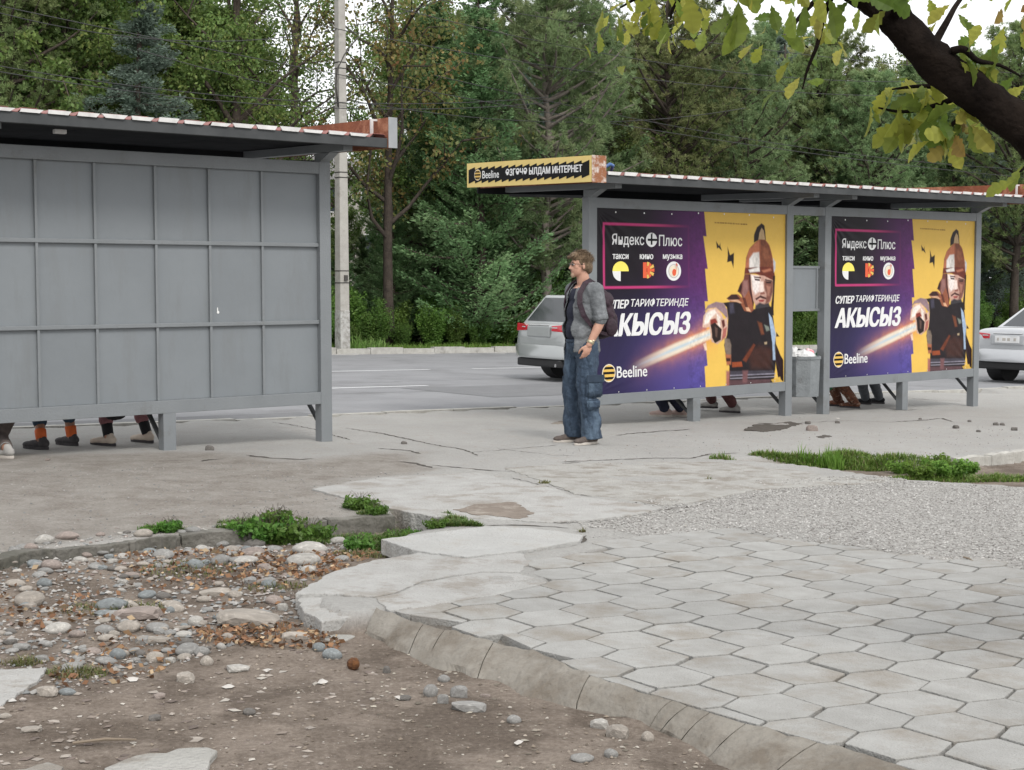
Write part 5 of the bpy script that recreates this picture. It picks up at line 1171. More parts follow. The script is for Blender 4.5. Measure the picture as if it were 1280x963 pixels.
def limb_set(g, H, crown0, spread, nl, lean=(0, 0), up=.5):
    """trunk and limbs of a broad-leaved tree as polylines with radii; returns limb tips and joints for the leaves"""
    tr = []; k = 9
    for i in range(k):
        t = i / (k - 1); tr.append(np.array([lean[0] * t * H + .10 * math.sin(t * 5 + lean[0] * 9) * t, lean[1] * t * H + .10 * math.cos(t * 4) * t, H * t * .93]))
    limbs = []; nodes = []
    for j in range(nl):
        t = crown0 + (0.97 - crown0) * (j + g.uniform(0, .8)) / nl; i = min(int(t * (k - 1)), k - 2); p = tr[i] + (tr[i + 1] - tr[i]) * (t * (k - 1) - i)
        a = j * 2.399 + g.uniform(-.4, .4); ln = spread * (1.15 - .75 * max(0, (t - .45) / .55)) * g.uniform(.7, 1.15); el = up + .5 * (t - crown0)
        d = np.array([math.cos(a) * math.cos(el), math.sin(a) * math.cos(el), math.sin(el)]); pts = [p]
        for s in range(4):
            d = unit(d + g.normal(0, .16, 3) + np.array([0, 0, .05])); pts.append(pts[-1] + d * ln / 4)
        limbs.append((pts, ln)); nodes += [(q, d.copy()) for q in pts[2:]]
        for m_ in range(3):
            q = pts[2 + m_ % 3]; dd = unit(d + g.normal(0, .75, 3)); l2 = ln * g.uniform(.3, .5); sub = [q, q + dd * l2 * .5, q + dd * l2 + np.array([0, 0, g.uniform(-.1, .12) * l2])]
            limbs.append((sub, l2 * .6)); nodes += [(sub[1], dd), (sub[2], dd)]
    return tr, limbs, nodes
def wood_mb(tr, limbs, r0):
    mb = MB(); k = len(tr); mb.tube([tuple(p) for p in tr], [r0 * (1.25 if i == 0 else 1) * (1 - .82 * i / (k - 1)) for i in range(k)], 9)
    for pts, ln in limbs:
        r = min(r0 * .42, .012 + .022 * ln); mb.tube([tuple(p) for p in pts], [r * (1 - .75 * i / (len(pts) - 1)) for i in range(len(pts))], 5, cap=False)
    return mb
def broadleaf(seed, H, r0, crown0, spread, nl, per, size, cols, wts, lean=(0, 0), clump=.42, up=.5, wid=.6):
    g = np.random.default_rng(seed); tr, limbs, nodes = limb_set(g, H, crown0, spread, nl, lean, up)
    wood = wood_mb(tr, limbs, r0).mesh('trunk'); Cs, As, Ts = [], [], []
    for q, d in nodes:
        n = int(per * g.uniform(.5, 1.4)); u = unit(g.normal(size=(n, 3))); rad = clump * g.uniform(.6, 1.3) * np.cbrt(g.uniform(0.05, 1, n))
        Cs.append(q + u * rad[:, None] * np.array([1, 1, .7])); As.append(unit(u * .5 + g.normal(size=(n, 3)) * .5 + np.array([0, 0, -.35])))
        Ts.append(palette(g, n, cols, wts) * .6 + palette(g, 1, cols, wts) * .4 * g.uniform(.75, 1.25))
    V, T = leaf_quads(np.vstack(Cs), np.vstack(As), size, wid, g, np.vstack(Ts)); return wood, quick_mesh('crown', V, 4, T)
def conifer(seed, H, r0, crown0, spread, whorls, kind, cols, wts, droop=.0, bare=0.0):
    g = np.random.default_rng(seed); k = 10
    tr = [np.array([.06 * math.sin(i * 1.3 + seed) * (i > 0), .06 * math.cos(i * 1.7 + seed) * (i > 0), H * i / (k - 1)]) for i in range(k)]
    limbs = []; Cs, As, Ts, Sz = [], [], [], []
    for wv in range(whorls):
        t = crown0 + (.985 - crown0) * (wv + g.uniform(0, .7)) / whorls; p = np.array([0, 0, H * t]); nb = g.integers(3, 6)
        if kind == 'pine': ln0 = spread * math.sin(min(1, (1 - t) * 1.9 + .12) * math.pi / 2) * (.55 + .45 * min(1, (t - crown0) * 5 + .4))
        else: ln0 = spread * (1 - t) ** .85 + .15
        for b in range(nb):
            a = g.uniform(0, 2 * math.pi); ln = ln0 * g.uniform(.6, 1.2); el = (.35 if kind == 'pine' else .1) - droop; d = np.array([math.cos(a) * math.cos(el), math.sin(a) * math.cos(el), math.sin(el)]); pts = [p]; m_ = 5
            for s in range(m_): d = unit(d + g.normal(0, .09, 3) + np.array([0, 0, .07 if kind == 'pine' else -.02 + .05 * s])); pts.append(pts[-1] + d * ln / m_)
            limbs.append((pts, ln * .8)); bt = palette(g, 1, cols, wts) * g.uniform(.75, 1.25)
            for s in range(1 + (kind == 'pine'), m_ + 1):
                f = s / m_; q = pts[s]
                if kind == 'pine':
                    nt = int(4 + 7 * f); off = g.normal(0, .17, (nt, 3)) * np.array([1, 1, .75]) * (.5 + ln / spread * .6); cen = q + off
                    for c in cen:
                        n = 24; u = unit(unit(d + np.array([0, 0, .5])) * .75 + g.normal(size=(n, 3)) * .75); L_ = .15 * g.uniform(.8, 1.2); Cs.append(c + u * L_ * .5); As.append(u); Sz.append(np.full(n, L_)); Ts.append(np.repeat(bt * .6 + palette(g, 1, cols, wts) * .4, n, 0))
                else:
                    side = unit(np.cross(d, [0, 0, 1])); n = int(70 * (.5 + ln / spread)); w_ = ln * .30 * (1.05 - f * .7) + .06
                    lat = g.normal(0, .55, n); al = g.uniform(-.5, .5, n) * ln / m_ * 1.3
                    c = q + side * (lat * w_)[:, None] + d * (al - np.abs(lat) * w_ * .2)[:, None] + np.array([0, 0, 1]) * (-np.abs(lat) * w_ * .25 + g.normal(0, .045, n))[:, None]
                    ax = unit(d * .7 + side * np.sign(lat)[:, None] * .7 + g.normal(0, .3, (n, 3)) + np.array([0, 0, -.15])); Cs.append(c); As.append(ax); Sz.append(np.full(n, .10)); Ts.append(bt * .55 + palette(g, n, cols, wts) * .45)
    wood = wood_mb(tr, limbs, r0).mesh('trunk'); C, A, S, T = np.vstack(Cs), np.vstack(As), np.concatenate(Sz), np.vstack(Ts)
    f_w = .13; V, T = leaf_quads(C, A, S, f_w if kind == 'pine' else .38, g, T, .2); return wood, quick_mesh('crown', V, 4, T)
GREEN = [(.10, .175, .048), (.145, .23, .062), (.195, .275, .075), (.26, .29, .085)]
BLUEG = [(.19, .25, .205), (.15, .21, .165), (.24, .30, .255)]
PINEC = [(.15, .205, .078), (.20, .25, .098), (.25, .285, .12), (.28, .25, .12)]
SPR = {
 'maple': broadleaf(1, 10.5, .17, .25, 2.9, 24, 120, .115, GREEN, [3, 4, 3, .7], (.02, 0)),
 'elm': broadleaf(2, 11.5, .20, .20, 3.1, 24, 105, .11, GREEN, [4, 4, 2, 1.2], (.035, .01), clump=.5),
 'thin': broadleaf(3, 11, .15, .22, 2.5, 18, 42, .12, [(.14, .19, .058), (.22, .235, .075), (.31, .24, .085), (.28, .16, .07)], [4, 3, 2, 1], (-.01, 0), clump=.5, up=.75),
 'lacy': broadleaf(7, 12, .22, .22, 2.9, 17, 50, .10, GREEN, [4, 4, 2, .5], (.05, 0), clump=.55, up=.8),
 'pine': conifer(4, 12, .19, .20, 3.1, 36, 'pine', PINEC, [3, 4, 3, .6]),
 'pine2': conifer(5, 11, .17, .17, 2.8, 36, 'pine', [(.15, .22, .098), (.195, .265, .12), (.245, .295, .14)], [3, 4, 2]),
 'spruce': conifer(6, 9.5, .15, .08, 2.5, 34, 'spruce', BLUEG, [3, 3, 2], droop=.12),
 'juniper': conifer(8, 8.5, .14, .06, 2.1, 36, 'spruce', [(.135, .23, .10), (.18, .285, .125), (.24, .335, .16)], [3, 3, 2], droop=-.12),
}
def shrub_mesh(seed, h, r, n, size, cols, wts, cl=.27, st=1.0):
    g = np.random.default_rng(seed); mb = MB(); Cs, As, Ts = [], [], []
    for s in range(13):
        a = g.uniform(0, 6.28); d = np.array([math.cos(a) * r * g.uniform(.2, .8), math.sin(a) * r * g.uniform(.2, .8), h * g.uniform(.6, 1)]); pts = [d * t + np.array([0, 0, .1 * math.sin(t * 3)]) for t in (0, .35, .7, 1)]
        mb.tube([tuple(p) for p in pts], [.014 * st, .011 * st, .008 * st, .004 * st], 5, cap=False); bt = palette(g, 1, cols, wts) * g.uniform(.8, 1.25)
        for t in np.linspace(.18, 1, 9):
            m_ = int(n / 117 * g.uniform(.5, 1.5)); u = unit(g.normal(size=(m_, 3))); Cs.append(d * t + u * (cl * np.cbrt(g.uniform(.05, 1, m_)))[:, None]); As.append(unit(u * .6 + g.normal(size=(m_, 3)) * .5 + np.array([0, 0, -.25]))); Ts.append(bt * .5 + palette(g, m_, cols, wts) * .5)
    V, T = leaf_quads(np.vstack(Cs), np.vstack(As), size, .62, g, np.vstack(Ts)); return mb.mesh('stems'), quick_mesh('foliage', V, 4, T)
SHR = [shrub_mesh(21, 2.1, 1.0, 7000, .085, [(.09, .19, .034), (.125, .24, .048), (.175, .295, .065)], [3, 3, 1.5]), shrub_mesh(22, 1.7, 1.1, 6000, .08, [(.075, .165, .034), (.105, .205, .045), (.15, .255, .06)], [3, 3, 1.5]), shrub_mesh(23, 2.6, 1.0, 7000, .09, [(.085, .175, .036), (.13, .225, .05), (.18, .265, .066)], [3, 3, 1])]
def col_at(px, off):
    """the place on a line parallel to the street, off metres beyond its far edge, in one column of the photograph"""
    p = RP1 + off; u = (px - 640) / F_PX
    a = (u * p * PY_ - p * PX_) / (DX - u * DY); x, y = ap(a, p); return x, y
def plant_tree(kind, px, off, H, label, name, group, bark=None, rz=None):
    x, y = col_at(px, off); wood, crown = SPR[kind]; z = gz(x, y) - .05
    o = empty(name, (x, y, z), rnd.uniform(0, 6.28) if rz is None else rz, label, 'tree', group)
    base = {'maple': 10.5, 'elm': 11.5, 'thin': 11, 'lacy': 12, 'pine': 12, 'pine2': 11, 'spruce': 9.5, 'juniper': 8.5}[kind]; s = H / base; o.scale = (s, s, s)
    t = link('trunk', wood, None, o, True); c = link('crown', crown, None, o)
    if not wood.materials: wood.materials.append(M_BARK)
    if not crown.materials: crown.materials.append(M_NEEDLE if kind in ('pine', 'pine2', 'spruce', 'juniper') else M_LEAF)
    if bark: t.material_slots[0].link = 'OBJECT'; t.material_slots[0].material = bark
    return o
NEAR = [('pine', 12, 4.5, 10, 'brownish pine at the edge of the wood behind the far end of the empty shelter', 'pine_tree'),
 ('spruce', 178, 2.6, 9.6, 'blue grey spruce standing above the roof of the empty shelter', 'spruce_tree'), ('elm', 235, 5.5, 11, 'yellowish green tree beside the blue spruce behind the empty shelter', 'leafy_tree'),
 ('lacy', 300, 3.8, 12, 'tall thin-leaved tree with a thick dark leaning trunk above the empty shelter', 'leafy_tree'), ('lacy', 356, 6.5, 12, 'thin-leaved tree with dark trunk just left of the concrete pole', 'leafy_tree'),
 ('thin', 486, 3.2, 12, 'sparse tree with browning leaves to the right of the concrete pole', 'leafy_tree'), ('juniper', 600, 2.6, 10.5, 'dense green conifer rising behind the yellow roof sign', 'conifer_tree'),
 ('juniper', 545, 5.2, 10.5, 'dense conifer between the browning tree and the roof sign', 'conifer_tree'), ('pine2', 683, 2.2, 11.5, 'pine with a pale bare trunk directly behind the standing man', 'pine_tree'), ('juniper', 745, 4.5, 11, 'dense green conifer behind the corner of the poster shelter', 'conifer_tree'),
 ('pine', 832, 4.2, 12, 'dark trunked pine over the first poster', 'pine_tree'), ('pine2', 925, 3.6, 10.5, 'pine with olive needles over the swordsman of the first poster', 'pine_tree'), ('pine', 1018, 6.0, 11, 'pine above the gap between the two posters', 'pine_tree'),
 ('pine2', 1085, 3.5, 10, 'pine with drooping boughs over the second poster', 'pine_tree'), ('juniper', 1150, 5.5, 8, 'bushy conifer below the overhanging oak branch', 'conifer_tree'), ('pine', 1268, 2.6, 12.5, 'large pine with a thick dark trunk behind the silver sedan', 'pine_tree'), ('spruce', 1215, 6.5, 9, 'grey green spruce behind the end of the poster shelter', 'spruce_tree')]
for kind, px, off, H, lab, nm in NEAR: plant_tree(kind, px, off, H, lab, nm, 'trees along the far side of the road', M_BARKP if px == 683 else None)
MARKS = [(0, 'beyond the far end of the empty shelter'), (57, 'over the first panel column of the empty shelter'), (130, 'over the second panel column of the empty shelter'), (205, 'over the third panel column of the empty shelter'), (270, 'over the fourth panel column of the empty shelter'), (336, 'over the fifth panel column of the empty shelter'), (405, 'over the last panel column of the empty shelter'), (445, 'behind the concrete pole'), (520, 'just right of the concrete pole'), (585, 'between the pole and the roof sign'), (660, 'behind the yellow roof sign'), (705, 'behind the pale hatchback'), (752, 'behind the standing man'), (810, 'over the three icons of the first poster'), (880, 'over the lettering of the first poster'), (930, 'over the yellow strip of the first poster'), (985, 'over the swordsman of the first poster'), (1040, 'over the litter bin'), (1100, 'over the icons of the second poster'), (1150, 'over the glowing blade of the second poster'), (1225, 'over the swordsman of the second poster'), (1300, 'behind the silver sedan'), (9999, 'out past the silver sedan')]
SEEN = {}
def placed(txt, px):
    lab = txt + ' ' + next(t for m_, t in MARKS if px < m_); k = SEEN.get(lab, 0); SEEN[lab] = k + 1
    return lab if k == 0 else lab + (', second one', ', third one', ', fourth one', ', fifth one')[min(k - 1, 3)]
FILL = {'maple': ('leafy_tree', 'broadleaf'), 'elm': ('leafy_tree', 'broadleaf'), 'pine': ('pine_tree', 'pine'), 'pine2': ('pine_tree', 'pine'), 'juniper': ('conifer_tree', 'bushy conifer'), 'spruce': ('spruce_tree', 'blue green spruce')}
r2 = random.Random(5)
ROWN = {7: 'near-row', 11: 'second-row', 16: 'third-row', 23: 'fourth-row', 34: 'farthest-row'}
for off, st, x0, hr_ in ((7, 58, -90, (9.5, 11.5)), (11, 58, -75, (10, 12.5)), (16, 66, -120, (10.5, 13)), (23, 88, -100, (12.5, 15.5)), (34, 104, -120, (14, 17))):
    px = x0
    while px < 1400:
        kind = r2.choice(['maple', 'elm', 'pine2', 'maple', 'juniper', 'elm'] if px < 560 else ['pine', 'pine2', 'juniper', 'elm', 'pine', 'spruce']); H = r2.uniform(*hr_)
        if 322 < px < 515: kind, H = r2.choice(['maple', 'juniper']), (r2.uniform(3.2, 4.0) if off < 20 else r2.uniform(4.2, 5.2)) + (0 if 372 < px < 470 else 1.2)
        if 940 < px < 1010 or 1165 < px < 1215: H *= 1.05
        qx = px + r2.uniform(-14, 14); plant_tree(kind, qx, off + r2.uniform(-1.8, 1.8), H, placed(ROWN[off] + ' ' + FILL[kind][1], qx), FILL[kind][0], 'trees deeper in the wood'); px += st * (1.0 if px < 560 else .9)
for qx, off_, H_ in ((880, 20, 14.5), (960, 19, 15), (1040, 21, 15.5), (1130, 20, 15), (1200, 22, 16), (690, 20, 14.5), (1262, 19, 15)): plant_tree(r2.choice(['pine', 'pine2', 'elm']), qx, off_, H_, placed('tall rear tree', qx), 'tall_tree', 'trees deeper in the wood')
SLAB_ = ['leafy green shrub', 'low dark shrub', 'tall sapling bush']
for off, st in ((2.5, 30), (3.7, 34), (5.4, 40), (7.9, 52)):
    px = -60 + off * 7
    while px < 1380:
        k = r2.choice([0, 1, 2]); qx = px + r2.uniform(-9, 9); x, y = col_at(qx, off + r2.uniform(-.4, .4)); s = r2.uniform(.7, 1.05) * (.62 if off < 3 else .88)
        o = empty('shrub', (x, y, gz(x, y) - .04), r2.uniform(0, 6.28), placed({2.5: 'front', 3.7: 'second', 5.4: 'third', 7.9: 'back'}[off] + ' row ' + SLAB_[k], qx), 'shrub', 'undergrowth along the edge of the wood'); o.scale = (s * 1.1, s * 1.1, s)
        link('stems', SHR[k][0], M_BARK, o, True); link('foliage', SHR[k][1], M_LEAF, o); px += st * r2.uniform(.75, 1.2)
# ---- grass
def grass(name, spots, n, h, cols, wts, seed, lean=.5, label=None, width=.006):
    """spots: list of (x, y, rx, ry, rot, weight) ellipses on the ground"""
    g = np.random.default_rng(seed); w_ = np.array([s[5] for s in spots], float); w_ /= w_.sum(); I = g.choice(len(spots), n, p=w_); S = np.array([s[:5] for s in spots])[I]
    r = np.sqrt(g.uniform(0, 1, n)); t = g.uniform(0, 6.283, n); lx_ = r * np.cos(t) * S[:, 2]; ly_ = r * np.sin(t) * S[:, 3]; c, s_ = np.cos(S[:, 4]), np.sin(S[:, 4])
    x = S[:, 0] + lx_ * c - ly_ * s_; y = S[:, 1] + lx_ * s_ + ly_ * c; z = np.array([gz(a, b) for a, b in zip(x, y)]) - .006
    hh = h * g.uniform(.4, 1.3, n) * (1.15 - .6 * r); az = g.uniform(0, 6.283, n); d = np.stack([np.cos(az), np.sin(az), np.zeros(n)], 1); sd = np.stack([-np.sin(az), np.cos(az), np.zeros(n)], 1); B = np.stack([x, y, z], 1); ln = lean * g.uniform(.2, 1.3, n)
    up = np.array([0, 0, 1.0]); M1 = B + up * (hh * .6)[:, None] + d * (hh * ln * .35)[:, None]; Tt = B + up * (hh * np.clip(1 - ln * .25, .3, 1))[:, None] + d * (hh * ln)[:, None]; w0 = width * g.uniform(.6, 1.4, n)[:, None]
    V = np.stack([B - sd * w0, B + sd * w0, M1 + sd * w0 * .7, Tt], 1); V2 = np.stack([B - sd * w0, M1 + sd * w0 * .7, Tt, M1 - sd * w0 * .7], 1)
    V = np.stack([B - sd * w0, B + sd * w0, M1 + sd * w0 * .75, M1 - sd * w0 * .75], 1).reshape(-1, 3); Vt = np.stack([M1 - sd * w0 * .75, M1 + sd * w0 * .75, Tt + sd * w0 * .1, Tt - sd * w0 * .1], 1).reshape(-1, 3)
    T = palette(g, n, cols, wts) * g.uniform(.75, 1.25, (n, 1)); me = quick_mesh(name, np.vstack([V, Vt]), 4, np.vstack([T, T])); o = link(name, me, M_GRASS, kind='stuff')
    if label: o['label'] = label
    return o
GR = [(.075, .14, .03), (.11, .175, .04), (.15, .20, .055), (.21, .19, .09)]
def spot(px, py, wpx, dep, wt=1.0, dz=0.0):
    p = gp(px, py, dz); return (p.x, p.y, wpx / 2 / scale_at(p), dep, 0, wt)
grass('grass', [spot(345, 664, 140, .07, 2.2, -.02), spot(300, 665, 60, .05, .5, -.02), spot(392, 661, 60, .05, .6, -.02), spot(345, 676, 150, .05, 1.0, -.1), spot(450, 640, 44, .06, .7, -.02), spot(440, 676, 130, .10, 1.6, -.1), spot(505, 664, 120, .09, 2.2, -.1), spot(560, 660, 80, .03, .8, -.02), spot(208, 668, 66, .05, .7, -.02), spot(478, 686, 70, .10, 1, -.1), spot(500, 676, 60, .06, 1.2, -.1), spot(530, 663, 110, .05, 2.0, -.06), spot(580, 658, 50, .02, .4, 0)], 14500, .055, GR, [3, 4, 2, 1], 31, label='green grass along the ditch beside the cobbles', width=.0035, lean=1.1)
grass('grass', [spot(1010, 582, 110, .10, 2, -.08), spot(1075, 587, 90, .12, 2, -.1), spot(965, 576, 60, .07, .8, -.04), spot(905, 577, 40, .04, .25, -.02), spot(1060, 578, 60, .12, 1.2, -.06), spot(1180, 600, 140, .16, 2.2, -.1), spot(1245, 600, 80, .16, 1.3, -.1), spot(1130, 587, 120, .16, 2, -.1), spot(1290, 600, 60, .1, .6, -.1)], 8500, .075, [(.10, .18, .03), (.14, .22, .045), (.18, .25, .06), (.24, .22, .11)], [3, 4, 2, 1.2], 32, label='bright green grass in the ditch beside the gravel', width=.0045, lean=.9)
grass('grass', [spot(1033, 583, 36, .05, 1, -.08), spot(1045, 585, 20, .05, .6, -.08), spot(1005, 582, 20, .05, .3, -.08)], 420, .20, [(.12, .23, .03), (.16, .27, .05)], [1, 1], 36, label='taller bright grass spikes at the near end of the ditch', width=.004, lean=.4)
grass('grass', [spot(680, 604, 18, .03, .1), spot(886, 600, 10, .02, .05), spot(728, 665, 8, .02, .05), spot(95, 845, 80, .10, .6, -.1), spot(30, 830, 60, .05, .3, -.1), spot(235, 725, 120, .2, .6, -.1), spot(150, 765, 150, .15, .6, -.1), spot(450, 700, 70, .1, .7, -.1), spot(345, 745, 90, .1, .4, -.1)], 2000, .045, [(.10, .13, .04), (.15, .16, .06), (.20, .17, .09)], [3, 3, 2], 33, label='sparse dry grass tufts among the stones', width=.003, lean=1.0)
vs_ = []
for px in range(-60, 1400, 14):
    x, y = col_at(px, 1.05); vs_.append((x, y, .35, 1.0, YAW - math.pi / 2, 1.0 if not 560 < px < 660 else 1.2))
grass('grass', vs_, 34000, .20, [(.10, .19, .03), (.14, .24, .042), (.19, .28, .06), (.24, .24, .09)], [3, 4, 2, .7], 34, label='uncut grass verge along the far kerb', width=.009)
xr, yr = col_at(448, .6); grass('grass', [(xr, yr, .5, .3, 0, 1), (*col_at(470, .7), .4, .3, 0, .6)], 500, .42, [(.16, .26, .06), (.22, .30, .09)], [1, 1], 35, label='tuft of long pale reeds beside the concrete pole', width=.014)
# leafy weeds in the right-hand ditch
WEED = shrub_mesh(41, .27, .30, 2200, .042, [(.10, .21, .03), (.14, .26, .045), (.18, .30, .06)], [3, 3, 2], .06, .25)
for px, py, s, lab in ((1150, 600, .66, 'leafy bright green weed nearest the gravel in the grassy ditch'), (1182, 599, .78, 'largest leafy green weed in the middle of the grassy ditch'), (1208, 594, .56, 'leafy green weed against the pale ditch wall'), (1126, 592, .5, 'small leafy weed at the grassy end of the ditch'), (1166, 592, .7, 'leafy weed behind the largest one in the ditch')):
    p = gp(px, py, -.10); o = empty('weed', (p.x, p.y, gz(p.x, p.y) - .02), px * .7, lab, 'weed', 'leafy weeds in the right ditch'); o.scale = (s, s, s * .85); link('stems', WEED[0], M_BARK, o); link('foliage', WEED[1], M_LEAF, o)
LOW = shrub_mesh(43, .09, .16, 1500, .028, [(.07, .16, .025), (.10, .20, .035), (.13, .22, .05)], [3, 3, 2], .035, .1)
for px, py, s, lab in ((300, 662, 1.0, 'low green weed at the left of the thick tuft on the ditch wall'), (330, 660, 1.3, 'largest low green weed spilling over the ditch wall'), (358, 659, 1.25, 'low green weed right of the largest one on the ditch wall'), (388, 658, 1.1, 'low green weed at the right of the thick tuft on the wall'), (345, 667, 1.0, 'low green weed hanging down the face of the ditch wall'), (210, 667, .7, 'small low weed alone on the left part of the ditch wall'), (450, 639, .9, 'low green weed beside the dark culvert mouth'), (470, 645, .7, 'small low weed at the lip of the dark culvert mouth'), (186, 669, .5, 'tiny low weed left of the small one on the ditch wall'), (492, 678, .8, 'low weed against the tip of the pale slab in the ditch'), (520, 664, .7, 'low weed in the grassy ditch between the two slabs'), (545, 660, .6, 'low weed at the shallow end of the ditch between the slabs'), (505, 668, .8, 'low weed right beside the tip of the pale slab'), (448, 682, .9, 'low weed behind the two large pale cobbles')):
    p = gp(px, py, .0 if py < 664 or px < 250 else -.05); o = empty('weed', (p.x, p.y + .03, gz(p.x, p.y) - .01), px * .7, lab, 'weed', 'low weeds along the left ditch'); o.scale = (s, s, s); link('stems', LOW[0], M_BARK, o); link('foliage', LOW[1], M_LEAF, o)
# ------------------------------------------------------------------ concrete pole, wires
M_POLE = mat('pole_concrete', (.38, .365, .335), (.31, .295, .27), scale=5, rough=.9, bump=.4, bscale=50, c3=(.25, .235, .21), c3scale=2, c3pos=.64)
M_WASH = mat('flaking_whitewash', (.47, .47, .45), (.30, .29, .275), scale=6, rough=.9, bump=.5, c3=(.25, .24, .22), c3scale=9, c3pos=.56); M_WIRE = mat('wire', (.035, .035, .035), rough=.6); M_BAND = mat('steel_band', (.06, .055, .05), rough=.6)
x, y = col_at(428, .55); zb = gz(x, y); po = empty('utility_pole', (x, y, zb), YAW, 'tall pale concrete utility pole with dark steel bands beside the road', 'utility pole')
def sq(hw, z): return [(-hw, -hw, z), (hw, -hw, z), (hw, hw, z), (-hw, hw, z)]
def pole_seg(z0, z1, h0, h1, nm, m):
    MB().add(sq(h0, z0) + sq(h1, z1), [(3, 2, 1, 0), (4, 5, 6, 7), (0, 1, 5, 4), (1, 2, 6, 5), (2, 3, 7, 6), (3, 0, 4, 7)]).build(nm, m, po, bevel=.02)
pole_seg(-.3, 9.6, .140, .098, 'shaft', M_POLE); pole_seg(-.2, 1.05, .1435, .139, 'whitewash', M_WASH)
for z in (1.72, 2.02, 4.35, 4.48, 6.2, 7.05, 7.2): hw = .1435 - .0041 * z + .004; pole_seg(z, z + .035, hw, hw, 'band', M_BAND)
MB().box((.02, -.152, 1.86), (.09, .05, .14)).build('meter_box', M_BAND, po)
MB().tube([(-.13, -.1, 6.1), (-.2, -.1, 6.6), (-.17, -.1, 7.0), (.05, -.1, 7.4), (.3, -.1, 7.7), (.5, -.1, 7.9)], .022, 6).build('cable', M_BAND, po, smooth=True)
MB().box((0, -.1, 9.2), (1.5, .08, .08)).build('cross_arm', M_BAND, po)
def wire(pa, pb, off, lab, sag=.12, r=.011):
    def w3(px, py):
        x, y = col_at(px, off); q_ = at(px, py, y); return q_
    a, b = w3(*pa), w3(*pb); d = b - a; a2, b2 = a - d * .9, b + d * .9; pts = []
    for i in range(25):
        t = i / 24; p = a2.lerp(b2, t); t3 = -.9 + 2.8 * t; p.z += -sag * 4 * t3 * (1 - t3) ; pts.append(p)
    tag(MB().tube(pts, r, 5).build('overhead_wire', M_WIRE, None, smooth=True), lab, 'wire', 'overhead wires along the road')
for pa, pb, off, lab in (((0, 83), (406, 128), .4, 'upper of two close wires sloping to the pole above the empty shelter'), ((0, 90), (406, 135), .2, 'lower of two close wires sloping to the pole above the empty shelter'), ((190, 49), (400, 41), .6, 'level wire high above the empty shelter'), ((560, 2), (1095, 78), .3, 'topmost wire slanting down across the pines'), ((633, 43), (960, 95), .1, 'wire slanting below the topmost one across the pines'), ((473, 132), (738, 153), .5, 'wire running level from the pole above the roof sign'), ((786, 158), (1280, 222), .4, 'lowest wire just above the poster shelter roof'), ((752, 92), (1100, 120), .2, 'middle wire across the pines over the first poster'), ((960, 178), (1280, 212), .7, 'wire close above the lowest one at the right end')): wire(pa, pb, off, lab)
# ------------------------------------------------------------------ pale building far behind the trees
M_BLD = mat('pale_plaster', (.46, .44, .40), (.40, .38, .35), scale=.6, rough=.9); M_ROOF = mat('slate_roof', (.16, .15, .15), (.12, .115, .11), scale=3, rough=.8); M_GLASS = mat('window_glass', (.05, .06, .07), rough=.12)
x, y = col_at(610, 44); bd = empty('building', (x, y, gz(x, y) - .2), YAW, 'pale plastered apartment building glimpsed behind the trees', 'building')
MB().box2((-16, 0, 0), (18, 10, 8.4)).build('wall', M_BLD, bd)
MB().add([(-16.5, -.5, 8.4), (18.5, -.5, 8.4), (18.5, 10.5, 8.4), (-16.5, 10.5, 8.4), (-15, 5, 10.2), (17, 5, 10.2)], [(3, 2, 1, 0), (0, 1, 5, 4), (1, 2, 5), (2, 3, 4, 5), (3, 0, 4)]).build('roof', M_ROOF, bd)
for f in range(3):
    for k in range(13):
        xw = -14.6 + k * 2.5; fr_ = MB().box2((xw - .07, -.05, 1.0 + f * 2.75), (xw + 1.37, .02, 2.55 + f * 2.75)).build('window', M_PWHITE, bd); MB().box2((xw, -.062, 1.08 + f * 2.75), (xw + 1.3, -.045, 2.47 + f * 2.75)).build('pane', M_GLASS, fr_)
# ------------------------------------------------------------------ the oak whose bough hangs into the picture
M_OAK = mat('oak_bark', (.017, .0125, .010), (.006, .0045, .004), scale=8, rough=1, bump=1.0, bscale=30, spec=.05)
ok_p = gp(1690, 700); oak = empty('oak_tree', (ok_p.x, ok_p.y, gz(ok_p.x, ok_p.y) - .05), 0, 'oak whose thick dark bough and yellowing leaves overhang the road side', 'tree')
def ol(px, py, dep): return at(px, py, dep) - oak.location
OD = 4.9
tr_ = [Vector((0, 0, -.2)), Vector((.0, 0, .5)), Vector((-.03, .0, 1.1)), ol(1600, 365, OD), ol(1500, 320, OD), ol(1400, 258, OD), ol(1330, 208, OD), ol(1280, 162, OD), ol(1222, 120, OD), ol(1172, 80, OD), ol(1130, 38, OD), ol(1090, 0, OD), ol(1030, -48, OD), ol(965, -110, OD), ol(880, -190, OD), ol(800, -260, OD)]
rr_ = [.25, .20, .16, .125, .098, .082, .073, .067, .063, .059, .056, .053, .048, .040, .027, .015]
def wobble(mb_, amp, s):
    mb_.v = [tuple(Vector(v) + Vector((noise.noise(Vector(v) * s), noise.noise(Vector(v) * s + Vector((7, 0, 0))), noise.noise(Vector(v) * s + Vector((0, 9, 0))))) * amp) for v in mb_.v]; return mb_
def smooth_path(pts, rad, k=5):
    P_, R_ = [], []
    for i in range(len(pts) - 1):
        p0, p1, p2, p3 = pts[max(i - 1, 0)], pts[i], pts[i + 1], pts[min(i + 2, len(pts) - 1)]
        for j in range(k):
            t = j / k; P_.append(.5 * ((2 * p1) + (-p0 + p2) * t + (2 * p0 - 5 * p1 + 4 * p2 - p3) * t * t + (-p0 + 3 * p1 - 3 * p2 + p3) * t ** 3)); R_.append(rad[i] + (rad[i + 1] - rad[i]) * t)
    return P_ + [pts[-1]], R_ + [rad[-1]]
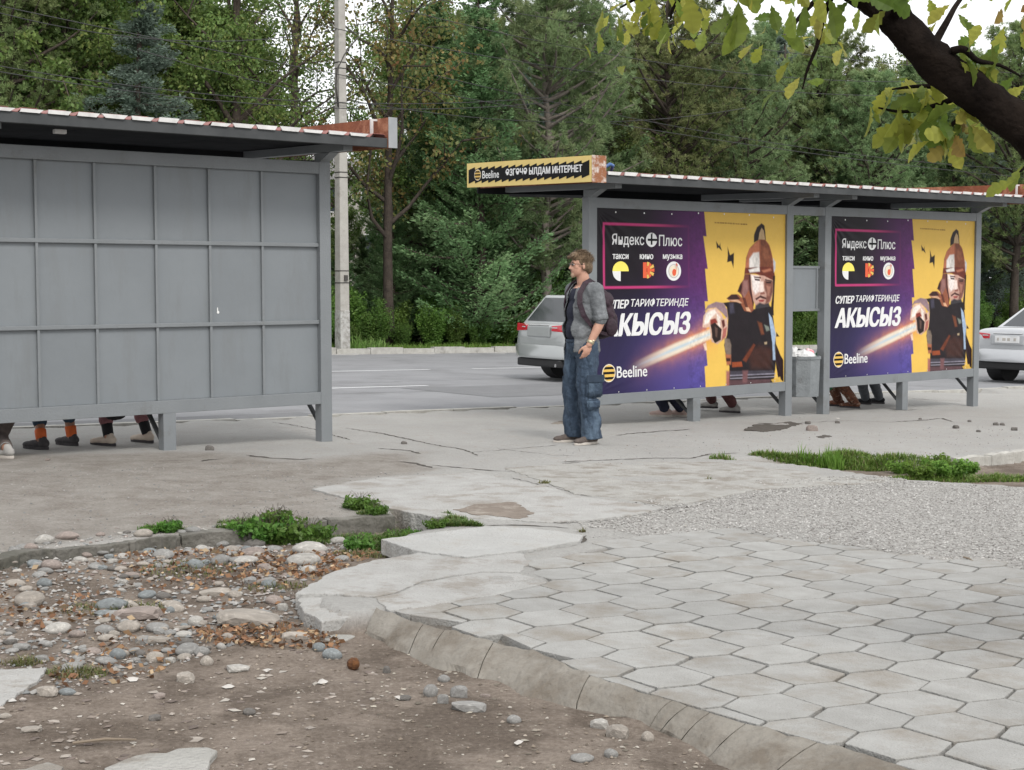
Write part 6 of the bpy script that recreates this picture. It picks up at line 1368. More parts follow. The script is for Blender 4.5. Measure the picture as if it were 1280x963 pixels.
pp_, rp_ = smooth_path(tr_, rr_, 8); trunk = wobble(wobble(MB().tube(pp_, rp_, 22), .014, 14), .006, 45).build('trunk', M_OAK, oak, smooth=True)
up_ = [tr_[3], ol(1640, 200, 5.1), ol(1660, 20, 5.3), ol(1640, -200, 5.6), ol(1600, -420, 6)]
wobble(MB().tube(*smooth_path(up_, [.16, .14, .11, .07, .02], 6), 12), .012, 14).build('limb', M_OAK, oak, smooth=True)
M_OAKLEAF = leaf_mat('oak_leaf', .62, .45, .0)
half = [(0, 0), (.012, .05), (.05, .14), (.10, .20), (.09, .28), (.16, .36), (.22, .44), (.17, .50), (.24, .58), (.29, .68), (.20, .72), (.21, .82), (.15, .90), (.07, .95), (0, 1)]
def oak_leaf(seed, tintc):
    g = random.Random(seed); L_ = 1.0; vs = []; cur = g.uniform(.1, .35); fold_ = g.uniform(.1, .4)
    for i, (x, t) in enumerate(half): z = -cur * t * t; vs += [(0, t, z), (x * g.uniform(.9, 1.1), t, z + x * fold_), (-x * g.uniform(.9, 1.1), t, z + x * fold_)]
    fs = []
    for i in range(len(half) - 1): a, b = i * 3, (i + 1) * 3; fs += [(a, a + 1, b + 1, b), (a, b, b + 2, a + 2)]
    me = bpy.data.meshes.new('leaf'); me.from_pydata(vs, [], fs); me.update(); at_ = me.attributes.new('tint', 'FLOAT_COLOR', 'POINT')
    col = np.ones((len(vs), 4), np.float32); col[:, :3] = np.array(tintc); col[:, :3] *= np.array([g.uniform(.85, 1.15) for _ in vs])[:, None]; at_.data.foreach_set('color', col.ravel()); me.materials.append(M_OAKLEAF); return me
OAKL = {'g': [oak_leaf(i, c) for i, c in enumerate([(.15, .21, .035), (.20, .26, .05), (.11, .16, .03)])], 'y': [oak_leaf(i + 10, c) for i, c in enumerate([(.29, .31, .05), (.36, .36, .07), (.24, .26, .045)])], 'b': [oak_leaf(i + 20, c) for i, c in enumerate([(.26, .17, .05), (.33, .28, .07)])]}
r3 = random.Random(9)
def spray(name, pts, rads, leaves, kinds, size, spread, hang=.7):
    """a twig with its leaves: each leaf an object of its own"""
    tw = MB().tube([tuple(p) for p in smooth_path(pts, rads, 4)[0]], smooth_path(pts, rads, 4)[1], 7).build(name, M_OAK, oak, smooth=True)
    for i in range(leaves):
        t = r3.uniform(.15, 1.02); k = min(int(t * (len(pts) - 1)), len(pts) - 2); p = pts[k].lerp(pts[k + 1], t * (len(pts) - 1) - k) + Vector((r3.gauss(0, spread), r3.gauss(0, spread), r3.gauss(0, spread * .8)))
        l_ = bpy.data.objects.new('leaf', r3.choice(OAKL[r3.choice(kinds)])); COL.objects.link(l_); l_.parent = tw; s = size * .88 * r3.uniform(.65, 1.2); l_.scale = (s, s, s); l_.location = p
        d = Vector((r3.gauss(0, .6), r3.gauss(0, .6), -hang + r3.gauss(0, .45))).normalized(); q_ = d.to_track_quat('Y', 'Z'); l_.rotation_mode = 'QUATERNION'; l_.rotation_quaternion = q_ @ Vector((0, 1, 0)).rotation_difference(Vector((0, 1, 0))); l_.rotation_mode = 'XYZ'; e_ = q_.to_euler(); l_.rotation_euler = e_
        l_.rotation_euler.rotate_axis('Y', r3.uniform(-2, 2))
spray('twig', [ol(1205, 118, 5.05), ol(1170, 132, 5.1), ol(1130, 140, 5.1), ol(1098, 135, 5.1)], [.012, .009, .006, .003], 24, 'gyyg', .135, .05)
spray('twig', [ol(1215, 140, 5.0), ol(1195, 152, 5.0), ol(1180, 165, 5.0), ol(1165, 170, 5.0)], [.01, .008, .005, .003], 22, 'yybgy', .14, .045)
spray('twig', [ol(1190, 110, 5.05), ol(1150, 108, 5.1), ol(1115, 112, 5.1)], [.012, .007, .003], 14, 'gyg', .13, .04)
spray('twig', [ol(1190, 64, 4.86), ol(1205, 62, 4.84), ol(1222, 76, 4.84), ol(1250, 82, 4.9), ol(1275, 95, 4.95)], [.014, .012, .009, .006, .003], 20, 'ggyg', .12, .035)
spray('twig', [ol(1075, 0, 4.9), ol(1020, -28, 4.8), ol(970, -22, 4.7), ol(925, -8, 4.6), ol(895, 2, 4.6)], [.03, .02, .014, .008, .003], 26, 'ggy', .135, .05, 1.2)
spray('twig', [ol(1050, -30, 4.95), ol(1030, 20, 4.9), ol(1022, 55, 4.9), ol(1010, 85, 4.9), ol(1003, 112, 4.9)], [.014, .009, .007, .005, .002], 10, 'yyg', .10, .06)
spray('twig', [ol(1060, -35, 5.6), ol(1010, 10, 5.7), ol(990, 40, 5.7), ol(1010, 60, 5.7)], [.014, .01, .006, .003], 24, 'yyg', .115, .09)
spray('twig', [ol(960, -90, 5.2), ol(900, -60, 5.5), ol(840, -30, 5.9), ol(800, -5, 6.1), ol(775, 10, 6.2)], [.03, .022, .014, .008, .003], 80, 'yyyg', .10, .10)
spray('twig', [ol(880, -30, 5.9), ol(845, 5, 6.0), ol(838, 25, 6.0)], [.014, .008, .003], 30, 'yyyg', .10, .07)
spray('twig', [ol(1120, 20, 4.85), ol(1110, -10, 4.75), ol(1090, -20, 4.7), ol(1060, -25, 4.65)], [.014, .01, .007, .004], 9, 'ggy', .12, .05)
spray('twig', [ol(1165, 60, 5.0), ol(1185, 25, 5.1), ol(1200, 0, 5.2), ol(1230, -30, 5.2)], [.016, .011, .008, .004], 8, 'gy', .10, .05)
spray('twig', [ol(1290, 190, 4.85), ol(1285, 205, 4.75), ol(1275, 215, 4.7)], [.01, .006, .003], 4, 'gyb', .10, .03)
spray('twig', [ol(1330, 60, 5.1), ol(1300, 10, 5.1), ol(1280, -20, 5.1)], [.02, .012, .005], 16, 'by', .11, .07)
for _ in range(3):
    a_ = [tr_[14], tr_[14] + Vector((-.3 - .2 * _, .3 * (_ - 1), .2)), tr_[14] + Vector((-.7 - .3 * _, .6 * (_ - 1), .25))]; spray('twig', a_, [.02, .012, .004], 14, 'ggy', .12, .1)
# ------------------------------------------------------------------ cars
def paint(name, c, rough=.28): return mat(name, c, tuple(v * .93 for v in c), scale=2, rough=rough, spec=.5, metal=.35, coat=.6)
M_SILV = paint('silver_paint', (.44, .45, .465)); M_SILV2 = paint('pale_silver_paint', (.33, .345, .345)); M_CGL = mat('car_glass', (.02, .025, .03), rough=.06, spec=.6); M_TYRE = mat('tyre_rubber', (.014, .014, .015), rough=.85); M_RIM = mat('alloy', (.42, .43, .44), rough=.3, metal=.8)
M_TAIL = mat('tail_light_red', (.55, .02, .04), (.42, .012, .025), scale=9, rough=.15, coat=.8); M_TRIMB = mat('black_trim', (.02, .02, .021), rough=.6); M_PLATE = mat('plate_white', (.72, .72, .72), rough=.4); M_CHROME = mat('chrome', (.7, .7, .7), rough=.12, metal=1.0); M_HEAD = mat('clear_lamp', (.6, .62, .64), rough=.1, coat=1)
def loft(mb, secs):
    """secs: list of (x, [(y, z)...]) half profiles from bottom centre to top centre; mirrored and joined"""
    vs = []; n = len(secs[0][1]); full = 2 * n - 2
    for x, pr in secs:
        ring = [(x, y, z) for y, z in pr] + [(x, -y, z) for y, z in pr[-2:0:-1]]; vs += ring
    fs = [(i * full + j, (i + 1) * full + j, (i + 1) * full + (j + 1) % full, i * full + (j + 1) % full) for i in range(len(secs) - 1) for j in range(full)]
    fs += [tuple(range(full)), tuple((len(secs) - 1) * full + j for j in range(full - 1, -1, -1))]
    return mb.add(vs, fs)
def car(contact, yaw, label, kind, m_body, plate):
    """contact: where the left rear wheel stands"""
    S = dict(sedan=dict(L=4.75, W=.875, deck=1.03, hood=.95, roof=1.46, gl=(-1.62, -.82, .38, 1.28)), suv=dict(L=4.55, W=.89, deck=1.0, hood=1.0, roof=1.50, gl=(-2.12, -1.72, .25, 1.15)))[kind]
    Lh, W = S['L'] / 2, S['W']; xr, xf = -Lh + 1.02, Lh - .92; wr = .335 if kind == 'suv' else .325
    R = Matrix.Rotation(yaw, 3, 'Z'); org = Vector(contact) - R @ Vector((xr, W - .12, 0))
    o = empty('car', org, yaw, label, 'car')
    slope = -.022; o.rotation_euler = (0, math.atan(.022), yaw)
    def prof(w_, zb, zt, bel=.72): return [(0, zb), (w_ * .75, zb), (w_ * .96, zb + .10), (w_ * 1.0, zb + .28), (w_ * .985, bel), (w_ * .95, zt - .07), (w_ * .80, zt), (0, zt + .025)]
    dk, hd = S['deck'], S['hood']; zb = .26 if kind == 'suv' else .22
    secs = [(-Lh, prof(W * .70, zb + .16, dk - .16, .66)), (-Lh + .03, prof(W * .86, zb + .08, dk - .06, .68)), (-Lh + .12, prof(W * .95, zb + .03, dk - .01, .70)), (-Lh + .5, prof(W, zb, dk)), (-.9, prof(W, zb - .02, dk - .02)), (.3, prof(W, zb - .02, dk - .05)), (1.15, prof(W, zb, hd)), (Lh - .6, prof(W * .97, zb, hd - .08, .66)), (Lh - .14, prof(W * .86, zb + .05, hd - .24, .58)), (Lh, prof(W * .62, zb + .12, hd - .38, .5))]
    b = loft(MB(), secs).build('body', m_body, o, smooth=True); sd_ = b.modifiers.new('s', 'SUBSURF'); sd_.levels = sd_.render_levels = 2
    x0, x1, x2, x3 = S['gl']; wb, wt, rz_ = W * .93, W * .70, S['roof']
    zb_ = dk - .06
    def cab(g): return [(x0 - g, -wb - g, zb_), (x3 + g, -wb - g, zb_ - .03), (x3 + g, wb + g, zb_ - .03), (x0 - g, wb + g, zb_), (x1 - g, -wt - g, rz_ + g), (x2 + g, -wt - g, rz_ + g), (x2 + g, wt + g, rz_ + g), (x1 - g, wt + g, rz_ + g)]
    cf = [(3, 2, 1, 0), (4, 5, 6, 7), (0, 1, 5, 4), (1, 2, 6, 5), (2, 3, 7, 6), (3, 0, 4, 7)]
    MB().add(cab(0), cf).build('cabin', m_body, o, smooth=False, bevel=.05)
    c = [Vector(v) for v in cab(.006)]
    def pane(a, b_, c_, d_, u0, u1, v0, v1, nm='window', m=M_CGL):
        def q_(u, v): return a.lerp(b_, u).lerp(d_.lerp(c_, u), v)
        pts = [q_(u0, v0), q_(u1, v0), q_(u1, v1), q_(u0, v1)]; n_ = (pts[1] - pts[0]).cross(pts[3] - pts[0]).normalized(); MB().add([p for p in pts] + [p - n_ * .02 for p in pts], cf).build(nm, m, o, bevel=.004)
    pane(c[3], c[0], c[4], c[7], .07, .93, .16, .90); pane(c[1], c[2], c[6], c[5], .05, .95, .08, .94)
    for a, b_, c_, d_ in ((c[0], c[1], c[5], c[4]), (c[2], c[3], c[7], c[6])):
        rev = a is c[2]
        for u0, u1 in ((.14, .50), (.53, .90)): pane(a, b_, c_, d_, u0 if not rev else 1 - u1, u1 if not rev else 1 - u0, .12, .88)
    # wheels in dark arches
    for x in (xr, xf):
        for s in (1, -1):
            if (x, s) is None: continue
            MB().tube([(x, s * (W - .30), wr + .01), (x, s * (W + .004), wr + .01)], wr + .055, 28).build('wheel_arch', M_TRIMB, o)
            w_ = empty('wheel', (x, s * (W - .12), wr)); w_.parent = o
            MB().tube([(0, -s * .11, 0), (0, -s * .10, 0), (0, s * .10, 0), (0, s * .125, 0), (0, s * .13, 0)], [wr - .04, wr, wr, wr - .02, wr - .08], 30).build('tyre', M_TYRE, w_, smooth=False, bevel=.008)
            rm_ = MB(); rm_.tube([(0, s * .126, 0), (0, s * .136, 0)], [.05, .045], 14)
            for k in range(7): t = 2 * math.pi * k / 7; rm_.bar((.04 * math.cos(t), s * .132, .04 * math.sin(t)), (.21 * math.cos(t), s * .136, .21 * math.sin(t)), .045, .012, up=Vector((0, 1, 0)))
            rm_.tube([(.215 * math.cos(t), s * .133, .215 * math.sin(t)) for t in np.linspace(0, 2 * math.pi, 29)], .016, 6, cap=False); rm_.build('rim', M_RIM, w_)
    # rear: lamps, plate, bumper, boot lid seams
    zl = .86 if kind == 'sedan' else .91
    for s in (1, -1):
        lm = MB(); lm.add([(-Lh + .20, s * (W - .012), zl - .05), (-Lh + .045, s * (W * .87), zl - .065), (-Lh - .012, s * .40, zl - .045), (-Lh - .012, s * .40, zl + .045), (-Lh + .05, s * (W * .86), zl + .075), (-Lh + .22, s * (W - .015), zl + .065),
                           (-Lh + .24, s * (W - .08), zl - .05), (-Lh + .16, s * (W * .8), zl - .065), (-Lh + .1, s * .40, zl - .045), (-Lh + .1, s * .40, zl + .045), (-Lh + .16, s * (W * .8), zl + .075), (-Lh + .25, s * (W - .08), zl + .065)],
               [(0, 1, 4, 5), (1, 2, 3, 4), (6, 11, 10, 7), (7, 10, 9, 8), (0, 6, 7, 1), (1, 7, 8, 2), (2, 8, 9, 3), (3, 9, 10, 4), (4, 10, 11, 5), (5, 11, 6, 0)]).build('tail_light', M_TAIL, o, bevel=.006)
        MB().add([(-Lh + .008, s * .55, zl + .006), (-Lh - .018, s * .41, zl + .006), (-Lh - .018, s * .41, zl + .022), (-Lh + .006, s * .55, zl + .024)], [(0, 1, 2, 3)]).build('reflector', M_HEAD, o)
    MB().box((-Lh + .01, 0, zl - .06), (.06, .70, .20)).build('plate_recess', m_body, o, bevel=.02)
    if plate:
     pl = MB().box((-Lh - .026, 0, zl - .055), (.012, .52, .13)).build('number_plate', M_PLATE, o, bevel=.003)
     for y0, w0 in ((.19, .04), (.06, .07), (-.04, .06), (-.17, .05)): MB().box((-Lh - .0335, y0, zl - .055), (.002, w0, .055)).build('character', M_PGREY, pl)
    MB().box((-Lh - .005, 0, zl + .055), (.03, .62, .025)).build('trim_strip', M_CHROME, o, bevel=.008)
    bm_ = MB(); bm_.add([(-Lh + .40, W * .985, .40), (-Lh + .06, W * .90, .38), (-Lh - .045, W * .60, .38), (-Lh - .06, 0, .38), (-Lh - .045, -W * .60, .38), (-Lh + .06, -W * .90, .38), (-Lh + .40, -W * .985, .40)] + [(-Lh + .40, W * .995, .60), (-Lh + .05, W * .92, .60), (-Lh - .055, W * .60, .60), (-Lh - .07, 0, .60), (-Lh - .055, -W * .60, .60), (-Lh + .05, -W * .92, .60), (-Lh + .40, -W * .995, .60)] + [(-Lh + .40, W * .9, .62), (-Lh + .12, W * .8, .625), (-Lh + .06, W * .5, .63), (-Lh + .05, 0, .63), (-Lh + .06, -W * .5, .63), (-Lh + .12, -W * .8, .625), (-Lh + .40, -W * .9, .62)],
             [(i, i + 1, 8 + i, 7 + i) for i in range(6)] + [(7 + i, 8 + i, 15 + i, 14 + i) for i in range(6)]); bm_.build('bumper', m_body, o, smooth=True)
    MB().box((-Lh + .10, 0, .30), (.22, W * 1.5, .14)).build('lower_valance', M_TRIMB, o, bevel=.03)
    MB().tube([(-Lh - .02, -.55, .27), (-Lh + .2, -.55, .27)], .03, 10).build('exhaust', M_CHROME, o)
    for s in (1, -1):
        for x in (-.45, .45): MB().box((x, s * (W + .004), .80), (.16, .02, .03)).build('door_handle', m_body, o, bevel=.006)
        for x in (-.85, .1, 1.0): MB().box((x, s * (W * .998), .62), (.008, .012, .60)).build('door_seam', M_TRIMB, o)
        MB().ball((.98, s * (W + .08), 1.0), (.06, .10, .07), 12, 8).build('mirror', m_body, o, smooth=True)
        MB().add([(Lh - .10, s * .40, .62), (Lh - .34, s * (W * .90), .66), (Lh - .40, s * (W * .90), .76), (Lh - .2, s * .42, .70)], [(0, 1, 2, 3)]).build('headlight', M_HEAD, o)
    return o
def on_road(px, py): p = gp(px, py, -.05); p.z = float(G(p.x, p.y)) - .05; return p
car(on_road(700, 472.5), YAW - .10, 'pale silver hatchback passing behind the standing man', 'suv', M_SILV2, False)
car(on_road(1252, 475.5), YAW, 'silver sedan with red tail lights past the end of the second poster', 'sedan', M_SILV, True)

# ------------------------------------------------------------------ stones
def stone_mesh(seed, ang):
    bm = bmesh.new(); bmesh.ops.create_icosphere(bm, subdivisions=3 if not ang else 2, radius=1); g = Vector((seed * 3.1, seed * 1.7, 0))
    for v in bm.verts:
        p = v.co.copy(); k = 1 + (.20 if not ang else .38) * noise.noise(p * (.9 if not ang else 1.1) + g) + (.05 if not ang else .14) * noise.noise(p * 2.6 + g); v.co = p * k
        if ang: v.co = Vector([max(-.78, min(.78, c)) for c in v.co])
    me = bpy.data.meshes.new('stone'); bm.to_mesh(me); bm.free(); me.polygons.foreach_set('use_smooth', [not ang] * len(me.polygons)); return me
ROUND = [stone_mesh(i, False) for i in range(6)]; ANG = [stone_mesh(i + 20, True) for i in range(5)]
def stonem(n, c): return mat(n, c, tuple(v * .72 for v in c), scale=3.2, rough=.85, bump=.35, bscale=9, c3=tuple(min(1, v * 1.3) for v in c), c3scale=2.2, c3pos=.62, objvar=.12)
SM = {'g': stonem('grey_stone', (.235, .23, .22)), 'b': stonem('blue_grey_stone', (.185, .20, .203)), 't': stonem('beige_stone', (.295, .265, .232)), 'r': stonem('reddish_stone', (.255, .213, .19)), 'w': stonem('pale_stone', (.345, .33, .305)), 'd': stonem('dark_stone', (.13, .12, .11))}
for k_ in SM: 
    for me in (): pass
def stone(px, py, wpx, hpx, col, label, ang=False, rot=None, group=None, depth=.8, name='stone', sink=.33):
    """px, py, wpx, hpx: the stone's middle and its size as seen"""
    p = gp(px, py + hpx * .30, -.10); z = gz(p.x, p.y); k = 1 / scale_at(p); w_, h_ = wpx * k / 2, hpx * k / 2
    o = bpy.data.objects.new(name, rnd.choice(ANG if ang else ROUND)); COL.objects.link(o)
    h2 = max(h_ * .92, w_ * .25); o.scale = (w_ * 1.03, w_ * depth, h2); o.location = (p.x, p.y + w_ * .3, z + h2 * (1 - 2 * sink * .8)); o.rotation_euler = (rnd.uniform(-.15, .15), rnd.uniform(-.12, .12), rnd.uniform(-.5, .5) if rot is None else rot)
    if not o.data.materials: o.data.materials.append(SM['g'])
    o.material_slots[0].link = 'OBJECT'; o.material_slots[0].material = SM[col]; tag(o, label, 'stone', group or 'cobbles heaped beside the ditch'); return o
K = 2.4615
LISTED = [(85, 422, 92, 62, 't', 'large pale brown cobble at the left end of the heap'), (135, 290, 58, 38, 'w', 'white rounded cobble near the ditch wall at the left of the heap'), (205, 278, 75, 32, 'r', 'reddish flat cobble against the left part of the ditch wall'), (155, 338, 60, 38, 'r', 'pinkish cobble above the large brown one'), (105, 337, 52, 30, 'b', 'bluish cobble touching the pinkish cobble'), (45, 380, 60, 32, 't', 'flat beige cobble behind the large pale brown cobble'), (135, 382, 48, 36, 'b', 'blue grey cobble right of the large pale brown cobble'),
 (340, 440, 95, 46, 'b', 'large flat blue grey cobble in the middle of the heap'), (320, 467, 64, 30, 'b', 'blue grey cobble just in front of the large flat blue one'), (175, 505, 82, 46, 'w', 'pale oval cobble alone at the left front of the heap'), (395, 508, 78, 48, 't', 'rounded beige cobble in the front of the heap'), (320, 515, 58, 36, 'g', 'grey cobble left of the rounded beige one'), (480, 515, 72, 36, 'g', 'flat grey cobble right of the rounded beige one'), (380, 465, 58, 26, 'w', 'pale flat cobble beside the large blue grey one'), (445, 460, 46, 32, 'g', 'squarish grey cobble in mid heap'),
 (500, 315, 66, 46, 'g', 'tall grey cobble among the dead leaves'), (600, 340, 52, 38, 'b', 'blue grey cobble among the brown leaves'), (680, 333, 62, 42, 'g', 'smooth grey cobble among brown leaves right of the blue one'), (750, 338, 82, 32, 'w', 'long whitish cobble lying in the brown leaves'), (775, 300, 76, 38, 'r', 'pinkish cobble behind the long whitish one'), (950, 285, 106, 52, 'w', 'large pale cobble at the right end of the heap, the upper of two'), (930, 328, 106, 48, 'w', 'large pale cobble at the right end of the heap, the lower of two'), (780, 250, 66, 36, 'd', 'dark brown cobble against the ditch wall'), (710, 287, 52, 32, 't', 'beige cobble left of the dark brown cobble'), (680, 255, 46, 26, 'g', 'small grey cobble under the thick grass tuft'),
 (450, 412, 56, 32, 'b', 'blue grey cobble in front of the tall grey cobble'), (500, 415, 46, 30, 'd', 'dark slate cobble beside a blue grey one in mid heap'), (520, 440, 66, 26, 't', 'flat beige cobble in front of the dark slate one'), (575, 575, 76, 48, 'g', 'grey egg-shaped cobble at the front of the heap'), (620, 585, 46, 38, 'g', 'small grey cobble touching the egg-shaped one'), (635, 607, 40, 40, 't', 'small brown cobble in front of the egg-shaped one'), (475, 595, 56, 46, 't', 'brown cobble at the front with a chipped top'), (360, 585, 56, 46, 'b', 'blue grey cobble at the front left of the heap'), (600, 490, 46, 42, 'w', 'pale squarish cobble near the flat slabs'),
 (690, 480, 82, 30, 'b', 'flat bluish stone beside the flat slabs'), (700, 543, 40, 34, 't', 'round brown cobble on the bare soil'), (680, 570, 30, 26, 'w', 'little pale pebble by the round brown cobble'), (1020, 585, 60, 46, 'b', 'smooth blue grey cobble in front of the broken concrete edge'), (980, 568, 40, 36, 'b', 'smaller blue grey cobble leaning on the smooth one'), (330, 545, 62, 30, 't', 'low tan cobble in the front of the heap'), (285, 580, 52, 30, 'r', 'reddish cobble in the front left of the heap'), (410, 445, 30, 28, 't', 'tiny tan cobble right of the large blue grey one'), (760, 275, 42, 25, 'b', 'dark blue pebble under the dark brown cobble'), (840, 275, 56, 26, 'g', 'grey cobble behind the two large pale ones'), (620, 275, 42, 26, 'w', 'pale cobble near the wall in mid heap'), (1040, 240, 52, 30, 'w', 'pale cobble under the grass at the right end'), (1120, 250, 62, 34, 'w', 'whitish cobble by the slab corner in the grass'), (325, 296, 44, 22, 'g', 'grey cobble near the wall behind the leaves'), (440, 270, 60, 34, 't', 'beige cobble at the back of the heap by the wall'), (590, 255, 50, 26, 'g', 'grey cobble at the foot of the ditch wall'), (900, 240, 50, 24, 'g', 'low grey stone near the grassy ditch')]
for x, y, w_, h_, c, lab in LISTED: stone(x / K, 580 + y / K, w_ / K, h_ / K, c, lab)
for x, y, w_, h_, c, lab, an in ((570, 665, 68, 50, 't', 'squared beige stone standing alone on the bare soil', 1), (765, 767, 42, 28, 'd', 'small dark stone alone on the bare soil', 0), (475, 787, 46, 28, 'd', 'dark stone near the bottom of the bare soil', 1), (145, 715, 76, 46, 't', 'dark based stone beside the concrete slab corner', 1), (205, 712, 52, 28, 'b', 'bluish stone beside the dry grass tuft', 0), (825, 395, 52, 30, 'b', 'flat blue grey stone near the concrete patch', 0), (870, 462, 40, 36, 'w', 'pale block next to the broken concrete', 1), (730, 628, 82, 30, 'w', 'flat white stone on the bare soil', 1), (15, 785, 38, 22, 't', 'small tan stone at the left edge of the bare soil', 0), (95, 830, 76, 25, 't', 'flat tan stone in the lower left soil', 1), (490, 725, 42, 26, 'r', 'reddish stone in the lower middle soil', 1), (1245, 730, 46, 20, 'd', 'flat dark stone on the soil below the kerb', 1)):
    stone(x / K, 580 + y / K, w_ / K, h_ / K, c, lab, bool(an), group='stones scattered on the bare soil')
Q = 2.39
for x, y, w_, h_, c, lab, an, dp in ((425, 735, 46, 52, 'g', 'upright grey stone among the broken pieces on the soil', 0, .8), (510, 738, 64, 56, 'g', 'broken grey block among the pieces on the soil', 1, .8), (463, 760, 42, 46, 'g', 'pointed grey shard between the upright stone and the block', 1, .5), (540, 787, 132, 46, 'g', 'long flat grey stone in front of the broken block', 1, .45), (675, 825, 44, 34, 'g', 'rounded grey stone alone below the concrete edge', 0, .8), (465, 698, 36, 30, 'g', 'grey pebble behind the upright stone', 0, .8), (345, 757, 46, 20, 'd', 'flat dark stone left of the upright stone', 0, .8), (985, 862, 86, 62, 't', 'broken concrete lump lying against the sloping edge', 1, .7), (1075, 880, 38, 42, 't', 'egg shaped tan stone by the broken concrete lump', 0, .8), (965, 935, 42, 36, 'g', 'grey stone in front of the broken concrete lump', 0, .8), (930, 838, 70, 44, 'w', 'white plaster lump behind the broken concrete', 1, .6), (295, 662, 28, 36, 'd', 'small dark cone shaped stone on the soil', 1, .8), (590, 745, 40, 16, 'r', 'thin reddish shard beside the broken block', 1, .5), (880, 900 + 45, 70, 30, 'g', 'half buried grey stone at the bottom of the soil', 0, .8), (635, 702, 20, 16, 't', 'tiny tan pebble right of the broken block', 0, .8)):
    stone(360 + x / Q, 560 + y / Q, w_ / Q, h_ / Q, c, lab, bool(an), group='stones scattered on the bare soil', depth=dp)
for x, y, w_, h_, c, lab in ((660, 410, 120, 26, 't', 'flat tan stone slab behind the thin slab'), (760, 500, 250, 34, 't', 'longest flat broken slab across the front of the heap'), (410, 482, 200, 12, 'r', 'thin reddish slab lying flat in the heap'), (910, 540, 112, 30, 't', 'flat broken slab near the concrete patch'), (470, 553, 132, 30, 't', 'tan flat stone behind the egg-shaped cobble'), (800, 478, 90, 24, 'g', 'flat grey slab among the broken slabs'), (560, 515, 70, 18, 't', 'small flat slab in the front of the heap')):
    stone(x / K, 580 + y / K, w_ / K, h_ / K, c, lab, True, rot=rnd.uniform(-.1, .1), depth=.5)
# the many smaller cobbles between them, alike enough that only their place differs
r4 = random.Random(3)
heap = [(-30, 715), (120, 690), (300, 676), (400, 668), (470, 682), (425, 712), (360, 760), (300, 800), (210, 830), (120, 850), (40, 830), (-30, 790)]
def rand_in(poly):
    xs_, ys_ = [p[0] for p in poly], [p[1] for p in poly]
    while True:
        q_ = (r4.uniform(min(xs_), max(xs_)), r4.uniform(min(ys_), max(ys_)))
        if poly_sd(np.array([q_]), poly)[0] < 0: return q_
for i in range(215):
    x, y = rand_in(heap if i % 3 else heap[:7]); w_ = r4.choice((9, 11, 13, 15, 18, 22)) * (.75 + (y - 680) / 300); c_ = r4.choice('gggbttrwd')
    nl = min(LISTED, key=lambda q_: (q_[0] / K - x) ** 2 + ((580 + q_[1] / K - y) * 2) ** 2)
    lab = 'small ' + {'g': 'grey', 'b': 'bluish', 't': 'tan', 'r': 'reddish', 'w': 'pale', 'd': 'dark'}[c_] + ' cobble beside the ' + nl[5]; side = 'left of' if x < nl[0] / K else 'right of'; lab = lab.replace('beside', side)
    stone(x, y, w_, w_ * r4.uniform(.42, .68), c_, ' '.join(lab.split()[:16]), r4.random() < .25, group='small cobbles in the heap')
for x, y, w_, lab in ((505, 566, 9, 'reddish brick fragment on the edge of the dusty ground'), (262, 574, 14, 'dark asphalt fragment below the middle leg of the empty shelter'), (1010, 540, 9, 'dark asphalt fragment below the litter bin'), (1047, 539, 8, 'dark asphalt fragment under the left post of the second poster'), (1245, 541, 9, 'left of two dark fragments close together by the sedan'), (1253, 541, 8, 'right of two dark fragments close together by the sedan'), (1223, 550, 7, 'dark fragment below the end post of the poster shelter'), (1268, 547, 10, 'dark fragment near the pale ditch wall'), (1015, 546, 17, 'largest flat dark fragment in front of the broken hole'), (1195, 544, 10, 'low dark fragment above the leafy weeds'), (1150, 534, 5, 'tiny dark fragment below the middle leg of the second poster'), (1212, 537, 6, 'small dark fragment in line with the end post'), (60, 590, 7, 'dark crumb of asphalt on the dusty ground at the left')):
    stone(x, y, w_, w_ * .7, r4.choice('drd'), lab, True, group='asphalt fragments on the pavement', name='asphalt_fragment')['category'] = 'rubble'
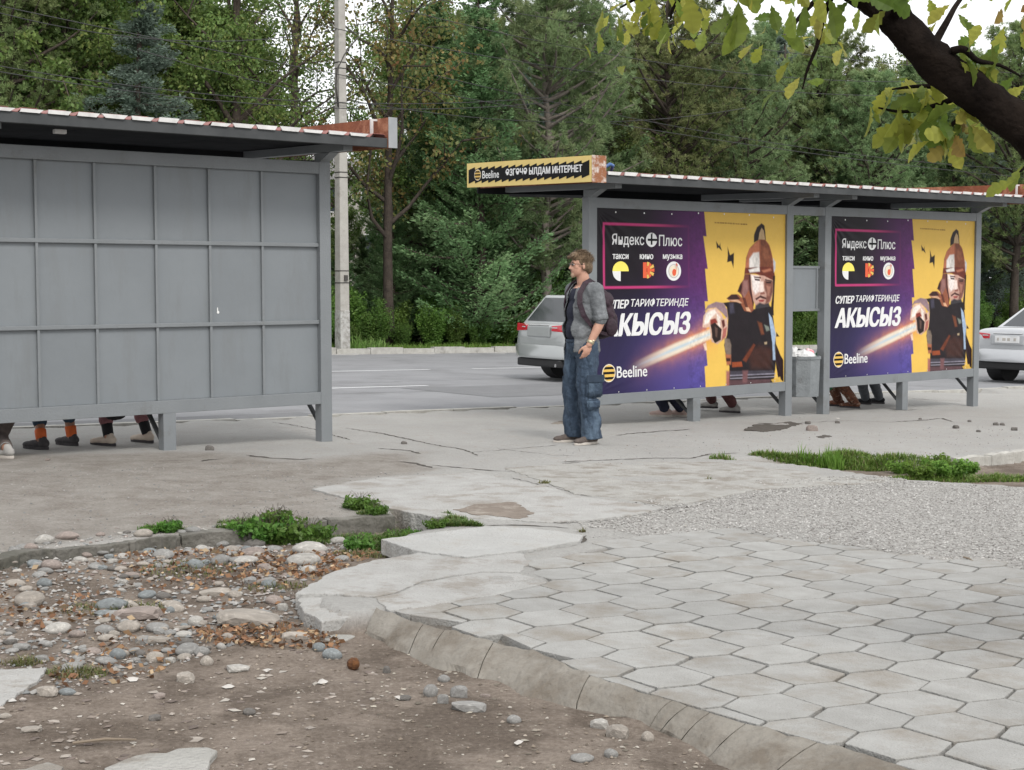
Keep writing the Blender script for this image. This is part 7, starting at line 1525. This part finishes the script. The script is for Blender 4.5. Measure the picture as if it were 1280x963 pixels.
# pebbles, gravel, chips and dead leaves: nobody could count them
def scatter(name, n, poly_px, lo, hi, cols, wts, seed, dz=-.1, flat_=.55, label=None, mesh_faces=8, power=2.2, lift=.25, zone=None):
    g = np.random.default_rng(seed); poly = np.array(W_(poly_px, dz)); mn, mx_ = poly.min(0), poly.max(0); P_ = np.zeros((0, 2))
    while len(P_) < n: c = g.uniform(mn, mx_, (n * 2, 2)); P_ = np.vstack([P_, c[poly_sd(c, poly) < 0]])
    P_ = P_[:n]; s = lo + (hi - lo) * g.uniform(0, 1, n) ** power; z = np.array([gz(a, b) for a, b in P_])
    O = np.array([(1, 0, 0), (0, 1, 0), (-1, 0, 0), (0, -1, 0), (0, 0, 1), (0, 0, -1)], float); F_ = [(0, 1, 4), (1, 2, 4), (2, 3, 4), (3, 0, 4), (1, 0, 5), (2, 1, 5), (3, 2, 5), (0, 3, 5)]
    an = g.uniform(0, 6.28, n); ca, sa = np.cos(an), np.sin(an); V = np.repeat(O[None], n, 0) * g.uniform(.7, 1.3, (n, 6, 1)); V += g.normal(0, .12, V.shape); V[:, :, 1] *= g.uniform(.6, 1, (n, 1)); V[:, :, 2] *= flat_
    x = V[:, :, 0] * ca[:, None] - V[:, :, 1] * sa[:, None]; y = V[:, :, 0] * sa[:, None] + V[:, :, 1] * ca[:, None]; V = np.stack([x, y, V[:, :, 2]], 2) * s[:, None, None] / 2
    V += np.column_stack([P_, z + s * flat_ * lift])[:, None, :]; T = palette(g, n, cols, wts) * g.uniform(.8, 1.2, (n, 1)); V3 = V[:, np.array(F_)].reshape(-1, 3); me = quick_mesh(name, V3, 3, np.repeat(T, 8, 0)); o = link(name, me, M_GRIT, kind='stuff'); o['label'] = label
M_GRIT = leaf_mat('grit', 0, .9, 0)
STC = [(.23, .225, .215), (.28, .255, .23), (.34, .33, .31), (.17, .175, .175), (.24, .195, .17)]
scatter('pebbles', 4200, [(-30, 712), (300, 676), (470, 682), (420, 712), (370, 745), (390, 775), (340, 800), (120, 860), (-40, 900)], .006, .038, STC, [3, 3, 2, 2, 1], 51, label='small pebbles between the cobbles')
scatter('pebbles', 2600, [(-40, 830), (340, 790), (460, 790), (700, 880), (900, 960), (920, 1000), (-60, 1000)], .003, .022, [(.26, .22, .185), (.34, .31, .275), (.13, .105, .085), (.19, .155, .125)], [3, 1.5, 2, 3], 52, power=4, label='fine chips on the bare soil')
scatter('gravel', 19000, [(735, 656), (825, 634), (880, 626), (950, 613), (1040, 607), (1130, 602), (1300, 612), (1300, 716), (1240, 704), (1150, 704), (1000, 678), (918, 663), (800, 670)], .006, .020, [(.33, .322, .306), (.39, .38, .363), (.27, .26, .245), (.44, .43, .415), (.18, .17, .16)], [3, 3, 3, 1, 1.2], 53, dz=0, power=1.4, label='pale gravel spread between the tiles and the grassy ditch')
scatter('pebbles', 3200, [(-30, 600), (60, 580), (400, 580), (540, 595), (400, 615), (480, 645), (160, 675), (-30, 695)], .004, .018, STC, [3, 3, 2, 2, 1], 54, dz=0, power=3, label='grit on the dusty ground below the empty shelter')
scatter('pebbles', 1100, [(700, 560), (900, 540), (1300, 530), (1300, 575), (1100, 575), (900, 572), (700, 600)], .004, .02, STC, [3, 3, 2, 2, 1], 55, dz=0, power=3, label='grit on the pavement before the poster shelter')
def litter(name, n, polys, seed, label, lo=.016, hi=.042):
    g = np.random.default_rng(seed); Pn = []
    for poly_px, m_ in polys:
        poly = np.array(W_(poly_px, -.1)); mn, mx_ = poly.min(0), poly.max(0); c = g.uniform(mn, mx_, (m_ * 4, 2)); c = c[poly_sd(c, poly) < 0][:m_]; Pn.append(c)
    P_ = np.vstack(Pn); n = len(P_); z = np.array([gz(a, b) for a, b in P_]) + g.uniform(.003, .022, n); C = np.column_stack([P_, z]); ax = unit(g.normal(size=(n, 3)) * np.array([1, 1, .35]))
    V, T = leaf_quads(C, ax, g.uniform(lo, hi, n), .6, g, palette(g, n, [(.22, .115, .065), (.17, .085, .05), (.29, .175, .10), (.34, .25, .165), (.12, .07, .045)], [3, 3, 2, 1.5, 2])); o = link(name, quick_mesh(name, V, 4, T), M_GRIT, kind='stuff'); o['label'] = label
litter('dead_leaves', 0, [([(150, 700), (300, 690), (420, 715), (430, 735), (330, 745), (150, 740)], 480), ([(300, 715), (480, 690), (500, 685), (420, 730), (380, 738), (300, 735)], 420), ([(-20, 735), (60, 760), (120, 745), (150, 775), (60, 790), (-20, 780)], 150), ([(240, 790), (370, 785), (430, 805), (420, 818), (260, 812)], 420), ([(130, 800), (230, 805), (200, 850), (80, 870), (60, 850)], 160), ([(0, 720), (300, 690), (430, 720), (300, 820), (60, 850)], 300)], 61, 'brown dead leaves caught between the cobbles')
scatter('gravel', 3000, [(700, 650), (830, 628), (950, 606), (1300, 600), (1300, 770), (1150, 745), (980, 705), (880, 690), (740, 680)], .005, .018, [(.31, .305, .29), (.37, .365, .35), (.25, .245, .235)], [1, 1, 1], 57, dz=0, power=2, label='loose stones strayed from the gravel onto the tiles and slabs')
scatter('pebbles', 900, [(480, 765), (700, 690), (920, 662), (1300, 720), (1300, 960), (1117, 954), (700, 828)], .003, .012, STC + [(.1, .08, .06)], [2, 2, 1, 3, 2, 3], 58, dz=0, power=3, label='grit on the hexagonal tiles')
scatter('flakes', 650, [(-20, 800), (200, 850), (420, 800), (500, 860), (420, 960), (-20, 1000)], .008, .05, [(.27, .24, .21), (.34, .315, .28), (.19, .16, .135), (.13, .105, .09)], [3, 1, 3, 3], 59, flat_=.22, power=3, label='flat chips of stone and plaster trodden into the lower soil')
scatter('flakes', 400, [(500, 800), (700, 880), (900, 960), (900, 1000), (420, 1000), (440, 850)], .006, .035, [(.30, .27, .23), (.22, .19, .16), (.13, .11, .09)], [3, 3, 2], 60, flat_=.25, power=3.5, label='flat chips trodden into the soil below the concrete edge')
scatter('gravel', 2600, [(690, 648), (830, 622), (945, 602), (1040, 597), (1135, 597), (1130, 612), (1040, 616), (950, 622), (880, 636), (740, 664)], .008, .022, [(.33, .322, .306), (.39, .38, .363), (.27, .26, .245)], [1, 1, 1], 62, dz=0, power=1.8, lift=.6, label='gravel thinning out over the old concrete')
M_PAPER = mat('paper_scrap', (.48, .46, .43), (.36, .34, .32), rough=.8); M_RBALL = mat('rusty_fruit', (.16, .065, .02), (.06, .025, .012), scale=40, rough=.9, bump=1, bscale=50); M_STICK = mat('dry_stick', (.2, .16, .12), rough=.9)
p = gp(442, 836, -.1); b_ = MB(); b_.ball((0, 0, 0), .026, 16, 12); o = b_.build('rotten_fruit', M_RBALL, smooth=True)
for v in o.data.vertices: v.co *= 1 + .12 * noise.noise(v.co * 60)
o.location = (p.x, p.y, gz(p.x, p.y) + .02); tag(o, 'round rusty brown fruit lying on the bare soil', 'fruit')
for px, py, s, lab in ((404, 855, .05, 'crumpled white paper scrap on the soil below the heap'), (285, 862, .05, 'torn white scrap left of the squared stone'), (335, 843, .04, 'pale torn scrap beside the squared stone'), (497, 880, .03, 'tiny white scrap near the long flat stone'), (648, 936, .04, 'white scrap on the soil near the bottom'), (166, 855, .06, 'long white scrap on the lower left soil'), (165, 720, .03, 'white scrap between the cobbles'), (1000, 523, .05, 'white wrapper on the pavement below the litter bin'), (1047, 525, .06, 'flat white wrapper on the pavement below the second poster'), (745, 690, .02, 'bit of white paper on the tiles')):
    p = gp(px, py, -.1 if py > 690 and px < 700 else 0); g = MB(); n = 7; s *= .55; pts = [(s * r4.uniform(.5, 1) * math.cos(i * 6.283 / n), s * .8 * r4.uniform(.5, 1) * math.sin(i * 6.283 / n), r4.uniform(.002, .014)) for i in range(n)]
    g.add([(0, 0, .016)] + pts, [(0, i + 1, (i + 1) % n + 1) for i in range(n)]); o = g.build('paper_scrap', M_PAPER); o.location = (p.x, p.y, gz(p.x, p.y) + .002); tag(o, lab, 'litter', 'paper scraps')
for (a, b, lab) in (((860, 699), (876, 702), 'short dry twig on the tiles beside the gravel'), ((90, 897), (170, 893), 'long dry twig on the lower left soil'), ((1204, 699), (1218, 702), 'dry twig at the edge of the gravel')):
    A, B = gp(*a, 0), gp(*b, 0); A.z = gz(A.x, A.y) + .012; B.z = gz(B.x, B.y) + .012; tag(MB().tube([A, A.lerp(B, .5) + Vector((0, .01, .004)), B], [.005, .006, .003], 6).build('twig', M_STICK), lab, 'twig')
